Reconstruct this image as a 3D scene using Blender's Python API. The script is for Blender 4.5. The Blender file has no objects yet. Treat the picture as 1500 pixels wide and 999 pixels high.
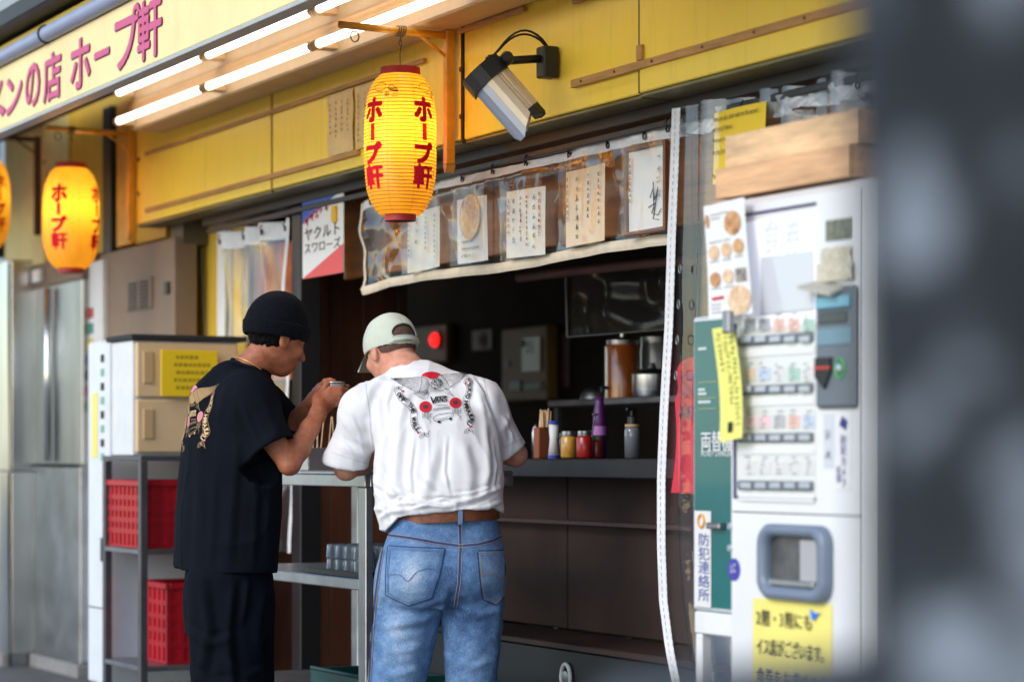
import bpy, bmesh, math, random
import numpy as np
from mathutils import Vector, Matrix
from mathutils.bvhtree import BVHTree

random.seed(7)
R = math.radians
SC = bpy.context.scene
COL = SC.collection

# ------------------------------------------------------------------ camera
# X runs along the shop front (towards +X is nearer), +Y goes into the shop, Z is up.
YAW = 62.4
CAM_H = 1.2
FPX, U0, HOR = 3541.7, 750.0, 670.0
cam_d = bpy.data.cameras.new('camera')
cam_d.lens = 85.0
cam_d.sensor_width = 36.0
cam_d.shift_y = (HOR - 499.5) / 1500.0
cam_d.clip_start = 0.05
cam_d.clip_end = 2000
cam_d.dof.use_dof = True
cam_d.dof.focus_distance = 8.25
cam_d.dof.aperture_fstop = 1.9
cam = bpy.data.objects.new('camera', cam_d)
cam.location = (0, 0, CAM_H)
cam.rotation_euler = (R(90), 0, R(YAW))
COL.objects.link(cam)
SC.camera = cam

# ------------------------------------------------------------------ sky, sun, exposure
SUN_EL, SUN_DIR = 32.0, Vector((0.25, -0.97, 0))       # direction towards the sun
world = bpy.data.worlds.new('World')
SC.world = world
world.use_nodes = True
wn, wl = world.node_tree.nodes, world.node_tree.links
wn.clear()
sky = wn.new('ShaderNodeTexSky')
sky.sky_type = 'NISHITA'
sky.sun_disc = False
sky.sun_elevation = R(SUN_EL)
sky.sun_rotation = math.atan2(SUN_DIR.x, SUN_DIR.y)
sky.air_density = 1.0
sky.dust_density = 0.6
sky.ozone_density = 1.0
bg = wn.new('ShaderNodeBackground')
bg.inputs['Strength'].default_value = 0.15
wo = wn.new('ShaderNodeOutputWorld')
wl.new(sky.outputs[0], bg.inputs[0])
wl.new(bg.outputs[0], wo.inputs[0])
sun_d = bpy.data.lights.new('sun', 'SUN')
sun_d.energy = 0.9
sun_d.angle = R(30)
sun_d.color = (1.0, 0.95, 0.88)
sun = bpy.data.objects.new('sun', sun_d)
sd = Vector((SUN_DIR.x, SUN_DIR.y, 0)).normalized() * math.cos(R(SUN_EL)) + Vector((0, 0, math.sin(R(SUN_EL))))
sun.rotation_euler = sd.to_track_quat('Z', 'Y').to_euler()
sun.location = (0, -5, 9)
COL.objects.link(sun)
SC.view_settings.view_transform = 'Standard'
SC.view_settings.look = 'None'
SC.view_settings.exposure = 0.85
SC.view_settings.gamma = 1.0
SC.render.engine = 'CYCLES'
SC.cycles.transparent_max_bounces = 16
SC.cycles.max_bounces = 8
SC.cycles.sample_clamp_indirect = 6.0

# ------------------------------------------------------------------ geometry of the view
CS, SN = math.cos(R(YAW)), math.sin(R(YAW))            # 0.463, 0.886
def ray(u, v):
    r = (u - U0) / FPX
    return Vector((CS * r - SN, SN * r + CS, (HOR - v) / FPX))
def P(u, v, Y):                                         # the point of the plane Y = const
    d = ray(u, v); k = Y / d.y
    return Vector((d.x * k, Y, CAM_H + d.z * k))
def PX(u, v, X):
    d = ray(u, v); k = X / d.x
    return Vector((X, d.y * k, CAM_H + d.z * k))
def PD(u, v, D):
    d = ray(u, v)
    return Vector((d.x * D, d.y * D, CAM_H + d.z * D))
def XA(u, Y): return P(u, 0, Y).x
def ZA(u, v, Y): return P(u, v, Y).z

# ------------------------------------------------------------------ materials
MATS = {}
def srgb(r, g, b):
    def f(c):
        c /= 255.0
        return c / 12.92 if c <= 0.04045 else ((c + 0.055) / 1.055) ** 2.4
    return (f(r), f(g), f(b))
def mat(name, col=(0.5, 0.5, 0.5), rough=0.6, metal=0.0, spec=0.5, var=0.0, vscale=8.0, col2=None, bump=0.0,
        bscale=60.0, stretch=None, emit=None, estr=0.0, sss=0.0, trans=0.0, alpha=1.0, coat=0.0, rvar=0.0, dirt=0.0, sheen=0.0, dscale=(1.6, 1.6, 0.55)):
    if name in MATS: return MATS[name]
    m = bpy.data.materials.new(name); m.use_nodes = True
    nt = m.node_tree; b = nt.nodes['Principled BSDF']
    b.inputs['Base Color'].default_value = (*col, 1)
    b.inputs['Roughness'].default_value = rough
    b.inputs['Metallic'].default_value = metal
    b.inputs['Specular IOR Level'].default_value = spec
    b.inputs['Coat Weight'].default_value = coat
    b.inputs['Transmission Weight'].default_value = trans
    b.inputs['Alpha'].default_value = alpha
    if sheen: b.inputs['Sheen Weight'].default_value = sheen
    if sss:
        b.inputs['Subsurface Weight'].default_value = sss
        b.inputs['Subsurface Radius'].default_value = (0.012, 0.005, 0.003)
        b.inputs['Subsurface Scale'].default_value = 1.0
    if emit:
        b.inputs['Emission Color'].default_value = (*emit, 1)
        b.inputs['Emission Strength'].default_value = estr
    tc = nt.nodes.new('ShaderNodeTexCoord')
    vec = tc.outputs['Object']
    if stretch:
        mp = nt.nodes.new('ShaderNodeMapping'); mp.inputs['Scale'].default_value = stretch
        nt.links.new(vec, mp.inputs[0]); vec = mp.outputs[0]
    cur = None
    if var > 0 or col2:
        n = nt.nodes.new('ShaderNodeTexNoise'); n.inputs['Scale'].default_value = vscale
        n.inputs['Detail'].default_value = 6; n.inputs['Roughness'].default_value = 0.62
        nt.links.new(vec, n.inputs['Vector'])
        rp = nt.nodes.new('ShaderNodeValToRGB')
        c2 = col2 or tuple(max(0, c * (1 - var)) for c in col)
        c1 = col if col2 else tuple(min(1, c * (1 + var * 0.6)) for c in col)
        rp.color_ramp.elements[0].position = 0.32; rp.color_ramp.elements[1].position = 0.68
        rp.color_ramp.elements[0].color = (*c2, 1); rp.color_ramp.elements[1].color = (*c1, 1)
        nt.links.new(n.outputs['Fac'], rp.inputs[0])
        cur = rp.outputs[0]
        if rvar:
            mr = nt.nodes.new('ShaderNodeMapRange')
            mr.inputs[3].default_value = max(0.02, rough - rvar); mr.inputs[4].default_value = min(1, rough + rvar)
            nt.links.new(n.outputs['Fac'], mr.inputs[0]); nt.links.new(mr.outputs[0], b.inputs['Roughness'])
    if dirt > 0:
        n2 = nt.nodes.new('ShaderNodeTexNoise'); n2.inputs['Scale'].default_value = 3.1; n2.inputs['Detail'].default_value = 9
        n2.inputs['Roughness'].default_value = 0.75
        mp2 = nt.nodes.new('ShaderNodeMapping'); mp2.inputs['Scale'].default_value = dscale
        nt.links.new(tc.outputs['Object'], mp2.inputs[0]); nt.links.new(mp2.outputs[0], n2.inputs['Vector'])
        r2 = nt.nodes.new('ShaderNodeValToRGB')
        r2.color_ramp.elements[0].position = 0.52; r2.color_ramp.elements[1].position = 0.75
        r2.color_ramp.elements[0].color = (0, 0, 0, 1); r2.color_ramp.elements[1].color = (dirt, dirt, dirt, 1)
        nt.links.new(n2.outputs['Fac'], r2.inputs[0])
        mx = nt.nodes.new('ShaderNodeMix'); mx.data_type = 'RGBA'
        nt.links.new(r2.outputs[0], mx.inputs['Factor'])
        if cur is not None: nt.links.new(cur, mx.inputs['A'])
        else: mx.inputs['A'].default_value = (*col, 1)
        mx.inputs['B'].default_value = (col[0] * 0.35 + 0.02, col[1] * 0.33 + 0.015, col[2] * 0.32 + 0.01, 1)
        cur = mx.outputs['Result']
    if cur is not None: nt.links.new(cur, b.inputs['Base Color'])
    if bump > 0:
        n3 = nt.nodes.new('ShaderNodeTexNoise'); n3.inputs['Scale'].default_value = bscale; n3.inputs['Detail'].default_value = 4
        nt.links.new(vec, n3.inputs['Vector'])
        bp = nt.nodes.new('ShaderNodeBump'); bp.inputs['Strength'].default_value = bump; bp.inputs['Distance'].default_value = 0.01
        nt.links.new(n3.outputs['Fac'], bp.inputs['Height']); nt.links.new(bp.outputs[0], b.inputs['Normal'])
    MATS[name] = m
    return m
def film_mat(name, tint=(0.93, 0.94, 0.93), gloss=0.11, rough=0.03, haze=0.03):
    """thin clear vinyl: see-through, glossy by Fresnel, a little milky"""
    m = bpy.data.materials.new(name); m.use_nodes = True
    nt = m.node_tree; nt.nodes.remove(nt.nodes['Principled BSDF'])
    out = nt.nodes['Material Output']
    tr = nt.nodes.new('ShaderNodeBsdfTransparent'); tr.inputs[0].default_value = (*tint, 1)
    gl = nt.nodes.new('ShaderNodeBsdfGlossy'); gl.inputs['Roughness'].default_value = rough
    gl.inputs[0].default_value = (1, 1, 1, 1)
    df = nt.nodes.new('ShaderNodeBsdfDiffuse'); df.inputs[0].default_value = (0.8, 0.8, 0.78, 1)
    lw = nt.nodes.new('ShaderNodeLayerWeight'); lw.inputs['Blend'].default_value = 0.5
    pw = nt.nodes.new('ShaderNodeMath'); pw.operation = 'POWER'; pw.inputs[1].default_value = 4.0
    ad = nt.nodes.new('ShaderNodeMath'); ad.operation = 'MULTIPLY_ADD'; ad.use_clamp = True; ad.inputs[1].default_value = 0.75; ad.inputs[2].default_value = gloss
    tc = nt.nodes.new('ShaderNodeTexCoord')
    nz = nt.nodes.new('ShaderNodeTexNoise'); nz.inputs['Scale'].default_value = 14; nz.inputs['Detail'].default_value = 3
    nt.links.new(tc.outputs['Object'], nz.inputs['Vector'])
    bp = nt.nodes.new('ShaderNodeBump'); bp.inputs['Strength'].default_value = 0.06; bp.inputs['Distance'].default_value = 0.02
    nt.links.new(nz.outputs['Fac'], bp.inputs['Height'])
    nt.links.new(bp.outputs[0], gl.inputs['Normal'])
    nt.links.new(lw.outputs['Facing'], pw.inputs[0])
    m1 = nt.nodes.new('ShaderNodeMixShader'); m1.inputs[0].default_value = haze
    m2 = nt.nodes.new('ShaderNodeMixShader')
    nt.links.new(tr.outputs[0], m1.inputs[1]); nt.links.new(df.outputs[0], m1.inputs[2])
    nt.links.new(pw.outputs[0], ad.inputs[0]); nt.links.new(ad.outputs[0], m2.inputs[0])
    nt.links.new(m1.outputs[0], m2.inputs[1]); nt.links.new(gl.outputs[0], m2.inputs[2])
    nt.links.new(m2.outputs[0], out.inputs[0])
    MATS[name] = m
    return m

# ------------------------------------------------------------------ scene objects
def tag(o, label=None, cat=None, group=None, kind=None):
    if label: o['label'] = label
    if cat: o['category'] = cat
    if group: o['group'] = group
    if kind: o['kind'] = kind
    return o
def thing(name, label, cat, loc=(0, 0, 0), group=None, rotz=0.0):
    o = bpy.data.objects.new(name, None); o.empty_display_size = 0.1
    o.location = loc; o.rotation_euler = (0, 0, rotz)
    COL.objects.link(o)
    return tag(o, label, cat, group)
def link_mesh(name, me, m, parent=None, smooth=False, local=False):
    o = bpy.data.objects.new(name, me); COL.objects.link(o)
    if m is not None and len(me.materials) == 0: me.materials.append(m)
    if smooth: me.polygons.foreach_set('use_smooth', [True] * len(me.polygons))
    if parent is not None:
        o.parent = parent
        if not local:
            M = Matrix.Identity(4); q = parent
            while q is not None:
                M = Matrix.LocRotScale(q.location, q.rotation_euler, q.scale) @ M if q.matrix_parent_inverse == Matrix.Identity(4) else \
                    q.matrix_parent_inverse @ Matrix.LocRotScale(q.location, q.rotation_euler, q.scale) @ M
                q = q.parent
            o.matrix_parent_inverse = M.inverted()
    return o
class MB:
    """collects shapes (world coordinates) into one mesh"""
    def __init__(s): s.v = []; s.f = []
    def add(s, vs, fs):
        n = len(s.v); s.v += [tuple(x) for x in vs]; s.f += [tuple(i + n for i in f) for f in fs]; return s
    def box(s, lo, hi, c=0.0, M=None):
        """box, optionally with chamfered edges (c)"""
        x0, y0, z0 = lo; x1, y1, z1 = hi
        x0, x1 = min(x0, x1), max(x0, x1); y0, y1 = min(y0, y1), max(y0, y1); z0, z1 = min(z0, z1), max(z0, z1)
        if c <= 0:
            vs = [(x0,y0,z0),(x1,y0,z0),(x1,y1,z0),(x0,y1,z0),(x0,y0,z1),(x1,y0,z1),(x1,y1,z1),(x0,y1,z1)]
            fs = [(0,3,2,1),(4,5,6,7),(0,1,5,4),(1,2,6,5),(2,3,7,6),(3,0,4,7)]
        else:
            c = min(c, (x1-x0)*0.45, (y1-y0)*0.45, (z1-z0)*0.45)
            bm = bmesh.new(); bmesh.ops.create_cube(bm, size=1)
            for q in bm.verts:
                q.co = ((x0+x1)/2 + q.co.x*(x1-x0), (y0+y1)/2 + q.co.y*(y1-y0), (z0+z1)/2 + q.co.z*(z1-z0))
            bmesh.ops.bevel(bm, geom=bm.edges[:], offset=c, segments=1, affect='EDGES', profile=0.5)
            bm.verts.index_update()
            vs = [tuple(q.co) for q in bm.verts]; fs = [tuple(q.index for q in f.verts) for f in bm.faces]; bm.free()
        if M is not None: vs = [tuple(M @ Vector(q)) for q in vs]
        return s.add(vs, fs)
    def tube(s, pts, r, n=8, caps=True, closed=False):
        pts = [Vector(p) for p in pts]; rs = r if isinstance(r, (list, tuple)) else [r] * len(pts)
        vs = []; fs = []; N = len(pts); prev = None
        for i, p in enumerate(pts):
            if closed: t = (pts[(i+1) % N] - pts[i-1])
            else: t = (pts[min(i+1, N-1)] - pts[max(i-1, 0)])
            t = t.normalized() if t.length > 1e-9 else Vector((0,0,1))
            if prev is None:
                a = t.orthogonal().normalized()
            else:
                a = (prev - t * prev.dot(t)); a = a.normalized() if a.length > 1e-6 else t.orthogonal().normalized()
            prev = a; b = t.cross(a)
            for k in range(n):
                q = 2 * math.pi * k / n
                vs.append(p + (a * math.cos(q) + b * math.sin(q)) * rs[i])
        for i in range(N if closed else N - 1):
            for k in range(n):
                j = (i + 1) % N
                fs.append((i*n+k, i*n+(k+1) % n, j*n+(k+1) % n, j*n+k))
        if caps and not closed:
            fs.append(tuple(range(n-1, -1, -1))); fs.append(tuple((N-1)*n + k for k in range(n)))
        return s.add(vs, fs)
    def lathe(s, prof, c, n=24, axis=None, caps=True):
        """profile [(radius, height)] round the vertical (or a given) axis through c"""
        c = Vector(c); ax = Vector(axis).normalized() if axis is not None else Vector((0,0,1))
        a = ax.orthogonal().normalized(); b = ax.cross(a); vs = []; fs = []
        for r, h in prof:
            for k in range(n):
                q = 2 * math.pi * k / n
                vs.append(c + ax * h + (a * math.cos(q) + b * math.sin(q)) * r)
        for i in range(len(prof) - 1):
            for k in range(n):
                fs.append((i*n+k, i*n+(k+1) % n, (i+1)*n+(k+1) % n, (i+1)*n+k))
        if caps:
            fs.append(tuple(range(n-1, -1, -1))); fs.append(tuple((len(prof)-1)*n + k for k in range(n)))
        return s.add(vs, fs)
    def prism(s, poly, d):
        """polygon (3-D points) extruded by vector d"""
        d = Vector(d); n = len(poly); poly = [Vector(p) for p in poly]
        vs = poly + [p + d for p in poly]
        fs = [tuple(range(n)), tuple(range(2*n-1, n-1, -1))] + [(i, i+n, (i+1) % n + n, (i+1) % n) for i in range(n)]
        return s.add(vs, fs)
    def sheet(s, fn, nu, nv):
        vs = [fn(i / nu, j / nv) for j in range(nv + 1) for i in range(nu + 1)]
        fs = [(j*(nu+1)+i, j*(nu+1)+i+1, (j+1)*(nu+1)+i+1, (j+1)*(nu+1)+i) for j in range(nv) for i in range(nu)]
        return s.add(vs, fs)
    def build(s, name, m, parent=None, smooth=False, local=False, fix=True, auto=None):
        me = bpy.data.meshes.new(name); me.from_pydata([tuple(v) for v in s.v], [], s.f); me.update()
        if fix:
            bm = bmesh.new(); bm.from_mesh(me); bmesh.ops.recalc_face_normals(bm, faces=bm.faces[:]); bm.to_mesh(me); bm.free()
        o = link_mesh(name, me, m, parent, smooth or bool(auto), local)
        if auto: me.set_sharp_from_angle(angle=R(auto))
        return o
def box(name, lo, hi, m, parent=None, c=0.004, M=None):
    return MB().box(lo, hi, c, M).build(name, m, parent)

# ------------------------------------------------------------------ lettering
GLYPH = {}
def glyph(text, off=0.0):
    key = (text, off)
    if key in GLYPH: return GLYPH[key]
    c = bpy.data.curves.new('lettering', 'FONT'); c.body = text; c.offset = off; c.resolution_u = 3; c.fill_mode = 'FRONT'
    o = bpy.data.objects.new('lettering', c); COL.objects.link(o)
    dg = bpy.context.evaluated_depsgraph_get(); dg.update()
    me = o.evaluated_get(dg).to_mesh()
    vs = np.array([tuple(v.co)[:2] for v in me.vertices]).reshape(-1, 2)
    fs = [tuple(p.vertices) for p in me.polygons]
    o.evaluated_get(dg).to_mesh_clear()
    bpy.data.objects.remove(o); bpy.data.curves.remove(c)
    GLYPH[key] = (vs, fs)
    return GLYPH[key]
def fit(text, w=1.0, h=1.0, off=0.0, keep=False):
    """glyph outline scaled into a w x h box centred on the origin"""
    vs, fs = glyph(text, off)
    if len(vs) == 0: return vs, fs
    lo, hi = vs.min(0), vs.max(0); sz = np.maximum(hi - lo, 1e-6)
    k = np.array([w, h]) / sz
    if keep: k[:] = min(k)
    return (vs - (lo + hi) / 2) * k, fs
def cell(ch, size, off=0.0):
    """a full-width character in its em box, centred"""
    vs, fs = glyph(ch, off)
    return (vs - np.array([0.5, 0.38])) * size, fs
def flat(vs, fs, o, r, up):
    o, r, up = Vector(o), Vector(r), Vector(up)
    return [o + r * float(x) + up * float(y) for x, y in vs], fs
def text_on(mb, text, o, r, up, size, off=0.0, vertical=False, sx=1.0, pitch=1.0):
    """rows (or columns) of full-width characters from a top-left start o"""
    o, r, up = Vector(o), Vector(r), Vector(up)
    x = 0.0
    for ch in text:
        if ch != ' ' and ch != '　':
            vs, fs = cell(ch, 1.0, off)
            if len(vs):
                if vertical: cpos = o - up * (size * pitch * (x + 0.5)) + r * (size * sx * 0.5)
                else: cpos = o + r * (size * sx * pitch * (x + 0.5)) - up * (size * 0.5)
                if not vertical and ord(ch) < 256: cpos = cpos + r * size * sx * 0.0
                V, F = flat(vs, fs, cpos, r * size * sx, up * size); mb.add(V, F)
        x += 1.0 if (vertical or ord(ch) > 255) else 0.6
    return mb
def pseudo(mb, c, r, up, size, rg, thick):
    """one illegible handwritten character: a cluster of pen strokes"""
    def st(x0, y0, x1, y1, w):
        d = Vector((x1 - x0, y1 - y0)); L = d.length or 1; n = Vector((-d.y, d.x)) / L * w
        mb.add([c + r * (x * size) + up * (y * size) for x, y in ((x0 - n.x, y0 - n.y), (x1 - n.x * 0.6, y1 - n.y * 0.6), (x1 + n.x * 0.6, y1 + n.y * 0.6), (x0 + n.x, y0 + n.y))], [(0, 1, 2, 3)])
    w = thick / size
    for k in range(rg.randint(2, 3)): y = rg.uniform(-0.4, 0.4); x = rg.uniform(-0.1, 0.1); h = rg.uniform(0.2, 0.45); st(x - h, y - 0.04, x + h, y + 0.05, w)
    for k in range(rg.randint(1, 2)): x = rg.uniform(-0.25, 0.25); st(x, rg.uniform(0.2, 0.5), x + rg.uniform(-0.06, 0.06), rg.uniform(-0.5, -0.1), w * 1.2)
    for k in range(rg.randint(0, 2)): x = rg.uniform(-0.1, 0.1); sg = rg.choice((-1, 1)); st(x, rg.uniform(0, 0.2), x + sg * rg.uniform(0.2, 0.4), rg.uniform(-0.5, -0.25), w)
def scribble(mb, o, r, up, w, h, n, seed, thick=0.0012, dense=1.0):
    """a column (or row) of illegible characters filling a w x h field"""
    rg = random.Random(seed); o, r, up = Vector(o), Vector(r), Vector(up)
    vert = h > w; L = max(w, h); sz = min(w, h) * rg.uniform(0.85, 1.05); n = max(1, int(L / (sz * 1.12))); n0 = rg.randint(max(1, n * 2 // 3), n)
    for i in range(n0):
        q = (i + 0.5) / n
        c = o + (r * (w * 0.5) + up * (h * (1 - q)) if vert else r * (w * q) + up * (h * 0.5)) + (r * rg.uniform(-.08, .08) + up * rg.uniform(-.05, .05)) * sz
        pseudo(mb, c, r, up, sz * rg.uniform(0.8, 1.0), rg, thick)
    return mb
EX, EY, EZ = Vector((1, 0, 0)), Vector((0, 1, 0)), Vector((0, 0, 1))
# ================================================================== materials
YEL = mat('yellow_panel', srgb(255, 216, 72), 0.42, var=0.07, vscale=1.7, dirt=0.22, dscale=(7, 7, 0.8), bump=0.05, bscale=7)
YEL_D = mat('yellow_paint_old', srgb(222, 182, 60), 0.6, var=0.14, vscale=4, dirt=0.5)
ORANGE = mat('orange_paint', srgb(230, 158, 40), 0.4, var=0.16, vscale=14, dirt=0.9, bump=0.05, bscale=80)
WOOD = mat('batten_wood', srgb(190, 140, 82), 0.65, var=0.28, vscale=5, stretch=(1.2, 14, 14), dirt=0.4)
CYP = mat('cypress_wood', srgb(226, 186, 140), 0.5, var=0.34, vscale=3.2, stretch=(1.5, 10, 9), bump=0.03, bscale=14)
OLIVE = mat('olive_metal', srgb(120, 112, 74), 0.4, metal=0.5, var=0.2, vscale=7)
BLACK = mat('black_paint', (0.012, 0.012, 0.013), 0.45)
BLACKM = mat('black_matt', (0.02, 0.02, 0.021), 0.7, var=0.2)
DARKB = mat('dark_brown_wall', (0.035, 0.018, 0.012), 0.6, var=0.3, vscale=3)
WOODWALL = mat('dark_wood_panel', (0.20, 0.070, 0.036), 0.45, var=0.3, vscale=2.5, stretch=(6, 6, 0.6))
WHITEP = mat('white_paint', (0.78, 0.78, 0.77), 0.4, var=0.05, vscale=5, dirt=0.18)
CREAM = mat('cream_reflector', srgb(206, 160, 104), 0.45, var=0.06)
STEEL = mat('brushed_steel', (0.62, 0.63, 0.64), 0.3, metal=1.0, var=0.12, vscale=5, stretch=(1, 1, 14), rvar=0.1, bump=0.02, bscale=30)
STEELD = mat('dull_steel', (0.36, 0.37, 0.39), 0.38, metal=1.0, var=0.2, vscale=6, rvar=0.12, dirt=0.4)
RED = mat('red_lacquer', srgb(170, 28, 34), 0.45, var=0.15, vscale=20)
REDINK = mat('red_ink', srgb(205, 22, 34), 0.6)
BLKINK = mat('black_ink', (0.016, 0.015, 0.016), 0.6)
GREYINK = mat('grey_ink', (0.10, 0.10, 0.105), 0.6)
BLUEINK = mat('blue_ink', srgb(40, 62, 150), 0.6)
NAVYINK = mat('navy_ink', srgb(56, 52, 130), 0.6)
PAPER = mat('paper', (0.72, 0.69, 0.63), 0.7, var=0.06, vscale=9)
PAPERW = mat('white_card', (0.78, 0.78, 0.77), 0.5)
PAPERY = mat('yellow_paper', srgb(240, 226, 122), 0.65, var=0.05, vscale=6)
YSIGN = mat('yellow_card', srgb(244, 206, 24), 0.5)
TAPE = mat('white_webbing', (0.74, 0.75, 0.77), 0.65, var=0.08, vscale=30, bump=0.25, bscale=160, dirt=0.3)
HEM = mat('cream_hem', srgb(222, 208, 184), 0.6, var=0.10, vscale=18, bump=0.15, bscale=120, dirt=0.35)
FILM = film_mat('clear_vinyl', gloss=0.075, haze=0.02)
FILM2 = film_mat('clear_vinyl_sleeve', tint=(0.95, 0.94, 0.92), gloss=0.02, rough=0.06, haze=0.03)
GLASS = film_mat('clear_glass', tint=(0.93, 0.96, 0.96), gloss=0.03, rough=0.02, haze=0.0)
CONC = mat('concrete', (0.24, 0.235, 0.225), 0.85, var=0.2, vscale=5, bump=0.15, bscale=60, dirt=0.5)

# ================================================================== ground
g = MB().box((-90, -60, -0.3), (60, 3.4, 0.0)).build('pavement', CONC); tag(g, kind='structure')
g = MB().box((-90, 3.402, -0.3), (60, 60, 0.03)).build('shop_floor', mat('shop_floor', (0.10, 0.095, 0.09), 0.6, var=0.2), None); tag(g, kind='structure')

# ================================================================== shop building
WY = 3.9                                   # face of the yellow fascia
CY = 4.06                                  # plane of the vinyl curtains
shop = thing('shop_building', 'yellow fronted noodle shop with dark open serving front under its canopy', 'building', (-7.5, 4.1, 0))
joints = [-11.48, -9.70, -7.865, -6.60, -5.05, -3.2, -1.2]
for i in range(len(joints) - 1):
    a, b = joints[i], joints[i + 1]
    o = (0.0, 0.004, 0.012, 0.0, 0.006, 0.0)[i]
    box('fascia_panel', (a + 0.008, WY + o, 2.352), (b - 0.008, 4.03, 3.02), YEL, shop, 0.004)
    box('soffit_strip', (a + 0.01, WY + 0.006 + o, 2.338), (b - 0.01, 4.028, 2.3495), OLIVE, shop, 0.002)
for xj in joints[1:-1]: box('joint_strip', (xj - 0.0075, WY + 0.006, 2.353), (xj + 0.0075, WY + 0.03, 3.02), BLACK, shop, 0)
box('fascia_backing', (-11.47, 3.985, 2.36), (-1.2, 4.3, 3.3), BLACKM, shop, 0)
box('header_beam', (-10.9, 4.032, 2.30), (-1.2, 4.16, 2.352), BLACK, shop, 0.003)
box('curtain_rail', (-10.85, 4.034, 2.262), (-1.2, 4.056, 2.285), BLACK, shop, 0.003)
def batten(u0, u1, z, h=0.022, d=0.012, m=WOOD):
    return box('batten', (XA(u0, WY), WY - d, z), (XA(u1, WY), WY + 0.003, z + h), m, shop, 0.002)
batten(215, 527, 2.395); batten(215, 624, 2.675, 0.016)
batten(840, 1300, 2.424, 0.026)
batten(842, 880, 2.70, 0.02)
batten(676, 770, 2.735, 0.016)
box('batten_stub', (XA(936, WY) , WY - 0.012, 2.452), (XA(944, WY), WY + 0.002, 2.50), WOOD, shop, 0.002)
# small rusty screw heads along the battens
mbs = MB()
for u in (856, 905, 960, 1034, 1110, 1184):
    p = P(u, 0, WY); mbs.lathe([(0.005, -0.0135), (0.004, -0.0155)], (p.x, WY, 2.437), 8, axis=(0, 1, 0))
o = mbs.build('batten_screws', mat('rust', (0.07, 0.03, 0.018), 0.8), shop); tag(o, kind='stuff')
# interior shell
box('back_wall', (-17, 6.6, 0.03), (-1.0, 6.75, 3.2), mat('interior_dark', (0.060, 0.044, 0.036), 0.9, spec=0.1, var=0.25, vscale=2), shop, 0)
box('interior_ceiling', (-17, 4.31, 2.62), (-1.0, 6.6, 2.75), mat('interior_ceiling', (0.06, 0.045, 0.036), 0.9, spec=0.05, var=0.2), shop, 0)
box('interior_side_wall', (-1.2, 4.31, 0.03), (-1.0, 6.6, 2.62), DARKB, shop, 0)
for k in range(4):   # wood boards of the cross wall behind the two men
    y0 = 4.18 + k * 0.17
    box('wood_board', (-10.62, y0, 0.03), (-10.5 + (0.004 if k % 2 else 0), y0 + 0.167, 2.30), WOODWALL, shop, 0.004)
box('wall_return', (-10.66, 4.17, 0.03), (-10.625, 4.86, 2.6), DARKB, shop, 0)
box('door_post', (-10.63, 4.862, 0.03), (-10.47, 4.91, 2.62), mat('brown_post', (0.075, 0.05, 0.036), 0.6, var=0.2), shop, 0.004)
for k in range(6):  # boards added behind the valance; their amber paints lantern reflections in the film
    box('reflection_board', (-9.7 + k * 0.72, 4.24, 1.975), (-9.7 + (k + 1) * 0.72 - 0.006, 4.27, 2.33), mat('amber_reflection', srgb(184, 112, 46), 0.35, var=0.4, vscale=2.2, stretch=(0.8, 6, 9), coat=0.3), shop, 0.004)
box('dark_post', (-9.86, 4.062, 0.03), (-9.76, 4.16, 2.30), BLACK, shop, 0.004)
box('left_wall', (-13.6, 4.18, 0.03), (-10.68, 4.30, 2.36), YEL_D, shop, 0)
box('white_strip', (-10.98, 4.135, 0.03), (-10.88, 4.178, 2.34), WHITEP, shop, 0.004)
box('yellow_jamb', (-11.60, 4.12, 0.03), (-11.50, 4.178, 2.36), YEL, shop, 0.004)
# wall left of the fascia, above the meter cupboard
box('upper_wall', (-13.4, 4.06, 2.30), (-11.5, 4.30, 3.3), mat('ochre_wall', srgb(206, 166, 50), 0.6, var=0.1, dirt=0.3), shop, 0)
box('wall_strip', (XA(158, 4.05), 4.02, 2.24), (XA(170, 4.05), 4.058, 3.05), BLACK, shop, 0.003)
box('wall_strip', (XA(176, 4.05), 4.03, 2.30), (XA(196, 4.05), 4.058, 3.05), ORANGE, shop, 0.003)
box('pale_pillar', (-13.9, 3.92, 2.28), (-13.12, 4.30, 3.3), mat('pale_yellow', srgb(226, 214, 150), 0.6, var=0.08), shop, 0.004)
# interior ledge / lower box of the counter front
cnt = thing('serving_counter', 'long black serving counter with open shelf below, inside the shop front', 'counter', (-7, 4.4, 0.03))
CT = mat('counter_top', (0.022, 0.022, 0.025), 0.5, var=0.25, vscale=8, spec=0.3)
CTP = mat('counter_panel', (0.055, 0.032, 0.026), 0.6, spec=0.2, var=0.35, vscale=2.5, dirt=0.3)
box('counter_top', (-9.0, 4.25, 1.125), (-4.2, 4.75, 1.195), CT, cnt, 0.006)
for k in range(5):
    box('front_panel', (-9.0 + k * 0.96 + 0.004, 4.44, 0.55), (-9.0 + (k + 1) * 0.96 - 0.004, 4.47, 1.124), CTP, cnt, 0.004)
box('bag_rail', (-9.0, 4.40, 0.945), (-4.2, 4.439, 0.965), mat('rail_wood', (0.06, 0.032, 0.03), 0.5, var=0.3, vscale=6, stretch=(1, 12, 12)), cnt, 0.004)
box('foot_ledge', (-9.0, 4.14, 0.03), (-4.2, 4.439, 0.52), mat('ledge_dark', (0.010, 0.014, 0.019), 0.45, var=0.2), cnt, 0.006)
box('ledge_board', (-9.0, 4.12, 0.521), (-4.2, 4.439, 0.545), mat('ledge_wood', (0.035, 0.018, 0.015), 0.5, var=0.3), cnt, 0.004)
box('shelf_post', (-8.98, 4.5, 0.03), (-8.9, 4.72, 1.12), BLACKM, cnt, 0.004)
pr = P(830, 992, 4.135)
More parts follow.
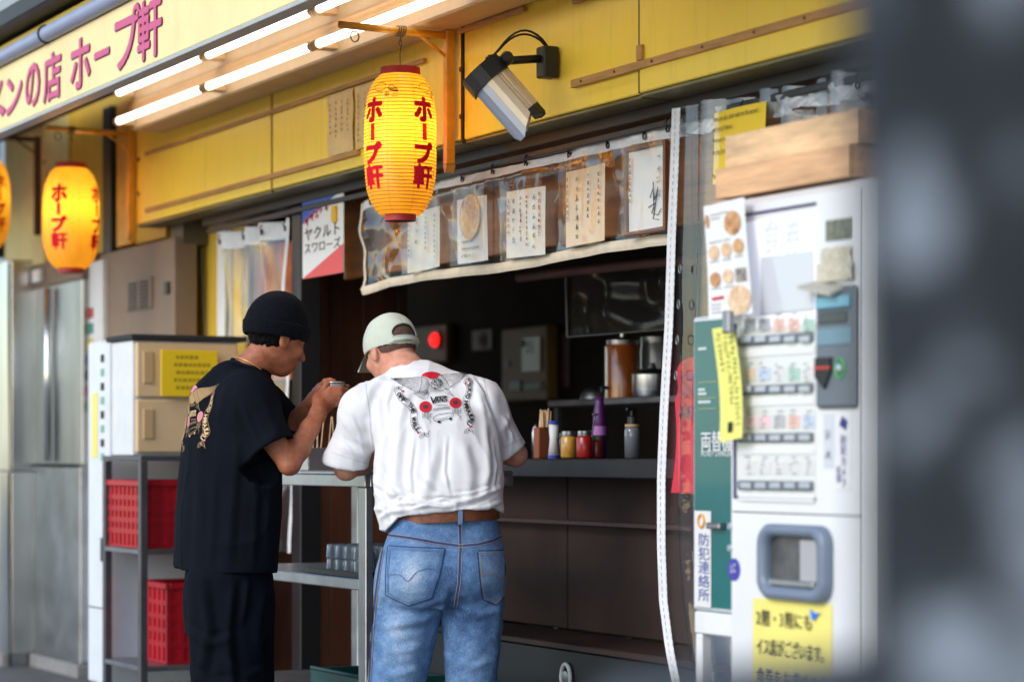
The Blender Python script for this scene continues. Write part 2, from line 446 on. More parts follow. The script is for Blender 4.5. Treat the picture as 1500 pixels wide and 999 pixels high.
mb = MB().tube([pr + Vector((0.033 * math.cos(a), -0.004, 0.048 * math.sin(a))) for a in np.linspace(0, 2 * math.pi, 24, endpoint=False)], 0.0075, 8, closed=True)
dr = thing('drain_ring', 'white oval ring on the dark foot ledge below the counter', 'drain fitting', pr)
mb.build('ring', WHITEP, dr, smooth=True)
MB().lathe([(0.026, 0), (0.024, -0.01), (0.012, -0.012)], pr + Vector((0, 0.003, 0)), 18, axis=(0, 1, 0)).build('plug', STEELD, dr, auto=30)

# ================================================================== canopy with the shop sign
SY = 3.0
can = thing('canopy_sign', 'cream canopy signboard with pink Japanese letters along the shop roof', 'sign', (-10, SY, 2.66))
SIGN = mat('sign_cream', srgb(246, 222, 160), 0.5, var=0.08, vscale=2.5, dirt=0.25)
box('sign_board', (-17, SY, 2.672), (-4.6, SY + 0.05, 2.95), SIGN, can, 0.004)
box('lower_trim', (-17, SY - 0.006, 2.655), (-4.6, SY + 0.056, 2.671), mat('trim_grey', (0.5, 0.5, 0.47), 0.4, metal=0.4, var=0.1), can, 0.002)
PIPE = mat('gutter_grey', srgb(150, 160, 186), 0.35, var=0.08, dirt=0.3)
MB().tube([(-17, SY - 0.012, 2.985), (-4.6, SY - 0.012, 2.985)], 0.033, 14).build('gutter_pipe', PIPE, can, smooth=True)
for u in (72, 232):
    x = P(u, 40, SY).x
    MB().tube([(x + 0.0, SY - 0.012 + 0.036 * math.cos(a), 2.985 + 0.036 * math.sin(a)) for a in np.linspace(0, 2 * math.pi, 14, endpoint=False)], 0.006, 6, closed=True).build('pipe_clip', BLACKM, can, smooth=True)
box('yellow_flashing', (-17, SY + 0.01, 3.025), (-4.6, SY + 0.05, 3.055), YEL, can, 0.003)
box('roof_edge', (-17, SY - 0.09, 3.075), (-4.6, SY + 0.9, 3.15), mat('roof_dark', (0.022, 0.019, 0.017), 0.5, var=0.2), can, 0.006)
SOF = mat('soffit_brown', (0.075, 0.03, 0.014), 0.6, var=0.25, vscale=3, stretch=(0.6, 8, 8))
for k in range(5):
    y0 = SY + 0.055 + k * 0.168
    box('soffit_board', (-17, y0, 3.034), (-4.6, y0 + 0.164, 3.056), SOF, can, 0.003)
PINK = mat('sign_pink', srgb(206, 88, 132), 0.55, var=0.06, vscale=30)
PINKE = mat('sign_letter_edge', srgb(96, 44, 74), 0.6)
def ring8(t): return [(t * math.cos(a), t * math.sin(a)) for a in np.linspace(0, 2 * math.pi, 8, endpoint=False)] + [(0, 0)]
# letters of the signboard: image extents (u0, u1, top, bottom at their centre)
for ch, u0, u1, z0, z1 in (('ー', -200, -180, 2.7, 2.90), ('メ', -36, 9, 2.705, 2.895), ('ン', 10, 34, 2.715, 2.885), ('の', 38, 60, 2.705, 2.90), ('店', 64, 91, 2.695, 2.905),
                           ('ホ', 104, 134, 2.695, 2.905), ('ー', 139, 162, 2.78, 2.815), ('プ', 169, 207, 2.695, 2.93), ('軒', 202, 239, 2.69, 2.925)):
    x0, x1 = XA(u0, SY), XA(u1, SY)
    for nm, mm, dy, th in (('letter_edge', PINKE, 0.001, 0.0088), ('letter', PINK, 0.0045, 0.0055)):
        vs, fs = fit(ch, x1 - x0 - 0.018, z1 - z0 - 0.018)
        mb = MB()
        for q, (ox, oz) in enumerate(ring8(th)):
            V, F = flat(vs, fs, ((x0 + x1) / 2 + ox, SY - dy - 0.0002 * q, (z0 + z1) / 2 + oz), EX, EZ); mb.add(V, F)
        if nm == 'letter_edge': base = mb.build('letter', mm, can, fix=False)
        else: mb.build('letter_face', mm, base, fix=False)

# fluorescent tubes under the canopy
LUM = thing('light_housing', 'long cream light trough above the yellow panels holding two rows of tubes', 'light fixture', (-9, 3.8, 2.75))
box('trough', (-11.05, 3.73, 2.755), (-5.2, 3.898, 3.03), mat('trough_tan', srgb(196, 164, 124), 0.5, var=0.08, dirt=0.3), LUM, 0.008)
MB().tube([(-11.04, 3.735, 2.86), (-5.2, 3.735, 2.86)], 0.03, 14).build('reflector_ridge', CREAM, LUM, smooth=True)
TUBE = mat('lit_tube', (0.9, 0.9, 0.9), 0.5, emit=(1.0, 0.93, 0.82), estr=2.6)
CAPM = mat('tube_cap', srgb(226, 190, 140), 0.5)
rown = {2.79: 'lower', 2.925: 'upper'}
ordn = ('leftmost', 'second', 'third', 'fourth', 'fifth')
for z in (2.79, 2.925):
    for k in range(4 if z < 2.9 else 3):
        x0 = -11.03 + 1.205 * k
        t = thing('fluorescent_tube', f'{ordn[k]} glowing white fluorescent tube in the {rown[z]} row under the canopy', 'light tube', (x0 + 0.6, 3.65, z), 'fluorescent tubes under the canopy')
        MB().tube([(x0 + 0.035, 3.65, z), (x0 + 1.17, 3.65, z)], 0.0165, 12).build('tube', TUBE, t, smooth=True)
        for xe in (x0 + 0.005, x0 + 1.165):
            MB().tube([(xe, 3.65, z), (xe + 0.036, 3.65, z)], 0.02, 12).build('socket', CAPM, t, smooth=False)
            box('socket_stem', (xe + 0.004, 3.655, z - 0.014), (xe + 0.03, 3.735, z + 0.014), CAPM, t, 0.003)

# ================================================================== paper lanterns and their brackets
TOC = Vector((SN, -CS, 0)); RGT = Vector((CS, SN, 0))
def lantern_mat():
    m = bpy.data.materials.new('lantern_paper'); m.use_nodes = True; nt = m.node_tree
    nt.nodes.remove(nt.nodes['Principled BSDF']); out = nt.nodes['Material Output']
    tc = nt.nodes.new('ShaderNodeTexCoord'); sep = nt.nodes.new('ShaderNodeSeparateXYZ'); nt.links.new(tc.outputs['Object'], sep.inputs[0])
    at = nt.nodes.new('ShaderNodeMath'); at.operation = 'ARCTAN2'; nt.links.new(sep.outputs[0], at.inputs[0]); nt.links.new(sep.outputs[1], at.inputs[1])
    mu = nt.nodes.new('ShaderNodeMath'); mu.operation = 'MULTIPLY'; mu.inputs[1].default_value = 8 / (2 * math.pi); nt.links.new(at.outputs[0], mu.inputs[0])
    fr = nt.nodes.new('ShaderNodeMath'); fr.operation = 'FRACT'; nt.links.new(mu.outputs[0], fr.inputs[0])
    rp = nt.nodes.new('ShaderNodeValToRGB'); e = rp.color_ramp.elements
    e[0].position = 0.0; e[0].color = (0.72, 0.72, 0.72, 1); e[1].position = 0.06; e[1].color = (1, 1, 1, 1)
    nt.links.new(fr.outputs[0], rp.inputs[0])
    nz = nt.nodes.new('ShaderNodeTexNoise'); nz.inputs['Scale'].default_value = 26; nz.inputs['Detail'].default_value = 5
    nt.links.new(tc.outputs['Object'], nz.inputs['Vector'])
    mr = nt.nodes.new('ShaderNodeMapRange'); mr.inputs[3].default_value = 0.82; mr.inputs[4].default_value = 1.1; nt.links.new(nz.outputs['Fac'], mr.inputs[0])
    mm = nt.nodes.new('ShaderNodeMix'); mm.data_type = 'RGBA'; mm.blend_type = 'MULTIPLY'; mm.inputs['Factor'].default_value = 1
    nt.links.new(rp.outputs[0], mm.inputs['A']); nt.links.new(mr.outputs[0], mm.inputs['B'])
    def shade(col, kind):
        c = nt.nodes.new('ShaderNodeMix'); c.data_type = 'RGBA'; c.blend_type = 'MULTIPLY'; c.inputs['Factor'].default_value = 1
        c.inputs['A'].default_value = (*col, 1); nt.links.new(mm.outputs['Result'], c.inputs['B'])
        s = nt.nodes.new(kind); nt.links.new(c.outputs['Result'], s.inputs[0]); return s
    d = shade(srgb(252, 190, 40), 'ShaderNodeBsdfDiffuse'); t = shade((1.0, 0.60, 0.05), 'ShaderNodeBsdfTranslucent')
    gl = nt.nodes.new('ShaderNodeBsdfGlossy'); gl.inputs['Roughness'].default_value = 0.3
    m1 = nt.nodes.new('ShaderNodeMixShader'); m1.inputs[0].default_value = 0.6
    nt.links.new(d.outputs[0], m1.inputs[1]); nt.links.new(t.outputs[0], m1.inputs[2])
    m2 = nt.nodes.new('ShaderNodeMixShader'); m2.inputs[0].default_value = 0.05
    nt.links.new(m1.outputs[0], m2.inputs[1]); nt.links.new(gl.outputs[0], m2.inputs[2]); nt.links.new(m2.outputs[0], out.inputs[0])
    return m
LANT = lantern_mat()
HOOP = mat('lantern_hoop', srgb(150, 84, 12), 0.6)
def red_paper():
    m = bpy.data.materials.new('lantern_red_paint'); m.use_nodes = True; nt = m.node_tree; nt.nodes.remove(nt.nodes['Principled BSDF'])
    d = nt.nodes.new('ShaderNodeBsdfDiffuse'); d.inputs[0].default_value = (0.86, 0.022, 0.05, 1); t = nt.nodes.new('ShaderNodeBsdfTranslucent'); t.inputs[0].default_value = (0.95, 0.03, 0.05, 1)
    mx = nt.nodes.new('ShaderNodeMixShader'); mx.inputs[0].default_value = 0.2; nt.links.new(d.outputs[0], mx.inputs[1]); nt.links.new(t.outputs[0], mx.inputs[2]); nt.links.new(mx.outputs[0], nt.nodes['Material Output'].inputs[0]); return m
LRED = red_paper()
def lrad(t, Rm): return Rm * (0.44 + 0.56 * max(0.0, 1 - abs(t) ** 3.4) ** 0.62)
def wrap_glyph(ch, w, h, off, dx, dz):
    """glyph cut fine enough to be bent round a lantern: list of verts/faces in (x,z)"""
    vs, fs = fit(ch, w, h, off)
    bm = bmesh.new(); B = [bm.verts.new((float(x), float(z), 0)) for x, z in vs]
    for f in fs:
        try: bm.faces.new([B[i] for i in f])
        except ValueError: pass
    for n, lo, hi, ax in ((dx, -w / 2, w / 2, 0), (dz, -h / 2, h / 2, 1)):
        for q in np.linspace(lo, hi, n + 2)[1:-1]:
            co = Vector((q, 0, 0)) if ax == 0 else Vector((0, q, 0)); no = Vector((1, 0, 0)) if ax == 0 else Vector((0, 1, 0))
            bmesh.ops.bisect_plane(bm, geom=bm.verts[:] + bm.edges[:] + bm.faces[:], plane_co=co, plane_no=no)
    bm.verts.index_update()
    V = [(v.co.x, v.co.y) for v in bm.verts]; F = [tuple(q.index for q in f.verts) for f in bm.faces]; bm.free()
    return V, F
def make_lantern(c, Rm, H, rot, label, power, tex=True):
    """c = centre; rot = angle of the first lettering column seen from the camera"""
    c = Vector(c)
    root = thing('paper_lantern', label, 'lantern', c, 'paper lanterns along the shop front')
    n = 40; prof = []
    for i in range(n * 4 + 1):
        t = -1 + 2 * i / (n * 4)
        bulge = 0.0022 * abs(math.sin(math.pi * n * (t + 1) / 2))
        prof.append((lrad(t * 0.985, Rm) + bulge, t * H / 2))
    ml = MB().lathe(prof, (0, 0, 0), 64, caps=False); rr_ = random.Random(int(c.x * 100)); ph = [rr_.uniform(0, 6) for _ in range(6)]
    def crumple(v):
        a = math.atan2(v[1], v[0]); k = 1 + 0.006 * math.sin(3 * a + ph[0] + 9 * v[2]) * math.sin(21 * v[2] + ph[1]) - 0.010 * max(0, math.cos(8 * a / 1.0 + ph[2])) ** 8 + 0.005 * math.sin(11 * a + ph[3] + 31 * v[2]) * math.sin(13 * v[2] + ph[4])
        return (v[0] * k, v[1] * k, v[2])
    ml.v = [crumple(v) for v in ml.v]; ml.build('shade', LANT, root, smooth=True, local=True)
    mh = MB()
    for i in range(1, n):
        t = -1 + 2 * i / n; r = lrad(t * 0.985, Rm) + 0.0007
        mh.tube([(r * math.cos(a), r * math.sin(a), t * H / 2) for a in np.linspace(0, 2 * math.pi, 40, endpoint=False)], 0.0011, 4, closed=True)
    o = mh.build('bamboo_hoops', HOOP, root, local=True); tag(o, kind='stuff')
    rt, rb = lrad(0.985, Rm) + 0.004, lrad(0.985, Rm) * 0.80
    MB().lathe([(rt - 0.006, H/2 - 0.006), (rt + 0.001, H/2 - 0.006), (rt, H/2 + 0.024), (rt - 0.007, H/2 + 0.024), (rt - 0.007, H/2 - 0.004)], (0, 0, 0), 40, caps=False).build('top_ring', RED, root, auto=30, local=True)
    MB().lathe([(rb - 0.004, -H/2 - 0.022), (rb + 0.002, -H/2 - 0.022), (rb + 0.003, -H/2 + 0.008), (rb - 0.003, -H/2 + 0.008)], (0, 0, 0), 40, caps=False).build('bottom_ring', RED, root, auto=30, local=True)
    MB().lathe([(0.001, -H/2 - 0.020), (rb - 0.003, -H/2 - 0.020)], (0, 0, 0), 24, caps=False).build('bottom_plate', BLACKM, root, local=True)
    def onto(x, z, a0, e=0.0):
        t = max(-0.97, min(0.97, z / (H / 2))); r = lrad(t * 0.985, Rm) + 0.0034 + e; a = a0 + x / Rm
        d = TOC * math.cos(a) + RGT * math.sin(a)
        return (d.x * r, d.y * r, z)
    s = H / 0.52
    cols = (-2, -1, 0, 1) if tex else (-1, 0, 1)
    for k in cols:
        a0 = rot + k * math.pi / 2
        for ch, zc, w, h in (('ホ', 0.118, 0.092, 0.094), ('ー', 0.036, 0.020, 0.062), ('プ', -0.042, 0.088, 0.082), ('軒', -0.128, 0.100, 0.094)):
            if ch == 'ー': vs, fs = wrap_glyph('|', w * s, h * s, 0.0, 3, 4); th = 0
            else: vs, fs = wrap_glyph(ch, (w - 0.012) * s, (h - 0.010) * s, 0.0, 10, 6); th = 0.0058 if ch != '軒' else 0.0036
            mb = MB()
            for q, (ox, oz) in enumerate(ring8(th * s) if th else [(0, 0)]):
                mb.add([onto(x + ox, z + oz + zc * s, a0, q * 0.00012) for x, z in vs], fs)
            mb.build('character', LRED, root, local=True, fix=False)
        if tex:
            mk = MB(); rg = random.Random(k + 9)
            def ink(pts, wd=0.0011):
                for (x0, z0), (x1, z1) in zip(pts[:-1], pts[1:]):
                    L = math.hypot(x1 - x0, z1 - z0) or 1; nx, nz = -(z1 - z0) / L * wd, (x1 - x0) / L * wd
                    mk.add([onto(x0 - nx, z0 - nz, a0), onto(x1 - nx, z1 - nz, a0), onto(x1 + nx, z1 + nz, a0), onto(x0 + nx, z0 + nz, a0)], [(0, 1, 2, 3)])
            ink([(0.02 + 0.030 * math.cos(a) , 0.196 + 0.015 * math.sin(a)) for a in np.linspace(0.3, 6.2, 14)])
            ink([(-0.05, 0.188), (-0.02, 0.192), (-0.01, 0.186)]); ink([(0.055, 0.188), (0.072, 0.203), (0.079, 0.197), (0.095, 0.187)])
            for q in range(4): ink([(0.055 + q * 0.004, 0.19 - q * 0.003), (0.1, 0.186 - q * 0.004)])
            ink([(-0.05, 0.176), (0.01, 0.177), (0.04, 0.172)])
            mk.build('ink_drawing', BLKINK, root, local=True, fix=False)
            mc = MB()
            for ch, x in (('泰', 0.056), ('三', 0.088)):
                vs, fs = wrap_glyph(ch, 0.022, 0.022, 0.0, 3, 2); mc.add([onto(a + x, b + 0.168 * 1.0, a0) for a, b in vs], fs)
            mc.build('small_characters', BLKINK, root, local=True, fix=False)
    L = bpy.data.lights.new('bulb', 'POINT'); L.energy = power; L.color = (1.0, 0.82, 0.50); L.shadow_soft_size = 0.035
    lo = bpy.data.objects.new('bulb', L); lo.parent = root; lo.location = (0.0, 0.0, H * 0.10); COL.objects.link(lo)
    return root
def make_bracket(X, Z, ylen, label, group, m, drop, hook_y=None, lz=None):
    root = thing('lantern_bracket', label, 'bracket', (X, 3.88, Z), group)
    MB().tube([(X, 3.875, Z - 0.002), (X, 3.875 - ylen, Z + 0.004)], 0.0130, 10).build('arm', m, root, smooth=True)
    MB().box((X - 0.015, 3.858, Z - drop), (X + 0.015, 3.894, Z + 0.018), 0.003).build('wall_post', m, root)
    MB().prism([(X - 0.015, 3.858, Z - drop - 0.001), (X + 0.015, 3.858, Z - drop - 0.001), (X + 0.002, 3.858, Z - drop - 0.03), (X - 0.004, 3.858, Z - drop - 0.03)], (0, 0.036, 0)).build('post_tip', m, root)
    MB().tube([(X, 3.86, Z - 0.075), (X, 3.76, Z - 0.012)], 0.006, 8).build('brace', m, root, smooth=True)
    if hook_y is not None:
        mw = MB()
        for k in range(4):
            mw.tube([(X + 0.019 * math.cos(a), hook_y + 0.014 - 0.009 * k + 0.004 * math.sin(a), Z + 0.019 * math.sin(a)) for a in np.linspace(0, 2 * math.pi, 14, endpoint=False)], 0.0022, 5, closed=True)
        mw.tube([(X, hook_y, Z - 0.018), (X + 0.004, hook_y + 0.003, Z - 0.05), (X - 0.003, hook_y, Z - 0.08), (X, hook_y, lz)], 0.002, 6)
        mw.tube([(X, hook_y, Z - 0.03), (X + 0.012, hook_y - 0.012, Z - 0.045), (X, hook_y, Z - 0.056), (X - 0.012, hook_y + 0.012, Z - 0.04)], 0.002, 5)
        mw.build('hanging_wire', mat('wire_dark', (0.09, 0.07, 0.05), 0.5, metal=0.6), root, smooth=True)
        MB().tube([(X, 3.875 - ylen * 0.86 + 0.016 * math.cos(a), Z - 0.034 + 0.019 * math.sin(a)) for a in np.linspace(0, 2 * math.pi, 18, endpoint=False)], 0.0028, 6, closed=True).build('ring', mat('ring_steel', (0.2, 0.17, 0.13), 0.4, metal=0.8), root, smooth=True)
    for dz in (0.13, 0.30):
        if dz < drop: MB().lathe([(0.011, 0), (0.009, -0.006)], (X + 0.055, 3.899, Z - dz), 10, axis=(0, 1, 0)).build('bolt', mat('rust', (0.07, 0.03, 0.018), 0.8), root)
    return root
BX = -7.908
make_bracket(BX, 2.735, 0.435, 'orange steel bracket arm carrying the nearest lantern', 'lantern brackets', ORANGE, 0.47, 3.68, 2.60)
make_lantern((BX, 3.68, 2.325), 0.1285, 0.505, R(-46), 'nearest glowing yellow paper lantern with red characters, beside the floodlight', 1.45)
make_bracket(-11.49, 2.80, 0.43, 'orange steel bracket arm carrying the lantern at left near the tubes', 'lantern brackets', ORANGE, 0.50, 3.57, 2.66)
make_lantern((-11.49, 3.57, 2.37), 0.135, 0.49, R(-15), 'glowing yellow paper lantern second from the frame edge, in front of the ochre wall', 1.5, tex=False)
x3 = P(-25, 300, 3.57)
make_bracket(x3.x, 2.96, 0.43, 'dark rusty bracket arm carrying the lantern at the left frame edge', 'lantern brackets', mat('dark_rust', (0.10, 0.04, 0.02), 0.6, var=0.3), 0.50, 3.57, 2.86)
make_lantern((x3.x, 3.57, 2.59), 0.145, 0.49, R(-40), 'blurred orange lantern cut off by the left frame edge', 1.1, tex=False)

# ================================================================== floodlight on its arm
fl = thing('floodlight', 'silver and black floodlight on a short black arm on the yellow panel', 'floodlight', P(812, 92, WY))
bp_ = P(812, 92, WY)
box('wall_plate', (bp_.x - 0.03, WY - 0.055, bp_.z - 0.055), (bp_.x + 0.03, WY + 0.004, bp_.z + 0.05), BLACK, fl, 0.005)
arm0 = Vector((bp_.x, WY - 0.03, bp_.z + 0.012)); arm1 = Vector((bp_.x - 0.03, WY - 0.235, bp_.z - 0.012))
MB().tube([arm0, arm1], 0.014, 8).build('arm', BLACK, fl, smooth=True)
# lamp head: e1 = long axis (down to the right in the picture), q1 = across it, q2 = towards the street
e1 = (RGT * 0.655 - EZ * 0.756 + TOC * 0.10).normalized()
q1 = (RGT * 0.756 + EZ * 0.655); q1 = (q1 - e1 * q1.dot(e1)).normalized(); q2 = e1.cross(q1)
if q2.dot(TOC) < 0: q2 = -q2
hc = PD(741, 142, 8.0)
def fp(a, b, c): return hc + e1 * a + q1 * b + q2 * c
SIL = mat('lamp_silver', srgb(176, 184, 200), 0.34, metal=0.5, var=0.05)
ALU = mat('lamp_alu', srgb(232, 214, 188), 0.40, metal=0.35, var=0.08)
def strip(name, e0, e1s, sec, m, back=-0.03):
    '''plate running along the head; sec = [(q1, q2, end)]'''
    mb = MB(); n = len(sec); V = [fp(e0, b, c) for b, c, e in sec] + [fp(e, b, c) for b, c, e in sec] + [fp(e0, b, c + back) for b, c, e in sec] + [fp(e, b, c + back) for b, c, e in sec]
    F = []
    for i in range(n - 1): F += [(i, i + 1, n + i + 1, n + i), (2*n + i, 3*n + i, 3*n + i + 1, 2*n + i + 1), (i, 2*n + i, 2*n + i + 1, i + 1), (n + i, n + i + 1, 3*n + i + 1, 3*n + i)]
    F += [(0, n, 3*n, 2*n), (n - 1, 3*n - 1, 4*n - 1, 2*n - 1)]
    return mb.add(V, F).build(name, m, fl)
strip('hood', -0.066, 0, [(-0.070, 0.000, 0.125), (-0.062, 0.020, 0.148), (-0.044, 0.034, 0.150), (-0.022, 0.041, 0.132)], SIL, -0.006)
strip('lamp_body', -0.066, 0, [(-0.0215, 0.042, 0.130), (0.000, 0.045, 0.117), (0.022, 0.042, 0.102)], ALU, -0.075)
strip('fin_plate', -0.066, 0, [(0.0225, 0.038, 0.088), (0.048, 0.030, 0.086), (0.068, 0.010, 0.084)], ALU, -0.05)
for k in range(5): 
    t = k / 4; b_, c_ = 0.026 + 0.038 * t, 0.0385 - 0.024 * t ** 1.5
    MB().tube([fp(-0.064, b_, c_), fp(0.085, b_, c_)], 0.0022, 6).build('cooling_fin', mat('fin_tan', srgb(196, 168, 136), 0.5, metal=0.3), fl)  # fins in a darker tan than the plate
strip('end_cap', -0.128, 0, [(-0.078, 0.000, -0.0665), (-0.070, 0.030, -0.0665), (-0.04, 0.046, -0.0665), (0.0, 0.052, -0.0665), (0.045, 0.046, -0.0665), (0.068, 0.026, -0.0665), (0.070, -0.01, -0.0665)], BLACK, -0.05)
strip('end_cap', 0.0885, 0, [(0.024, 0.040, 0.118), (0.048, 0.032, 0.128), (0.066, 0.012, 0.122)], BLACK, -0.06)
strip('lens', -0.06, 0, [(-0.060, -0.012, 0.110), (-0.03, -0.004, 0.110), (-0.024, 0.0, 0.110)], mat('lens_glass', (0.5, 0.55, 0.62), 0.12, coat=0.4), -0.004)
kn = hc - e1 * 0.09 + q1 * 0.085 - q2 * 0.01; ww = q2
MB().tube([arm1, arm1 * 0.45 + kn * 0.55 + EZ * 0.004, kn], [0.02, 0.013, 0.02], 8).build('knuckle', BLACK, fl, smooth=True)
MB().lathe([(0.018, -0.022), (0.022, -0.01), (0.022, 0.012), (0.014, 0.022)], kn + ww * 0.03, 12, axis=tuple(ww)).build('clamp_knob', BLACK, fl, auto=40)
for s_ in (0, 1):
    q0 = Vector((bp_.x + 0.008 * s_, WY - 0.03, bp_.z + 0.05)); q1 = arm1 + EZ * 0.02
    pts = [q0.lerp(q1, t) + EZ * ((0.055 + 0.012 * s_) * math.sin(math.pi * min(1, t * 1.15)) ** 0.8 if t < 0.86 else 0.0) for t in np.linspace(0, 1, 12)]
    MB().tube(pts, 0.004, 6).build('cable', BLACK, fl, smooth=True)

# paper notices on the fascia
for i, (u0, u1, vt, vb, lab) in enumerate(((482, 519, 122, 231, 'left of two cream handwritten paper notices on the yellow panel'), (523, 566, 108, 220, 'right of two cream paper notices, half hidden behind the nearest lantern'))):
    x0, x1 = XA(u0, WY), XA(u1, WY); zt, zb = 2.668, 2.42
    nt_ = thing('paper_notice', lab, 'notice', ((x0 + x1) / 2, WY, zb), 'paper notices on the fascia')
    MB().sheet(lambda s, t: (x0 + (x1 - x0) * s, WY - 0.004 - 0.004 * math.sin(3 * s + 5 * t) ** 2, zb + (zt - zb) * t), 6, 8).build('sheet', mat('old_paper', srgb(224, 192, 134), 0.6, var=0.12, vscale=10), nt_)
    mk = MB()
    for r_ in range(4): scribble(mk, (x0 + 0.02 + r_ * (x1 - x0) * 0.23, WY - 0.0085, zb + 0.02), EX, EZ, 0.02, 0.2, 9, 40 + i * 7 + r_, 0.0012, 0.8)
    mk.build('handwriting', mat('faded_ink', (0.24, 0.17, 0.08), 0.7), nt_)
# ================================================================== vinyl curtains
def grommet(x, y, z, root):
    MB().lathe([(0.0125, 0), (0.0125, -0.004), (0.007, -0.0045), (0.007, 0)], (x, y, z), 14, axis=(0, 1, 0), caps=False).build('grommet', mat('grommet_dark', (0.03, 0.03, 0.032), 0.4, metal=0.6), root, auto=40)
    MB().tube([(x, y - 0.004, z + 0.002), (x, y - 0.010, z + 0.018), (x, y + 0.0, z + 0.034)], 0.003, 6).build('hook', BLACK, root, smooth=True)
def wob(*a): return math.sin(a[0] * 7.3 + a[1] * 3.1) * math.cos(a[0] * 3.7 - a[1] * 5.2)
VX0, VX1, VZ0, VZ1 = -9.08, -6.66, 1.905, 2.262
val = thing('vinyl_valance', 'clear vinyl valance with cream hem holding menu cards over the counter opening', 'curtain', (-7.8, CY, 1.9))
def val_pt(s, t, off=0.0):
    x = VX0 + (VX1 - VX0) * s
    z = VZ0 - 0.018 * math.exp(-s * 14) + 0.006 * math.sin(s * 9) + (VZ1 - VZ0) * t
    cr = 0.020 * (abs(math.sin(s * 47 + 2.2 * t + 0.8 * math.sin(s * 13))) ** 0.6 - 0.5) * (0.25 + 0.75 * t) + 0.010 * (abs(math.sin(s * 23 - 3.5 * t + 1.1 * math.sin(s * 7))) ** 0.5 - 0.6)
    fold = cr + 0.016 * wob(s * 4, t * 2) + 0.03 * math.exp(-((s - 0.02) / 0.05) ** 2) * math.sin(t * 6)
    bag = -0.045 * math.exp(-((s - 0.52) / 0.22) ** 2) * math.exp(-((t - 0.86) / 0.10) ** 2)
    return (x + 0.012 * (1 - t) * math.sin(s * 30) * 0.3, CY + fold * 0.6 + bag - off, z)
MB().sheet(lambda s, t: val_pt(s, t * 0.90), 260, 40).build('film', FILM, val, smooth=True)
MB().sheet(lambda s, t: val_pt(s, 0.90 + t * 0.10, 0.001), 160, 3).build('top_tape', TAPE, val, smooth=True)
mb = MB(); mb.sheet(lambda s, t: (lambda p: (p[0], p[1] - 0.006 * math.cos((t - 0.5) * math.pi), p[2] - 0.022 + 0.036 * t))(val_pt(s, 0.0)), 160, 4); mb.build('bottom_hem', HEM, val, smooth=True)
mb = MB(); mb.sheet(lambda s, t: (lambda p: (p[0] - 0.016 + 0.022 * s, p[1] - 0.004, p[2]))(val_pt(0, t)), 2, 16); mb.build('side_hem', HEM, val, smooth=True)
for s in (0.04, 0.15, 0.265, 0.385, 0.50, 0.61, 0.72, 0.83, 0.935):
    p = val_pt(s, 0.955); grommet(p[0], p[1] - 0.003, p[2], val)
# menu cards in the valance pockets
def card(u0, u1, zt, zb, lab, seed, m=PAPER, frame=None, bowl=False, cols=4, Y=CY - 0.028):
    x0, x1 = XA(u0, Y), XA(u1, Y)
    t = thing('menu_card', lab, 'menu card', ((x0 + x1) / 2, Y, zb), 'cards in the vinyl valance')
    MB().sheet(lambda s, q: (x0 + (x1 - x0) * s + 0.006 * math.sin(seed * 2.3) * (q - 0.5), Y + 0.007 * math.sin(q * 3 + seed) * math.sin(s * 3), zb + (zt - zb) * q + 0.008 * math.sin(seed * 1.7) * (s - 0.5)), 6, 10).build('sheet', m, t, smooth=True)
    MB().sheet(lambda s, q: (x0 - 0.018 + (x1 - x0 + 0.03) * s, Y - 0.014 - 0.007 * (abs(math.sin(s * 4.0 + q * 2.0 + seed)) ** 0.5) - 0.003 * wob(s * 1.5 + seed, q * 2), zb - 0.008 + (zt - zb + 0.05) * q), 26, 40).build('clear_sleeve', FILM2, t, smooth=True)
    mk = MB(); w = x1 - x0; h = zt - zb
    if bowl:
        c = Vector(((x0 + x1) / 2, Y - 0.0105, zt - h * 0.30))
        MB().lathe([(0.001, 0), (w * 0.30, 0), (w * 0.33, 0.002), (w * 0.34, -0.001)], c, 24, axis=(0, 1, 0), caps=False).build('bowl_picture', mat('soup_print', srgb(214, 160, 84), 0.6, var=0.5, vscale=60, col2=srgb(240, 214, 160)), t)
        for k in range(4): scribble(mk, (x0 + w * 0.2, Y - 0.0085, zb + h * (0.08 + 0.11 * k)), EX, EZ, w * 0.6, h * 0.055, 6, seed + k, 0.0012, 1.6)
    else:
        for k in range(cols): scribble(mk, (x0 + w * (0.10 + 0.8 * k / max(1, cols - 1)) - 0.011 * (1 + (k == 1)), Y - 0.0085, zb + h * 0.06), EX, EZ, 0.018 + 0.012 * (k % 3 == 1), h * 0.86, 9, seed * 5 + k, 0.0013, 0.75)
    tag(mk.build('handwriting', GREYINK, t), kind='stuff')
    if frame is not None:
        for a, b in (((x0 - 0.014, zb - 0.014), (x0, zt + 0.014)), ((x1, zb - 0.014), (x1 + 0.014, zt + 0.014)), ((x0, zb - 0.014), (x1, zb)), ((x0, zt), (x1, zt + 0.014))):
            box('frame_side', (a[0], Y - 0.012, a[1]), (b[0], Y + 0.004, b[1]), frame, t, 0.002)
card(597, 644, 2.155, 1.925, 'off white menu card nearest the lantern, leftmost in the vinyl valance', 1, mat('card_pale', (0.66, 0.66, 0.6), 0.6, var=0.1))
card(670, 714, 2.165, 1.925, 'tall menu card printed with a round bowl picture in the valance', 2, PAPERW, bowl=True)
card(742, 799, 2.155, 1.915, 'wide cream handwritten menu card in the middle of the valance', 3, PAPER, cols=6)
card(829, 886, 2.185, 1.925, 'cream handwritten card left of the wood framed one', 4, mat('card_cream', srgb(232, 206, 172), 0.6, var=0.1), cols=4)
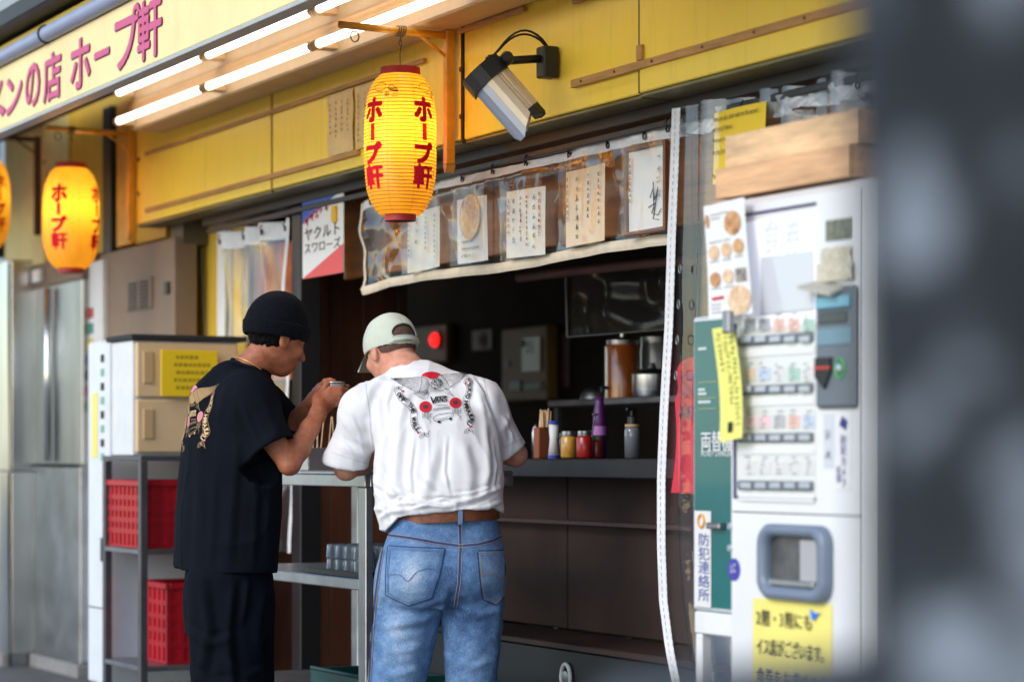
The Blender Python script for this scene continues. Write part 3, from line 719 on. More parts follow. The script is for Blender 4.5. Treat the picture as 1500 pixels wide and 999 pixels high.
card(921, 975, 2.205, 1.940, 'brown wood framed autograph card at the right end of the valance', 5, PAPERW, frame=mat('frame_wood', srgb(120, 74, 44), 0.5, var=0.2), cols=2)
mk = MB()                                     # the large signature on the framed card
p0 = P(950, 290, CY - 0.04)
for k, pts in enumerate(([(0, 0), (.02, .03), (.03, -.01), (.05, .03)], [(-.01, -.03), (.03, -.02), (.01, -.05), (.05, -.06), (.07, -.04)], [(.02, .05), (.025, -.05)], [(.045, .01), (.02, -.07), (.055, -.075)])):
    mk.tube([(p0.x + a, CY - 0.0345, p0.z + b) for a, b in pts], 0.0018, 4)
sig = mk.build('signature', BLKINK); sig.parent = bpy.data.objects['menu_card.004']; sig.matrix_parent_inverse = Matrix.Translation(sig.parent.location).inverted()

# left clear curtain
lc = thing('vinyl_curtain', 'clear vinyl curtain hanging in folds behind the man in black', 'curtain', (-10.3, CY, 0.8))
LX0, LX1 = XA(318, CY), XA(424, CY)
def lc_pt(s, t):
    x = LX0 + (LX1 - LX0) * s
    return (x + 0.01 * math.sin(t * 5), CY + 0.02 + 0.030 * math.sin(s * 23 + 1.5 * t) * (0.5 + 0.5 * t) + 0.018 * wob(s * 3, t * 2), 0.78 + 1.475 * t)
MB().sheet(lambda s, t: lc_pt(s, t * 0.955), 90, 40).build('film', FILM, lc, smooth=True)
MB().sheet(lambda s, t: lc_pt(s, 0.945 + 0.055 * t), 90, 3).build('top_tape', TAPE, lc, smooth=True)
MB().sheet(lambda s, t: (lambda p: (p[0] + 0.035 * s - 0.03, p[1] - 0.004, p[2]))(lc_pt(1.0, t)), 2, 30).build('side_hem', TAPE, lc, smooth=True)
for s in (0.1, 0.4, 0.7, 0.95): p = lc_pt(s, 0.97); grommet(p[0], p[1] - 0.004, p[2], lc)
# coloured poster seen through it
pp = thing('shop_banner', 'orange printed banner behind the left clear vinyl curtain', 'banner', (-10.1, 4.13, 1.6))
MB().sheet(lambda s, t: (-10.42 + 0.5 * s, 4.14 + 0.004 * math.sin(9 * s), 1.55 + 0.62 * t), 8, 8).build('cloth', mat('orange_banner', srgb(206, 104, 30), 0.6, var=0.5, vscale=7, col2=srgb(120, 36, 20)), pp)
box('hanging_rod', (-10.44, 4.135, 2.17), (-9.9, 4.145, 2.18), BLACK, pp, 0.002)

# right curtain with the wide white edge tape
rc = thing('vinyl_curtain', 'clear vinyl curtain with wide white edge tape beside the ticket machine', 'curtain', (-6.2, CY, 0.2))
edge = [(992, 158), (989, 250), (985, 350), (981, 480), (974, 600), (970, 700), (970, 800), (973, 880), (982, 950), (994, 1010), (1000, 1080)]
ev = np.array([e[1] for e in edge], float); eu = np.array([e[0] for e in edge], float)
def edge_pt(t):
    v = 158 + t * (1080 - 158); u = float(np.interp(v, ev, eu)); return P(u, v, 4.0)
def rc_pt(s, t):
    a = edge_pt(1 - t); x1 = -5.25
    fold = (0.035 * math.sin(s * 26 + 1.2 * t) + 0.02 * math.sin(s * 61 + 3 * t)) * (0.35 + 0.65 * min(1, s * 6)) * (0.7 + 0.3 * (1 - t))
    z = a.z + (2.262 - 2.262) * s
    return (a.x + (x1 - a.x) * s, 4.0 + 0.05 * min(1, s * 3) + fold, z + 0.0)
MB().sheet(lambda s, t: rc_pt(s, t), 70, 60).build('film', FILM, rc, smooth=True)
def tape_pt(s, t):
    a = edge_pt(1 - t); return (a.x + 0.03 * (s - 0.5) * 1.7, a.y - 0.004 + 0.012 * math.sin(s * 3.1), a.z)
MB().sheet(tape_pt, 4, 60).build('edge_tape', TAPE, rc, smooth=True)
for s_ in (0.22, 0.78):
    st = MB()
    for k in range(90):
        t0, t1 = k / 90, (k + 0.55) / 90; a, b = Vector(tape_pt(s_, t0)), Vector(tape_pt(s_, t1)); a.y -= 0.0018; b.y -= 0.0018
        st.add([a - EX * 0.0011, a + EX * 0.0011, b + EX * 0.0011, b - EX * 0.0011], [(0, 1, 2, 3)])
    o = st.build('tape_stitching', mat('stitch_grey', (0.22, 0.23, 0.27), 0.7), rc, fix=False); tag(o, kind='stuff')
for k in range(4):      # teardrop eyelets down the film edge
    p = P(996 - 2 * k, 395 + 52 * k, 3.985)
    MB().tube([(p.x + 0.007 * math.cos(a), 3.985, p.z + 0.017 * math.sin(a) * (1.0 if math.sin(a) > 0 else 0.7)) for a in np.linspace(0, 2 * math.pi, 12, endpoint=False)], 0.0018, 5, closed=True).build('eyelet', STEELD, rc, smooth=True)
tt = thing('curtain_tape', 'crumpled white curtain tape running above the wooden trays', 'curtain', (-5.5, CY, 2.2))
MB().sheet(lambda s, t: (-6.64 + 1.9 * s, CY - 0.01 + 0.02 * math.sin(s * 70 + 3 * t) * math.sin(s * 31) + 0.014 * wob(s * 20, t * 3), 2.222 + 0.055 * t + 0.008 * math.sin(s * 45) * math.sin(s * 13)), 200, 5).build('tape', mat('tape_plastic', (0.62, 0.65, 0.70), 0.22, var=0.15, vscale=20, alpha=1.0, coat=0.5), tt, smooth=True)
MB().sheet(lambda s, t: (-5.95 + 1.2 * s, CY + 0.0 + 0.03 * wob(s * 5, t * 3), 1.9 + 0.33 * t), 60, 20).build('film', FILM, tt, smooth=True)
for s in (0.01, 0.24, 0.55, 0.78): grommet(-6.64 + 1.9 * s, CY - 0.035, 2.25, tt)

# hanging drink poster
ph = thing('hanging_poster', 'blue, white and red drink poster hanging above the man in black', 'poster', (-9.4, CY, 1.9))
Y = CY - 0.02; x0, x1 = XA(443, Y), XA(503, Y); zt, zb = ZA(473, 289, Y), ZA(473, 404, Y); w, h = x1 - x0, zt - zb
box('sheet', (x0, Y, zb), (x1, Y + 0.004, zt), PAPERW, ph, 0.001)
def quad(name, pts, y, m, root): return MB().add([(x0 + a * w, y, zb + b * h) for a, b in pts], [tuple(range(len(pts)))]).build(name, m, root, fix=False)
quad('blue_corner', [(0, 0.70), (0.85, 1.0), (0, 1.0)], Y - 0.0015, mat('poster_blue', srgb(34, 84, 176), 0.5), ph)
quad('red_corner', [(0, 0), (1, 0), (1, 0.36)], Y - 0.0015, mat('poster_red', srgb(224, 84, 84), 0.5), ph)
mk = MB()
for row, (txt, zz) in enumerate((('ヤクルト', 0.66), ('スワローズ', 0.46))):
    sz = 0.062 if row == 0 else 0.05
    text_on(mk, txt, (x0 + 0.05 * w, Y - 0.003, zb + zz * h), EX, EZ, sz, 0.0, sx=w * 0.9 / (len(txt) * sz))
mk.build('lettering', BLKINK, ph, fix=False)
mk = MB(); rgp = random.Random(3)
for k in range(5): pseudo(mk, Vector((x0 + w * (0.12 + 0.12 * k), Y - 0.003, zb + (0.74 + 0.035 * k) * h)), EX, EZ, 0.05, rgp, 0.004)
mk.build('red_lettering', mat('poster_pink', srgb(226, 60, 70), 0.5), ph, fix=False)
MB().lathe([(0.001, 0), (0.018, 0), (0.022, 0.02), (0.020, 0.07), (0.001, 0.07)], (x0 + w * 0.82, Y - 0.001, zb + 0.64 * h), 10).build('drink_picture', mat('poster_yellow', srgb(236, 184, 40), 0.5), ph).scale = (1, 1, 1)
for a in (0.25, 0.75): MB().tube([(x0 + a * w, Y + 0.002, zt - 0.01), (x0 + a * w, Y + 0.002, zt + 0.05)], 0.002, 5).build('hook', BLACK, ph)

# clothes hanging behind the right curtain
hs = thing('hanging_shirt', 'red t-shirt with purple letters hanging behind the clear curtain', 'shirt', (-6.1, 4.1, 0.9))
Y = 4.11; xa, xb = XA(983, Y), XA(1075, Y); za, zb_ = ZA(1000, 525, Y), ZA(1000, 722, Y)
def shirt_pt(s, t):
    r = 1 - (1 - s) ** 4 * 0.0
    zt_ = za - 0.16 * max(0, 0.4 - s) ** 1.4 * 3
    return (xa + 0.02 * math.sin(t * 3) + (xb - xa) * s, Y + 0.015 * math.sin(s * 14 + t) - 0.03 * math.sin(s * 3.1), zb_ + (zt_ - zb_) * t)
MB().sheet(shirt_pt, 30, 20).build('cloth', mat('red_cloth', srgb(226, 36, 66), 0.75, var=0.08), hs, smooth=True)
mk = MB()
for k in range(3): pseudo(mk, Vector((XA(1006, Y - 0.06) + 0.04 * (k - 1), Y - 0.052, zb_ + (za - zb_) * 0.60)), EX, EZ, 0.05, random.Random(k + 20), 0.005)
for txt, zz, sz in (('ST', 0.80, 0.07),):
    vs, fs = fit(txt, sz * 1.3, sz); V, F = flat(vs, fs, (XA(1006, Y - 0.06), Y - 0.052, zb_ + (za - zb_) * zz), EX, EZ); mk.add(V, F)
mk.build('lettering', mat('purple_print', srgb(110, 40, 130), 0.7), hs, fix=False)
hp = thing('hanging_trousers', 'dark blue trousers hanging below the red shirt behind the curtain', 'trousers', (-6.1, 4.15, 0.2))
MB().sheet(lambda s, t: (xa + 0.05 + (xb - xa - 0.05) * s, Y + 0.035 + 0.02 * math.sin(s * 17 + 2 * t), 0.12 + (zb_ - 0.10) * t), 30, 20).build('cloth', mat('dark_denim', (0.02, 0.028, 0.05), 0.8, var=0.4, vscale=12), hp, smooth=True)

# yellow English card in the curtain
yc = thing('yellow_sign_card', 'yellow card with handwritten English above the wooden trays', 'sign', (-6, 4.03, 2.0))
Y = CY - 0.045; x0, x1 = XA(1044, Y), XA(1121, Y); zt, zb = ZA(1080, 158, Y), ZA(1080, 264, Y)
MB().sheet(lambda s, t: (x0 + (x1 - x0) * s, Y + 0.006 * math.sin(s * 5 + t * 2), zb + (zt - zb) * t), 8, 8).build('card', YSIGN, yc, smooth=True)
mk = MB()
for txt, zz, wd in (('There are also chair seats on the second', 0.90, 0.92), ('and third floors.', 0.76, 0.42), ('Please purchase a ticket and hand it to the staff', 0.60, 0.95), ('on the first floor.', 0.44, 0.42), ('Please', 0.10, 0.16)):
    vs, fs = fit(txt, (x1 - x0) * wd * 0.94, 0.016); V, F = flat(vs, fs, (x0 + (x1 - x0) * (0.03 + wd * 0.47), Y - 0.008, zb + (zt - zb) * zz), EX, EZ); mk.add(V, F)
mk.build('lettering', BLKINK, yc, fix=False)

# ================================================================== ticket machine
MY = 3.5
MX0, MX1, MZ1 = XA(1065, MY), XA(1272, MY), 1.885
tm = thing('ticket_machine', 'white meal ticket machine with button rows and coin panel, wooden trays on top', 'vending machine', ((MX0 + MX1) / 2, MY, 0))
TMW = mat('machine_white', (0.77, 0.775, 0.78), 0.33, var=0.04, vscale=3, dirt=0.06, coat=0.2)
box('cabinet', (MX0, MY, 0.06), (MX1, 3.95, MZ1), TMW, tm, 0.022)
box('plinth', (MX0 + 0.02, MY + 0.02, 0.0), (MX1 - 0.02, 3.93, 0.0599), BLACKM, tm, 0)
def mrect(name, u0, v0, u1, v1, m, th=0.004, base=0.0, c=0.002, root=tm, Y=None):
    """rectangle on the machine front, horizontal in the world; v measured at its centre"""
    Y = MY if Y is None else Y
    um = (u0 + u1) / 2; return box(name, (XA(u0, Y), Y - base - th, ZA(um, v1, Y)), (XA(u1, Y), Y - base + 0.002, ZA(um, v0, Y)), m, root, c)
mrect('display_panel', 1088, 318, 1196, 478, mat('display_white', (0.78, 0.78, 0.88), 0.25, emit=(0.86, 0.90, 1.0), estr=0.15), 0.004)
mrect('panel_edge', 1088, 305, 1196, 309, mat('edge_purple', (0.10, 0.08, 0.18), 0.5), 0.007)
mrect('screen', 1118, 372, 1194, 458, mat('screen_grey', (0.60, 0.62, 0.66), 0.12, coat=0.6), 0.004, 0.0045)
mk = MB()
for ch, u in (('食', 1133), ('券', 1164)):
    vs, fs = fit(ch, 0.075, 0.095); p = P(u, 345, MY); V, F = flat(vs, fs, (p.x, MY - 0.0062, p.z), EX, EZ); mk.add(V, F)
mk.build('heading', mat('pale_blue', srgb(214, 220, 246), 0.5), tm, fix=False)
mrect('button_board', 1080, 474, 1196, 727, mat('board_cream', (0.70, 0.72, 0.70), 0.25, coat=0.4), 0.003, 0.0)
mrect('board_edge', 1076, 474, 1079.6, 730, mat('edge_purple', (0.10, 0.08, 0.18), 0.5), 0.006)
mrect('board_edge', 1080, 728, 1196, 731, mat('edge_purple', (0.10, 0.08, 0.18), 0.5), 0.006)
LBL = {'grey': (0.30, 0.32, 0.33), 'pink': srgb(236, 180, 176), 'orange': srgb(240, 170, 140), 'green': srgb(130, 190, 160), 'tan': srgb(216, 180, 140), 'blue': srgb(170, 196, 224), 'pale': (0.68, 0.66, 0.62), 'rose': srgb(244, 190, 200)}
rows = [(497, 476, ['grey', 'grey', 'orange', 'orange', 'green']), (570, 548, ['tan', 'blue', 'pale', 'green', 'pale']), (641, 617, ['rose', 'rose', 'grey', 'orange', 'blue']), (711, 684, ['pale', 'pale', 'pale', 'pale', 'pale'])]
for vb, vl, cols_ in rows:
    mrect('button_rail', 1084, vb - 7, 1194, vb + 7, mat('rail_grey', (0.14, 0.16, 0.18), 0.35), 0.008, 0.003, 0.004)
    mrect('price_strip', 1084, vb + 13, 1195, vb + 24, PAPERW, 0.003, 0.003, 0.001)
    for k, cn in enumerate(cols_):
        ub = 1091 + 21.5 * k
        mrect('button', ub, vb - 5, ub + 15, vb + 5, mat('button_grey', (0.42, 0.47, 0.52), 0.2, coat=0.5), 0.006, 0.011, 0.003)
        mrect('button_label', ub + 1, vl - 9, ub + 18, vl + 10, mat('label_' + cn, tuple(c * 0.62 + 0.27 for c in LBL[cn]), 0.4), 0.002, 0.003, 0.0005)
for v in (742, 744.5): pass
box('door_joint', (MX0 + 0.03, MY - 0.0012, ZA(1130, 752, MY)), (MX1 - 0.03, MY + 0.001, ZA(1130, 750, MY)), GREYINK, tm, 0)
box('door_joint', (XA(1259.5, MY), MY - 0.0012, 0.10), (XA(1260.5, MY), MY + 0.001, 1.86), mat('joint_grey', (0.25, 0.27, 0.30), 0.5), tm, 0)
mk = MB(); rgb_ = random.Random(8)
for vb, vl, cols_ in rows:
    for k in range(5):
        for q in range(5):
            u_ = 1093 + 21.5 * k + rgb_.uniform(0, 6); v_ = vl - 14 + q * 6 + rgb_.uniform(-1, 1); L_ = rgb_.uniform(3, 9); p = P(u_, v_, MY); mk.add([(p.x, MY - 0.0058, p.z), (p.x + L_ * 0.003, MY - 0.0058, p.z), (p.x + L_ * 0.003, MY - 0.0058, p.z + 0.003), (p.x, MY - 0.0058, p.z + 0.003)], [(0, 1, 2, 3)])
tag(mk.build('label_print', mat('label_ink', (0.28, 0.27, 0.27), 0.6), tm, fix=False), kind='stuff')
mrect('photo_sticker', 1210, 321, 1247, 352, mat('photo_dark', (0.06, 0.09, 0.06), 0.3, var=0.8, vscale=60, col2=(0.25, 0.24, 0.16)), 0.002, 0.0, 0.0005)
for k, (u0, v0, u1, v1) in enumerate(((1205, 362, 1248, 392), (1202, 385, 1252, 412))):
    x0, x1 = XA(u0, MY), XA(u1, MY); z0, z1 = ZA((u0 + u1) / 2, v1, MY), ZA((u0 + u1) / 2, v0, MY)
    MB().sheet(lambda s, t: (x0 + (x1 - x0) * s, MY - 0.004 - 0.006 * k - 0.006 * abs(wob(s * 5 + k, t * 5)), z0 + (z1 - z0) * t), 14, 10).build('crumpled_note', mat('note_paper', (0.62, 0.58, 0.46), 0.7, var=0.15, vscale=30), tm)
SLATE = mat('slate_plastic', (0.13, 0.155, 0.18), 0.35, var=0.06)
cp = mrect('coin_panel', 1201, 420, 1257, 598, SLATE, 0.016, 0.0, 0.008)
pz = P(1206, 422, MY); px_ = P(1254, 415, MY)
MB().prism([(XA(1192, MY), MY - 0.05, ZA(1192, 420, MY)), (XA(1240, MY), MY - 0.05, ZA(1240, 430, MY)), (XA(1240, MY), MY - 0.0, ZA(1240, 418, MY)), (XA(1200, MY), MY - 0.0, ZA(1200, 410, MY))], (0, 0, -0.008)).build('note_shelf', mat('shelf_beige', (0.45, 0.43, 0.36), 0.5), tm)
mrect('note_slot', 1206, 434, 1254, 452, mat('slot_cyan', srgb(110, 170, 190), 0.25), 0.010, 0.016, 0.003)
mrect('amount_display', 1208, 457, 1248, 474, mat('lcd_dark', (0.03, 0.04, 0.05), 0.15), 0.004, 0.016, 0.002)
mrect('lower_window', 1204, 480, 1254, 506, mat('slot_cyan2', srgb(104, 138, 152), 0.25), 0.003, 0.016, 0.002)
p = P(1216, 545, MY)
MB().prism([(p.x - 0.034, MY - 0.016, p.z + 0.036), (p.x + 0.032, MY - 0.016, p.z + 0.036), (p.x + 0.032, MY - 0.016, p.z), (p.x + 0.004, MY - 0.016, p.z - 0.042), (p.x - 0.034, MY - 0.016, p.z - 0.012)], (0, -0.008, 0)).build('coin_slot', BLACK, tm)
box('coin_slot_lip', (p.x - 0.034, MY - 0.027, p.z + 0.006), (p.x + 0.034, MY - 0.024, p.z + 0.014), mat('lip_red', srgb(190, 60, 50), 0.4), tm, 0.001)
p = P(1238, 540, MY)
MB().tube([(p.x + 0.019 * math.cos(a), MY - 0.017, p.z + 0.024 * math.sin(a)) for a in np.linspace(0, 2 * math.pi, 24, endpoint=False)], 0.0035, 6, closed=True).build('return_ring', mat('ring_green', srgb(70, 170, 90), 0.4), tm, smooth=True)
MB().lathe([(0.014, -0.014), (0.012, -0.022), (0.001, -0.024)], (p.x, MY, p.z), 16, axis=(0, 1, 0)).build('return_knob', STEEL, tm, auto=40)
# camera warning sticker
ck = mrect('camera_sticker', 1225, 604, 1247, 718, PAPERW, 0.002, 0.0, 0.0005)
mk = MB()
text_on(mk, '防犯カメラ', (XA(1232, MY), MY - 0.0035, ZA(1239, 636, MY)), EX, EZ, 0.0265, 0.0, True, sx=1.0)
text_on(mk, '設置', (XA(1226, MY), MY - 0.0035, ZA(1229, 682, MY)), EX, EZ, 0.021, 0.0, True)
p = P(1236, 620, MY); mk.add([(p.x - 0.016, MY - 0.0035, p.z - 0.004), (p.x + 0.012, MY - 0.0035, p.z - 0.018), (p.x + 0.018, MY - 0.0035, p.z + 0.006), (p.x - 0.004, MY - 0.0035, p.z + 0.018)], [(0, 1, 2, 3)])
mk.build('sticker_lettering', NAVYINK, ck, fix=False)
s2 = mrect('small_sticker', 1207, 606, 1222, 686, mat('sticker_grey', (0.60, 0.62, 0.66), 0.4), 0.0015, 0.0, 0.0005)
scribble(MB(), (XA(1209, MY), MY - 0.003, ZA(1214, 680, MY)), EX, EZ, 0.03, 0.10, 22, 77, 0.0009, 0.8).build('sticker_lettering', GREYINK, s2)
# dispensing mouth
def rrect(u0, v0, u1, v1, Y, rad, n=6):
    x0, x1 = XA(u0, Y), XA(u1, Y); um = (u0 + u1) / 2; z0, z1 = ZA(um, v1, Y), ZA(um, v0, Y); pts = []
    for cx, cz, a0 in ((x1 - rad, z1 - rad, 0), (x0 + rad, z1 - rad, 90), (x0 + rad, z0 + rad, 180), (x1 - rad, z0 + rad, 270)):
        for k in range(n + 1): a = R(a0 + 90 * k / n); pts.append((cx + rad * math.cos(a), cz + rad * math.sin(a)))
    return pts
outer = rrect(1121, 768, 1221, 880, MY, 0.05); inner = rrect(1131, 786, 1207, 860, MY, 0.032)
mb = MB(); n = len(outer); V = []
for pts, y in ((outer, MY), (outer, MY - 0.022), ([((a[0] * 0.75 + b[0] * 0.25), (a[1] * 0.75 + b[1] * 0.25)) for a, b in zip(outer, inner)], MY - 0.032), ([((a[0] * 0.25 + b[0] * 0.75), (a[1] * 0.25 + b[1] * 0.75)) for a, b in zip(outer, inner)], MY - 0.030), (inner, MY - 0.018), (inner, MY - 0.004)):
    V += [(a, y, b) for a, b in pts]
mb.add(V, [(k * n + i, k * n + (i + 1) % n, (k + 1) * n + (i + 1) % n, (k + 1) * n + i) for k in range(5) for i in range(n)])
mb.build('mouth_frame', mat('mouth_blue', srgb(116, 128, 146), 0.35, var=0.05), tm, smooth=True)
MB().add([(a, MY - 0.004, b) for a, b in inner], [tuple(range(n))]).build('mouth_back', mat('mouth_inside', (0.10, 0.10, 0.10), 0.3, var=0.5, vscale=9), tm)
box('mouth_tray', (XA(1134, MY), MY - 0.02, ZA(1170, 858, MY)), (XA(1200, MY), MY - 0.005, ZA(1170, 850, MY)), STEEL, tm, 0.002)
box('mouth_divider', (XA(1176, MY), MY - 0.010, ZA(1170, 850, MY)), (XA(1203, MY), MY - 0.006, ZA(1170, 790, MY)), mat('mouth_pale', (0.40, 0.40, 0.41), 0.3), tm, 0.002)
for v in (771, 803):
    p = P(1070, v, MY); MB().lathe([(0.010, 0), (0.010, -0.005), (0.006, -0.006), (0.001, -0.004)], p, 14, axis=(0, 1, 0)).build('lock', STEEL, tm, auto=30)
p = P(1075.5, 834, MY); rs = MB().lathe([(0.001, -0.002), (0.030, -0.002), (0.0305, 0)], p, 28, axis=(0, 1, 0)).build('round_sticker', mat('sticker_violet', srgb(66, 62, 160), 0.4), tm)
vs, fs = fit('LC', 0.024, 0.022); V, F = flat(vs, fs, (p.x, MY - 0.0035, p.z + 0.004), EX + EZ * 0.15, EZ); MB().add(V, F).build('sticker_lettering', PAPERW, rs, fix=False)
# yellow notice on the front
yn = thing('yellow_notice', 'yellow paper notice with black Japanese lines taped under the machine mouth', 'notice', P(1160, 990, MY))
x0, x1 = XA(1103, MY), XA(1218, MY); zt, zb = ZA(1160, 880, MY), 0.40
MB().sheet(lambda s, t: (x0 + (x1 - x0) * s + 0.006 * t, MY - 0.004 - 0.003 * math.sin(s * 4), zb + (zt - zb) * t), 8, 8).build('paper', PAPERY, yn, smooth=True)
for k, txt in enumerate(('2階・3階にも', 'イス席がございます。', '食券をお求めの上', '1階のカウンターへ')):
    mk = MB(); n_ = sum(1.0 if ord(c) > 255 else 0.6 for c in txt)
    text_on(mk, txt, (x0 + 0.026, MY - 0.0085, zt - 0.026 - k * 0.074), EX, EZ, 0.046, 0.0, sx=min(0.9, (x1 - x0 - 0.03) / (n_ * 0.046)))
    text_on(mk, txt, (x0 + 0.0275, MY - 0.0088, zt - 0.026 - k * 0.074), EX, EZ, 0.046, 0.0, sx=min(0.9, (x1 - x0 - 0.03) / (n_ * 0.046)))
    mk.build('line_of_text', BLKINK, yn, fix=False)
p = P(1198, 899, MY)
MB().prism([(p.x - 0.022, MY - 0.0085, p.z + 0.012), (p.x - 0.016, MY - 0.0085, p.z - 0.014), (p.x - 0.002, MY - 0.0085, p.z - 0.016), (p.x + 0.008, MY - 0.0085, p.z - 0.002), (p.x + 0.03, MY - 0.0085, p.z + 0.004), (p.x - 0.004, MY - 0.0085, p.z + 0.003)], (0, -0.001, 0)).build('blue_mark', mat('blue_mark', srgb(40, 120, 230), 0.5), yn)
# wooden trays on top of the machine
for k, (lab, u0, u1, z0, z1) in enumerate((('lower pale wooden tray standing on the white ticket machine', 1057, 1251, 1.893, 1.974), ('upper pale wooden tray stacked on another above the ticket machine', 1062, 1254, 1.976, 2.062))):
    tr = thing('wooden_tray', lab, 'tray', (XA(1150, 3.52), 3.7, z0), 'wooden trays on the ticket machine')
    a, b = XA(u0, 3.52), XA(u1, 3.52); mW = CYP if k else mat('cypress_wood_b', srgb(220, 172, 126), 0.5, var=0.34, vscale=3.0, stretch=(1.3, 11, 12), bump=0.03, bscale=14)
    box('front_board', (a, 3.50 + 0.02 * k, z0), (b, 3.515 + 0.02 * k, z1), mW, tr, 0.002)
    box('rear_board', (a, 3.85, z0), (b, 3.865, z1), mW, tr, 0.002)
    box('side_board', (b - 0.016, 3.5155 + 0.02 * k, z0 + 0.001), (b - 0.001, 3.8495, z1 - 0.001), mW, tr, 0.002)
    box('side_board', (a + 0.001, 3.5155 + 0.02 * k, z0 + 0.001), (a + 0.016, 3.8495, z1 - 0.001), mW, tr, 0.002)
    box('bottom_board', (a + 0.017, 3.516 + 0.02 * k, z0 + 0.002), (b - 0.017, 3.849, z0 + 0.010), mW, tr, 0)
# menu flyer
ff = thing('menu_flyer', 'white menu flyer with round soup bowl photos hung at the machine corner', 'flyer', P(1066, 465, 3.44))
FYC = [P(1038, 467, 3.44), P(1101, 459, 3.44), P(1092, 289, 3.47), P(1030, 303, 3.47)]
def fpt(s, t, e=0.0):
    a = FYC[0].lerp(FYC[1], s); b = FYC[3].lerp(FYC[2], s); q = a.lerp(b, t); return (q.x, q.y - e + 0.004 * math.sin(t * 3 + s * 2), q.z)
MB().sheet(lambda s, t: fpt(s, t), 8, 10).build('sheet', PAPERW, ff, smooth=True)
def disc(s, t, rs_, rt, m, name='bowl_photo'):
    pts = [fpt(s + rs_ * math.cos(a), t + rt * math.sin(a), 0.003) for a in np.linspace(0, 2 * math.pi, 20, endpoint=False)]
    MB().add(pts, [tuple(range(20))]).build(name, m, ff, fix=False)
SOUP = mat('soup_photo', srgb(222, 176, 118), 0.5, var=0.5, vscale=45, col2=srgb(160, 96, 50))
SOUP2 = mat('soup_photo_pale', srgb(236, 216, 186), 0.5, var=0.4, vscale=55, col2=srgb(206, 152, 96))
disc(0.70, 0.80, 0.20, 0.105, SOUP); disc(0.08, 0.86, 0.05, 0.06, SOUP)
for s, t, m in ((0.19, 0.575, SOUP2), (0.50, 0.58, SOUP2), (0.80, 0.59, SOUP), (0.19, 0.335, SOUP), (0.50, 0.345, SOUP2)): disc(s, t, 0.125, 0.065, m)
disc(0.73, 0.13, 0.27, 0.125, SOUP2)
MB().add([fpt(a, b, 0.003) for a, b in ((0.68, 0.285), (0.93, 0.285), (0.93, 0.40), (0.68, 0.40))], [(0, 1, 2, 3)]).build('dish_photo', mat('dish_navy', (0.04, 0.05, 0.08), 0.4, var=0.6, vscale=70, col2=(0.5, 0.4, 0.3)), ff, fix=False)
MB().add([fpt(a, b, 0.003) for a, b in ((0.10, 0.155), (0.37, 0.16), (0.37, 0.185), (0.10, 0.18))], [(0, 1, 2, 3)]).build('red_bar', REDINK, ff, fix=False)
mk = MB()
for k, (s0, s1, t) in enumerate(((0.18, 0.55, 0.90), (0.18, 0.40, 0.865), (0.1, 0.4, 0.66), (0.45, 0.6, 0.66), (0.08, 0.3, 0.49), (0.4, 0.6, 0.49), (0.7, 0.9, 0.5), (0.08, 0.3, 0.25), (0.4, 0.6, 0.25), (0.08, 0.3, 0.11), (0.08, 0.3, 0.075), (0.08, 0.3, 0.04))):
    rg = random.Random(k); x = s0
    while x < s1: L = rg.uniform(0.02, 0.06); mk.add([fpt(x, t, 0.003), fpt(x + L, t, 0.003), fpt(x + L, t + 0.012, 0.003), fpt(x, t + 0.012, 0.003)], [(0, 1, 2, 3)]); x += L + 0.02
tag(mk.build('small_print', mat('print_grey', (0.35, 0.34, 0.34), 0.6), ff, fix=False), kind='stuff')
# yellow vertical note with clip
yv = thing('yellow_note_strip', 'pale yellow vertical note clipped between the green and white machines', 'note', P(1066, 648, 3.45))
YC = [P(1054, 648, 3.45), P(1087, 641, 3.45), P(1077, 476, 3.46), P(1045, 482, 3.46)]
def ypt(s, t, e=0.0):
    q = YC[0].lerp(YC[1], s).lerp(YC[3].lerp(YC[2], s), t); return (q.x + 0.004 * math.sin(t * 3), q.y - e + 0.006 * math.sin(t * 4), q.z)
MB().sheet(ypt, 5, 10).build('paper', mat('note_yellow', srgb(236, 232, 120), 0.6, var=0.04), yv, smooth=True)
mk = MB()
for c_, (n0, n1) in enumerate(((0.12, 0.95), (0.30, 0.95), (0.62, 0.95))):
    rg = random.Random(c_ + 3); t = n1; s0 = (0.80, 0.55, 0.25)[c_]
    while t > n0:
        L = rg.uniform(0.025, 0.04)
        for k in range(3):
            a, b = rg.uniform(-0.09, 0.02), rg.uniform(0, L * 0.8); dx, dt = rg.choice(((0.13, 0.006), (0.025, 0.026), (0.1, 0.012)))
            mk.add([ypt(s0 + a, t - b, 0.003), ypt(s0 + a + dx, t - b, 0.003), ypt(s0 + a + dx, t - b + dt * 0.6, 0.003), ypt(s0 + a, t - b + dt * 0.6, 0.003)], [(0, 1, 2, 3)])
        t -= L + 0.012
mk.build('handwriting', BLKINK, yv, fix=False)
MB().add([ypt(a, b, 0.004) for a, b in ((0.40, 0.07), (0.60, 0.07), (0.60, 0.16), (0.40, 0.16))], [(0, 1, 2, 3)]).build('black_mark', BLKINK, yv, fix=False)
p = P(1064, 472, 3.43); box('clip', (p.x - 0.016, 3.425, p.z - 0.028), (p.x + 0.016, 3.445, p.z + 0.03), STEELD, yv, 0.004)

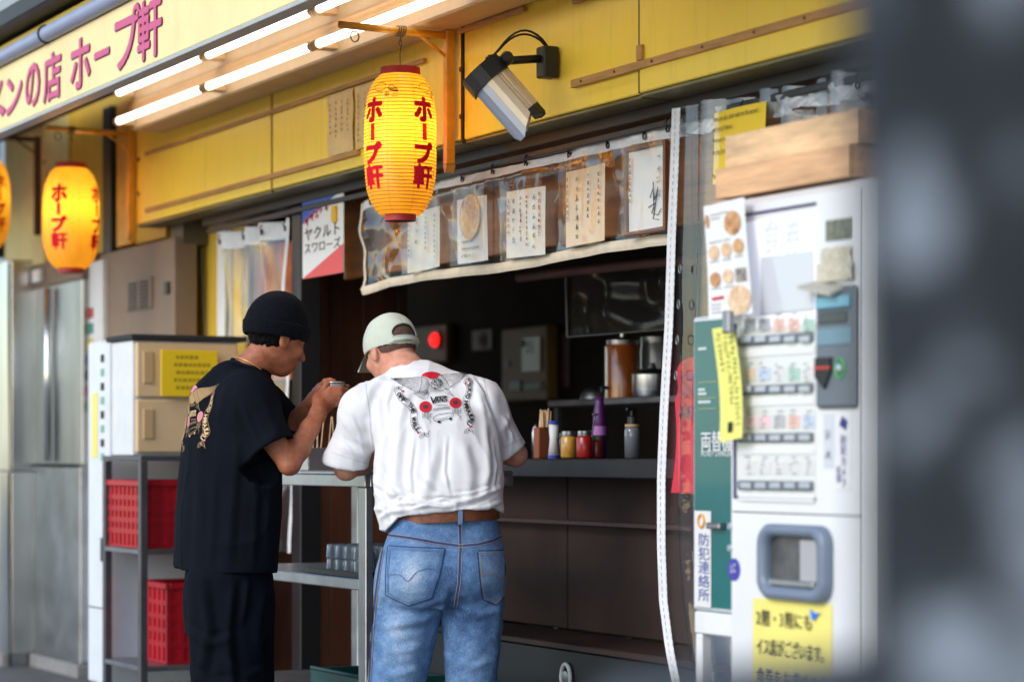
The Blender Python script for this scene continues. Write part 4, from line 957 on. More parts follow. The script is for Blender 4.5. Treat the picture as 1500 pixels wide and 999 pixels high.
# ================================================================== money changer on its stand
GY = 3.66
mc_ = thing('money_changer', 'dark green money changing machine left of the white ticket machine', 'machine', (XA(1050, GY), GY, 0.76))
gx0, gx1 = XA(1015, GY), MX0 - 0.012; gz0, gz1 = 0.765, 1.60
box('casing', (gx0, GY, gz0), (gx1, GY + 0.25, gz1), mat('casing_pale', (0.55, 0.60, 0.62), 0.4), mc_, 0.006)
GRN = mat('machine_green', srgb(20, 104, 104), 0.22, var=0.15, vscale=3, coat=0.4)
box('front_plate', (gx0 + 0.012, GY - 0.004, gz0 + 0.012), (gx1, GY + 0.001, gz1 - 0.014), GRN, mc_, 0.002)
mk = MB(); text_on(mk, '両替機', (XA(1029, GY), GY - 0.0065, ZA(1045, 630, GY)), EX, EZ, 0.062, 0.0, sx=0.9)
text_on(mk, '両替機', (XA(1029, GY) + 0.002, GY - 0.0068, ZA(1045, 630, GY)), EX, EZ, 0.062, 0.0, sx=0.9); mk.build('lettering', PAPERW, mc_, fix=False)
vs, fs = fit('MONEY CHANGER', 0.16, 0.016); V, F = flat(vs, fs, (XA(1030, GY) + 0.08, GY - 0.0065, ZA(1045, 664, GY)), EX, EZ); MB().add(V, F).build('small_lettering', PAPERW, mc_, fix=False)
for v, uw in ((510, 12), (570, 10), (576, 12), (588, 18)):
    box('print_mark', (XA(1025, GY), GY - 0.0055, ZA(1035, v + 2.5, GY)), (XA(1025 + uw, GY), GY - 0.0045, ZA(1035, v - 1.5, GY)), mat('print_pale', (0.55, 0.62, 0.6), 0.5), mc_, 0)
for v in (560, 583, 599): box('print_line', (XA(1025, GY), GY - 0.0055, ZA(1040, v, GY)), (XA(1052, GY), GY - 0.0045, ZA(1040, v - 1, GY)), mat('line_gold', (0.35, 0.4, 0.15), 0.5), mc_, 0)
stk = box('paper_sticker', (XA(1020, GY), GY - 0.007, ZA(1032, 889, GY)), (XA(1044, GY), GY - 0.0045, ZA(1032, 748, GY)), mat('sticker_white', (0.74, 0.72, 0.70), 0.45), mc_, 0.001)
mk = MB(); text_on(mk, '防犯連絡所', (XA(1026, GY), GY - 0.0085, ZA(1034, 780, GY)), EX, EZ, 0.039, 0.0, True, sx=1.6); mk.build('sticker_lettering', BLUEINK, stk, fix=False)
p = P(1031, 763, GY); MB().tube([(p.x + 0.016 * math.cos(a), GY - 0.009, p.z + 0.018 * math.sin(a)) for a in np.linspace(0, 2 * math.pi, 12, endpoint=False)], 0.004, 5, closed=True).build('sticker_emblem', mat('gold_print', srgb(220, 160, 60), 0.5), stk)
box('handle', (XA(1046, GY), GY - 0.03, 1.0), (XA(1066, GY), GY - 0.004, 1.018), STEELD, mc_, 0.004)
std = thing('steel_stand', 'white painted steel stand under the green machine', 'stand', (XA(1040, GY), GY, 0))
box('top_frame', (gx0 + 0.01, GY - 0.002, 0.70), (gx1, GY + 0.25, 0.763), WHITEP, std, 0.004)
for xx in (gx0 + 0.014, gx1 - 0.05):
    for yy in (GY, GY + 0.21): box('leg', (xx, yy, 0.0), (xx + 0.034, yy + 0.034, 0.699), WHITEP, std, 0.003)
# ================================================================== steel table with the two men
TX, TY0, TY1, TXF, TZ = -7.68, 3.44, 4.02, -9.05, 1.152
tb = thing('steel_table', 'galvanised steel standing table between the two men with open shelves', 'table', (-8.3, 3.7, 0))
GALV = mat('galvanised', (0.50, 0.53, 0.56), 0.32, metal=0.9, var=0.15, vscale=9, rvar=0.12, dirt=0.25)
box('table_top', (TXF, TY0, TZ - 0.012), (TX, TY1, TZ), GALV, tb, 0.003)
box('front_skirt', (TXF, TY0 - 0.002, TZ - 0.055), (TX, TY0 + 0.018, TZ - 0.0125), GALV, tb, 0.003)
box('end_skirt', (TX - 0.02, TY0 + 0.0185, TZ - 0.055), (TX + 0.002, TY1, TZ - 0.0125), GALV, tb, 0.003)
MB().lathe([(0.009, 0), (0.008, 0.005), (0.001, 0.006)], (TX + 0.002, TY1 - 0.03, TZ - 0.034), 10, axis=(1, 0, 0)).build('bolt', STEEL, tb)
for x, y in ((TX - 0.062, TY0), (TXF, TY0), (TXF, TY1 - 0.03)):
    box('leg', (x, y + 0.001, 0.03), (x + 0.062, y + 0.03, TZ - 0.056), GALV, tb, 0.003)
box('middle_shelf', (TXF, TY0 + 0.004, 0.735), (TX - 0.063, TY1 - 0.04, 0.775), GALV, tb, 0.004)
box('lower_shelf', (TXF, TY0 + 0.034, 0.32), (TX - 0.033, TY1 - 0.04, 0.345), STEELD, tb, 0.004)
# tray and tumblers on the middle shelf
tray = thing('serving_tray', 'black plastic tray under the stacked tumblers on the table shelf', 'tray', (-7.95, 3.65, 0.776))
box('tray_base', (-8.22, TY0 + 0.02, 0.776), (-7.76, TY1 - 0.10, 0.786), BLACK, tray, 0.003)
for lo, hi in (((-8.225, TY0 + 0.012, 0.776), (-7.755, TY0 + 0.0195, 0.798)), ((-8.225, TY1 - 0.099, 0.776), (-7.755, TY1 - 0.09, 0.798)), ((-7.7595, TY0 + 0.02, 0.776), (-7.752, TY1 - 0.10, 0.798))):
    box('tray_rim', lo, hi, BLACK, tray, 0.002)
CUP = mat('cup_plastic', (0.80, 0.84, 0.88), 0.12, trans=0.75, var=0.0, spec=0.5)
cupme = None
names = []
for lay in range(2):
    for iy in range(3):
        for ix in range(4):
            x, y, z = -7.842 - ix * 0.081, TY0 + 0.066 + iy * 0.082, 0.7875 + lay * 0.050
            where = ('lower', 'upper')[lay]; row = ('street side', 'middle', 'shop side')[iy]; nth = ('first', 'second', 'third', 'fourth')[ix]
            if cupme is None:
                o = MB().lathe([(0.037, 0), (0.038, 0.003), (0.035, 0.042), (0.034, 0.049), (0.030, 0.049), (0.032, 0.041), (0.034, 0.004)], (0, 0, 0), 18, caps=False).build('tumbler', CUP, None, smooth=True); cupme = o.data
            else:
                o = bpy.data.objects.new('tumbler', cupme); COL.objects.link(o)
            o.location = (x, y, z)
            tag(o, f'clear upturned tumbler in the {where} layer, {row} row, {nth} from the near table leg', 'tumbler', 'stacked tumblers on the table shelf')
tl = thing('teal_basket', 'teal plastic basket on the lowest table shelf', 'basket', (-8.05, 3.6, 0.346))
TEAL = mat('teal_plastic', srgb(16, 72, 70), 0.5)
for lo, hi in (((-8.30, 3.50, 0.346), (-7.80, 3.515, 0.42)), ((-8.30, 3.80, 0.346), (-7.80, 3.815, 0.42)), ((-8.315, 3.50, 0.346), (-8.3005, 3.815, 0.42)), ((-7.7995, 3.50, 0.346), (-7.785, 3.815, 0.42))): box('basket_side', lo, hi, TEAL, tl, 0.003)
box('basket_floor', (-8.299, 3.516, 0.347), (-7.801, 3.799, 0.354), TEAL, tl, 0)
MB().tube([(-8.3, 3.50, 0.422), (-7.785, 3.50, 0.422)], 0.008, 8).build('basket_rim', TEAL, tl, smooth=True)
# condiment box with chopsticks on the table top
cb = thing('chopstick_box', 'grey steel box of wooden chopsticks on the table before the man in black', 'box', (-8.35, 3.55, TZ))
p = P(455, 690, 3.6)
for lo, hi in (((p.x - 0.16, 3.545, TZ + 0.001), (p.x + 0.10, 3.549, TZ + 0.085)), ((p.x - 0.16, 3.70, TZ + 0.001), (p.x + 0.10, 3.704, TZ + 0.085)), ((p.x + 0.096, 3.5495, TZ + 0.001), (p.x + 0.10, 3.6995, TZ + 0.085)), ((p.x - 0.16, 3.5495, TZ + 0.001), (p.x - 0.156, 3.6995, TZ + 0.085))):
    box('box_side', lo, hi, GALV, cb, 0.001)
rg = random.Random(4)
for k in range(7):
    a = Vector((p.x + rg.uniform(0.02, 0.09), rg.uniform(3.58, 3.69), TZ + 0.003)); b = a + Vector((rg.uniform(-0.02, 0.03), rg.uniform(-0.03, 0.02), 0.20))
    MB().tube([a, b], [0.0035, 0.0026], 6).build('chopstick', CYP, cb)

# ================================================================== things on the serving counter
CZ = 1.196
def on_counter(u, Y=4.42): return P(u, 670, Y)
def ctr(name, lab, cat, u, Y=4.42):
    p = on_counter(u, Y); p.z = CZ; return thing(name, lab, cat, p), p
t, p = ctr('chopstick_holder', 'brown wooden holder with pale chopsticks at the left of the counter jars', 'holder', 797)
box('case', (p.x - 0.032, p.y - 0.03, CZ), (p.x + 0.012, p.y + 0.03, CZ + 0.12), mat('case_brown', srgb(140, 76, 44), 0.5, var=0.2), t, 0.003)
for k in range(12):
    x = p.x - 0.03 + rg.uniform(0, 0.055); y = p.y + rg.uniform(-0.02, 0.02)
    MB().tube([(x, y, CZ + 0.121), (x + rg.uniform(-0.004, 0.012), y, CZ + 0.19 + rg.uniform(-0.012, 0.004))], 0.004, 6).build('chopstick', CYP, t)
t, p = ctr('steel_shaker', 'thin steel canister at the far left end of the counter jars', 'canister', 785)
MB().lathe([(0.016, 0), (0.017, 0.10), (0.012, 0.12), (0.004, 0.135)], p, 16).build('body', STEEL, t, smooth=True)
t, p = ctr('paper_cup_stack', 'white cup with blue rim beside the chopsticks', 'cup', 811, 4.38)
MB().lathe([(0.021, 0.012), (0.015, 0.07), (0.019, 0.13)], p, 20).build('body', PAPERW, t, smooth=True)
for a, b in ((0.13, 0.142), (0.0, 0.012)): MB().lathe([(0.022, a), (0.022, b)], p, 20).build('rim', mat('rim_blue', srgb(50, 70, 170), 0.4), t)
def jar(u, lab, col, lidc, h, r, Y=4.40):
    t, p = ctr('spice_jar', lab, 'jar', u, Y); t['group'] = 'spice jars on the counter'
    MB().lathe([(r * 0.9, 0.002), (r, 0.008), (r, h * 0.74), (r * 0.8, h * 0.80)], p, 20).build('contents', mat('jar_' + lab[:10], col, 0.35, var=0.3, vscale=40, coat=0.5), t, smooth=True)
    MB().lathe([(r * 0.84, h * 0.80), (r * 0.86, h * 0.83), (r * 0.86, h * 0.97), (r * 0.7, h)], p, 20).build('lid', lidc, t, auto=40)
jar(833, 'glass jar of yellow spice on the counter', srgb(216, 160, 60), STEEL, 0.105, 0.030)
jar(856, 'taller glass jar of red chilli paste on the counter', srgb(176, 30, 28), STEEL, 0.105, 0.030)
jar(874, 'smaller dark red jar right of the chilli paste', srgb(140, 34, 24), mat('lid_green', (0.12, 0.14, 0.08), 0.5), 0.085, 0.022, 4.46)
jar(822, 'small navy jar half hidden behind the yellow spice', (0.02, 0.025, 0.08), STEELD, 0.10, 0.018, 4.50)
t, p = ctr('sauce_bottle', 'purple labelled bottle behind the red jars', 'bottle', 878, 4.62)
MB().lathe([(0.026, 0), (0.027, 0.15), (0.022, 0.185), (0.017, 0.215), (0.017, 0.235)], p, 18).build('body', mat('bottle_purple', srgb(86, 26, 96), 0.35), t, smooth=True)
MB().lathe([(0.0275, 0.09), (0.0275, 0.125)], p, 18, caps=False).build('label_band', mat('label_lilac', srgb(180, 120, 190), 0.5), t, smooth=True)
t, p = ctr('ladle', 'small steel spoon leaning among the counter jars', 'spoon', 862, 4.5)
MB().tube([p + Vector((0, 0, 0.0)), p + Vector((0.05, 0, 0.16))], 0.003, 6).build('handle', STEEL, t)
MB().lathe([(0.001, -0.004), (0.011, -0.002), (0.014, 0.004)], p + Vector((0.05, 0, 0.165)), 12).build('bowl', STEEL, t)
t, p = ctr('pump_bottle', 'clear pump bottle with black top at the right of the counter', 'bottle', 926)
MB().lathe([(0.028, 0.002), (0.029, 0.10), (0.024, 0.115)], p, 20).build('body', mat('bottle_grey', (0.16, 0.17, 0.20), 0.12, coat=0.6), t, smooth=True)
MB().lathe([(0.026, 0.115), (0.027, 0.124)], p, 20).build('collar', mat('collar_gold', srgb(190, 160, 110), 0.4), t)
MB().lathe([(0.019, 0.1245), (0.017, 0.15), (0.007, 0.155), (0.006, 0.18)], p, 14).build('pump_head', BLACK, t, auto=40)
MB().tube([p + Vector((0, 0, 0.178)), p + Vector((0.012, -0.03, 0.178))], 0.006, 8).build('nozzle', BLACK, t)

# ================================================================== inside the kitchen
sh = thing('kitchen_shelf', 'dark steel shelf carrying pots inside the kitchen', 'shelf', (-7.9, 5.4, 1.0))
SX0, SX1 = XA(845, 5.3), XA(1040, 5.3); SZ = 1.455
box('board', (SX0, 5.15, SZ - 0.03), (SX1, 5.60, SZ), STEELD, sh, 0.004)
for x in (SX0 + 0.02, SX1 - 0.06):
    for y in (5.17, 5.55): box('upright', (x, y, 0.03), (x + 0.03, y + 0.03, SZ - 0.031), BLACKM, sh, 0.003)
def pot(name, lab, cat, u, v, Y, z, prof, m, lid=None, n=28):
    p = P(u, v, Y); p.z = z; t = thing(name, lab, cat, p)
    MB().lathe(prof, p, n).build('body', m, t, auto=45)
    if lid: MB().lathe(lid[0], p, n).build('lid', lid[1], t, auto=45)
    return t, p
AMB = mat('amber_tea', srgb(176, 92, 36), 0.15, coat=0.7, var=0.3, vscale=5)
t, p = pot('tea_dispenser', 'tall steel and amber tea dispenser on the kitchen shelf', 'dispenser', 912, 585, 5.35, SZ, [(0.07, 0.002), (0.072, 0.22), (0.066, 0.24)], AMB, ([(0.069, 0.24), (0.071, 0.258), (0.03, 0.272), (0.012, 0.275), (0.012, 0.29)], STEEL))
MB().tube([p + Vector((0.0, -0.072, 0.05)), p + Vector((0.0, -0.105, 0.05)), p + Vector((0, -0.105, 0.03))], 0.008, 8).build('tap', BLACK, t)
for a in (0.6, 1.5, 2.5): MB().box((p.x - 0.074 * math.sin(a) - 0.007, p.y - 0.074 * abs(math.cos(a)) - 0.004, SZ + 0.004), (p.x - 0.074 * math.sin(a) + 0.007, p.y - 0.074 * abs(math.cos(a)), SZ + 0.235), 0.002).build('steel_strap', STEEL, t)
t, p = pot('stock_pot', 'round steel stock pot right of the tea dispenser', 'pot', 955, 585, 5.35, SZ, [(0.075, 0.002), (0.085, 0.03), (0.085, 0.10), (0.09, 0.104)], STEEL, ([(0.088, 0.105), (0.07, 0.12), (0.02, 0.128), (0.014, 0.15), (0.001, 0.152)], STEELD))
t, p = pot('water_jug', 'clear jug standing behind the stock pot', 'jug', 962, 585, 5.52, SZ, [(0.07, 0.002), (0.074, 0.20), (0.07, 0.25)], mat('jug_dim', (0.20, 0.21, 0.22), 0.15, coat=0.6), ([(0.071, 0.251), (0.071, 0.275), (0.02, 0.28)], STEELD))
t, p = pot('mixing_bowl', 'upturned dull steel bowl at the left end of the kitchen shelf', 'bowl', 874, 585, 5.35, SZ, [(0.075, 0.002), (0.07, 0.03), (0.045, 0.058), (0.001, 0.065)], STEELD)
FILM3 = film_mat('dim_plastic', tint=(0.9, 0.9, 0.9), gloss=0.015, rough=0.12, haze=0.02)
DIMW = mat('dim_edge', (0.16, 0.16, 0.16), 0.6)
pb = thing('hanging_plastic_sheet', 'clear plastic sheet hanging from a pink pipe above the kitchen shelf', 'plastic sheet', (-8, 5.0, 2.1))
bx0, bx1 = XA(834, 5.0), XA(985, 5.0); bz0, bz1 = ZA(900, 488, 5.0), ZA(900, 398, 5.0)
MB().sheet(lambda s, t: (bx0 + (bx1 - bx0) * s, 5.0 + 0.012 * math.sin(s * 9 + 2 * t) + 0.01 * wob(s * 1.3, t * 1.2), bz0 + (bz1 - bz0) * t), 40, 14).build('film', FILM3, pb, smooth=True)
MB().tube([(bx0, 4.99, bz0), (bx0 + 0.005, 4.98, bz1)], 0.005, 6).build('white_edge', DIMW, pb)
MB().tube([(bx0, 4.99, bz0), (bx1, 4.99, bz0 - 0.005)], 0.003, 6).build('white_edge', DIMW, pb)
MB().tube([(XA(760, 5.0), 5.0, bz1 + 0.03), (bx0, 5.0, bz1 + 0.026), (bx1 - 0.2, 5.0, bz1 + 0.016), (bx1 + 0.5, 5.0, bz1 - 0.01)], 0.02, 10).build('pipe', mat('pink_pipe', (0.26, 0.13, 0.10), 0.5, var=0.2), pb, smooth=True)
BEIGE = mat('beige_box', srgb(150, 122, 84), 0.6, var=0.1)
WB = 6.598
def wallbox(name, lab, cat, u0, v0, u1, v1, m, th=0.06):
    um = (u0 + u1) / 2; t = thing(name, lab, cat, P(um, v1, WB))
    box('case', (XA(u0, WB), WB - th, ZA(um, v1, WB)), (XA(u1, WB), WB, ZA(um, v0, WB)), m, t, 0.008); return t
t = wallbox('alarm_box', 'beige alarm box with a glowing red lamp on the kitchen wall', 'alarm', 606, 478, 667, 532, BEIGE)
p = P(641, 498, WB - 0.06)
MB().lathe([(0.062, 0), (0.060, -0.012), (0.046, -0.014)], p, 24, axis=(0, 1, 0)).build('lamp_ring', BLACK, t)
MB().lathe([(0.044, -0.005), (0.040, -0.03), (0.022, -0.045), (0.001, -0.05)], p, 24, axis=(0, 1, 0)).build('red_lamp', mat('red_lamp', (0.8, 0.02, 0.02), 0.3, emit=(1.0, 0.012, 0.012), estr=1.5), t, smooth=True)
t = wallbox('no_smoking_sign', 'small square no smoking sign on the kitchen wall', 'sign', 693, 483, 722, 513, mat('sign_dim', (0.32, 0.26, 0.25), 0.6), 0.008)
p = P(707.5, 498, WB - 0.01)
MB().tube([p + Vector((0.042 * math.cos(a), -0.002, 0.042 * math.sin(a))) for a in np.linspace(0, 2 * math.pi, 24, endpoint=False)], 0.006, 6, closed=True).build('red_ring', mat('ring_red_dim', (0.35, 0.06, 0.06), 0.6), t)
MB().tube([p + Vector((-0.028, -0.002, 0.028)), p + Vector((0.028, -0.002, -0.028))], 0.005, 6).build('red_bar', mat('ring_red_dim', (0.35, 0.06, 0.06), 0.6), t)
MB().tube([p + Vector((-0.03, -0.003, -0.002)), p + Vector((0.02, -0.003, -0.002))], 0.006, 6).build('cigarette', BLKINK, t)
t = wallbox('control_panel', 'tall beige control panel with a dark window on the kitchen wall', 'control panel', 750, 480, 817, 587, mat('beige_panel', srgb(172, 134, 84), 0.6, var=0.1), 0.07)
def onp(name, u0, v0, u1, v1, m):
    um = (u0 + u1) / 2; return box(name, (XA(u0, WB), WB - 0.08, ZA(um, v1, WB)), (XA(u1, WB), WB - 0.0695, ZA(um, v0, WB)), m, t, 0.002)
onp('window', 782, 494, 809, 545, mat('panel_window', (0.03, 0.04, 0.042), 0.3)); onp('small_display', 763, 558, 780, 573, BLACK); onp('name_plate', 784, 560, 810, 572, mat('plate_grey', (0.2, 0.18, 0.15), 0.5)); onp('latch', 757, 529, 763, 537, BLACK)
p = P(767, 503, WB - 0.07); MB().lathe([(0.024, 0), (0.022, -0.02), (0.001, -0.02)], p, 16, axis=(0, 1, 0)).build('dial', mat('dial_teal', (0.03, 0.06, 0.06), 0.5), t)
for k in range(4): onp('meter_line', 788, 500 + k * 5, 799, 502 + k * 5, mat('meter_pale', (0.3, 0.28, 0.22), 0.5)).location.y -= 0.004
t = wallbox('red_wall_sign', 'narrow dark red vertical sign beside the beige control panel', 'sign', 822, 488, 836, 568, mat('sign_dark_red', (0.13, 0.02, 0.025), 0.6, var=0.3, vscale=20), 0.01)

# ================================================================== cart with drawers and crates behind the man in black
ca = thing('steel_cart', 'dark steel shelf cart behind the man in black', 'cart', (-10.4, 3.7, 0))
CA = mat('cart_steel', (0.12, 0.12, 0.13), 0.4, metal=0.6, var=0.2)
c0x, c1x, c0y, c1y = -10.66, -10.13, 3.46, 4.02
for x in (c0x, c1x - 0.035):
    for y in (c0y, c1y - 0.035): box('post', (x, y, 0.03), (x + 0.035, y + 0.035, 1.185), CA, ca, 0.003)
for z in (1.186, 0.775, 0.262): box('shelf', (c0x + (0 if z > 1.1 else 0.002), c0y + 0.001, z), (c1x - 0.001, c1y - 0.001, z + 0.022), CA if z > 1 else STEELD, ca, 0.003)
dc = thing('drawer_cabinet', 'beige two drawer cabinet with black top on the steel cart', 'cabinet', (-10.4, 3.7, 1.209))
BG = mat('drawer_beige', srgb(220, 190, 146), 0.5, var=0.06)
box('carcass', (-10.60, 3.485, 1.21), (-10.31, 3.985, 1.722), mat('carcass_white', (0.70, 0.72, 0.74), 0.4, var=0.08), dc, 0.004)
box('top_board', (-10.64, 3.47, 1.723), (-10.28, 4.02, 1.748), BLACKM, dc, 0.004)
for z0, z1 in ((1.222, 1.458), (1.468, 1.712)):
    d = box('drawer', (-10.309, 3.497, z0), (-10.285, 3.975, z1), BG, dc, 0.006)
    box('handle_recess', (-10.2865, 3.525, z0 + 0.06), (-10.278, 3.575, z1 - 0.04), mat('recess_beige', srgb(196, 162, 118), 0.5), d, 0.004)
ys = thing('yellow_cabinet_sign', 'yellow sign with black lines leaning on the beige drawers', 'sign', (-10.27, 3.75, 1.46))
sy0, sy1 = PX(236, 540, -10.26).y, PX(319, 540, -10.26).y; sz0, sz1 = PX(280, 581, -10.26).z, PX(280, 513, -10.26).z
box('board', (-10.268, sy0, sz0), (-10.26, sy1, sz1), YSIGN, ys, 0.002)
mk = MB()
for k in range(5):
    rg2 = random.Random(k + 60); y = sy0 + 0.07 - 0.01 * (k % 2); z = sz1 - 0.03 - k * 0.034
    while y < sy1 - (0.10 if k == 0 else 0.04):
        L = rg2.uniform(0.010, 0.022)
        for q in range(2): mk.add([(-10.2585, y, z - 0.008 * q), (-10.2585, y + L, z - 0.008 * q), (-10.2585, y + L, z - 0.008 * q + 0.004), (-10.2585, y, z - 0.008 * q + 0.004)], [(0, 1, 2, 3)])
        y += L + 0.006
tag(mk.build('handwriting', mat('sign_ink', (0.10, 0.08, 0.02), 0.6), ys, fix=False), kind='stuff')
CRATE = mat('crate_red', srgb(172, 14, 30), 0.4, var=0.12, vscale=10)
def crate(lab, x0, y0, z0, x1, y1, z1):
    t = thing('plastic_crate', lab, 'crate', ((x0 + x1) / 2, (y0 + y1) / 2, z0), 'red plastic crates on the cart')
    box('floor', (x0, y0, z0), (x1, y1, z0 + 0.012), CRATE, t, 0.002)
    w = 0.010
    for nm, lo, hi in (('side', (x0, y0), (x1, y0 + w)), ('side', (x0, y1 - w), (x1, y1)), ('end', (x0, y0 + w), (x0 + w, y1 - w)), ('end', (x1 - w, y0 + w), (x1, y1 - w))):
        mb = MB(); L = (hi[0] - lo[0]) if nm == 'side' else (hi[1] - lo[1]); n_ = int(L / 0.055); H_ = z1 - z0
        for k in range(n_ + 1):
            a = L * k / n_ ; a0, a1 = max(0, a - 0.011), min(L, a + 0.011)
            if nm == 'side': mb.box((lo[0] + a0, lo[1], z0 + 0.012), (lo[0] + a1, hi[1], z1 - 0.03))
            else: mb.box((lo[0], lo[1] + a0, z0 + 0.012), (hi[0], lo[1] + a1, z1 - 0.03))
        for q in range(1, 5):
            zz = z0 + 0.012 + (H_ - 0.05) * q / 5
            mb.box((lo[0] + (0.001 if nm == 'side' else 0.0012), lo[1] + 0.0012, zz), (hi[0] - 0.0012, hi[1] - 0.0012, zz + 0.022))
        o = mb.build(nm, CRATE, t); tag(o, kind='stuff')
        ins = 0.004 if (lo[0] < x0 + 0.2 if nm == 'end' else lo[1] < y0 + 0.2) else -0.004
        if nm == 'side': yy_ = lo[1] + 0.0055 + ins * 0.8; box('inner_wall', (x0 + 0.011, yy_ - 0.0015, z0 + 0.013), (x1 - 0.011, yy_ + 0.0015, z1 - 0.03), CRATE, o, 0)
        else: xx_ = lo[0] + 0.005 + ins * 0.8; box('inner_wall', (xx_ - 0.0015, y0 + 0.016, z0 + 0.013), (xx_ + 0.0015, y1 - 0.016, z1 - 0.03), CRATE, o, 0)
    for lo, hi in (((x0 - 0.008, y0 - 0.008), (x1 + 0.008, y0 + 0.012)), ((x0 - 0.008, y1 - 0.012), (x1 + 0.008, y1 + 0.008)), ((x0 - 0.008, y0 + 0.0121), (x0 + 0.012, y1 - 0.0121)), ((x1 - 0.012, y0 + 0.0121), (x1 + 0.008, y1 - 0.0121))):
        box('rim', (*lo, z1 - 0.028), (*hi, z1), CRATE, t, 0.004)
crate('red plastic crate on the middle shelf of the cart', -10.64, 3.475, 0.799, -10.18, 3.96, 1.10)
crate('red plastic crate on the bottom shelf of the cart', -10.55, 3.60, 0.286, -10.18, 3.98, 0.645)

# ================================================================== machines and fittings further left
wm = thing('slim_white_machine', 'slim white machine with small label column behind the steel cart', 'machine', (-10.8, 3.7, 0))
box('cabinet', (-11.0, 3.50, 0.15), (-10.69, 3.98, 1.74), mat('machine_white_b', (0.70, 0.74, 0.78), 0.4, var=0.05, dirt=0.1), wm, 0.01)
box('foot', (-10.98, 3.52, 0.03), (-10.71, 3.96, 0.149), BLACKM, wm, 0)
for k in range(8): box('label_square', (-10.80, 3.497, 1.64 - k * 0.065), (-10.755, 3.4995, 1.675 - k * 0.065), BLACKM if k % 2 == 0 else mat('label_teal', (0.2, 0.4, 0.36), 0.5), wm, 0)
box('dark_window', (-10.80, 3.495, 0.72), (-10.715, 3.4995, 0.83), BLACK, wm, 0.002)
box('yellow_sticker', (-10.93, 3.496, 1.20), (-10.85, 3.4995, 1.50), PAPERY, wm, 0.001)
box('seam', (-10.99, 3.4975, 0.50), (-10.70, 3.4995, 0.506), GREYINK, wm, 0)
tp = thing('tall_white_machine', 'tall white vending cabinet with coloured stickers left of the cart', 'vending machine', (-12.45, 3.97, 0))
wx0, wx1 = XA(115, 3.97), XA(149, 3.97)
box('cabinet', (wx0, 3.97, 0.10), (wx1, 4.11, 2.24), mat('machine_white_c', (0.66, 0.67, 0.66), 0.45, var=0.06, dirt=0.15), tp, 0.008)
box('foot', (wx0 + 0.02, 3.98, 0.03), (wx1 - 0.02, 4.1, 0.099), BLACKM, tp, 0)
for k, c_ in enumerate((srgb(170, 60, 60), srgb(70, 130, 110), srgb(200, 180, 90), srgb(80, 90, 150), srgb(60, 60, 60), srgb(180, 90, 110), srgb(90, 140, 90))):
    box('sticker', (wx0 + 0.12, 3.966, 1.94 - k * 0.082), (wx0 + 0.26, 3.9695, 1.995 - k * 0.082), mat('sticker_%d' % k, c_, 0.5), tp, 0)
box('seam', (wx0 + 0.005, 3.9675, 1.10), (wx1 - 0.005, 3.9695, 1.108), GREYINK, tp, 0)
mbx = thing('meter_cupboard', 'brown metal meter cupboard with a vent on the yellow wall', 'cupboard', (-12, 4.0, 1.5))
BRN = mat('cupboard_brown', srgb(128, 106, 86), 0.55, var=0.15, vscale=4, dirt=0.3)
mx0, mx1 = XA(146, 4.0), XA(255, 4.0)
box('door', (mx0, 4.0, 0.05), (mx1, 4.12, 2.275), BRN, mbx, 0.006)
vx0, vx1 = XA(187, 4.0), XA(224, 4.0)
vf = box('vent_frame', (vx0, 3.990, 1.945), (vx1, 4.0005, 2.105), BRN, mbx, 0.003)
for a in (0.12, 0.56):
    for k in range(7): box('vent_slat', (vx0 + (vx1 - vx0) * a, 3.986, 1.955 + k * 0.020), (vx0 + (vx1 - vx0) * (a + 0.34), 3.9895, 1.966 + k * 0.020), BLACKM, vf, 0)
box('latch', (XA(244, 4.0), 3.985, 2.0), (XA(249, 4.0), 3.9995, 2.06), BLACK, mbx, 0.002)
spk = thing('wall_speaker', 'dark bullet camera box under the fascia on the yellow wall', 'camera', P(280, 370, 4.15))
p = P(281, 352, 4.12)
box('housing', (p.x - 0.08, 4.04, p.z - 0.03), (p.x + 0.08, 4.178, p.z + 0.09), mat('housing_brown', (0.09, 0.07, 0.045), 0.5), spk, 0.006)
MB().lathe([(0.05, 0.03), (0.05, -0.02), (0.03, -0.05), (0.001, -0.055)], p + Vector((0, -0.03, -0.03)), 18, axis=(0, 1, 0)).build('lens_dome', mat('dome', (0.15, 0.14, 0.13), 0.15, coat=0.6), spk, smooth=True)
MB().tube([p + Vector((0, 0.05, -0.04)), p + Vector((0.02, 0.054, -0.25)), p + Vector((0.05, 0.054, -0.5)), p + Vector((0.06, 0.054, -0.8))], 0.006, 6).build('cable', mat('cable_grey', (0.3, 0.28, 0.18), 0.6), spk)
stp = thing('steel_cabinet', 'stainless steel cabinet with recessed dark door at the left', 'cabinet', (-12.9, 3.9, 0))
sx0, sx1 = XA(44, 3.9), XA(112, 3.9)
STEELM = mat('mid_steel', (0.42, 0.43, 0.43), 0.34, metal=1.0, var=0.3, vscale=2, stretch=(2, 2, 0.5), rvar=0.1, dirt=0.3)
SHIN = mat('shiny_steel', (0.66, 0.68, 0.68), 0.22, metal=1.0, var=0.25, vscale=1.4, stretch=(2, 2, 0.5), rvar=0.08)
box('door_upper', (sx0, 3.93, 1.16), (sx1, 4.1, 2.15), STEELM, stp, 0.006)
box('door_lower', (sx0, 3.92, 0.10), (sx1, 4.1, 1.15), STEELD, stp, 0.006)
MB().tube([(XA(70, 3.9), 3.90, 1.18), (XA(70, 3.9), 3.90, 2.13)], 0.02, 10).build('pipe', SHIN, stp, smooth=True)
box('header', (sx0, 3.93, 2.1505), (sx1, 4.1, 2.29), mat('header_brown', srgb(120, 96, 72), 0.5, var=0.2), stp, 0.004)
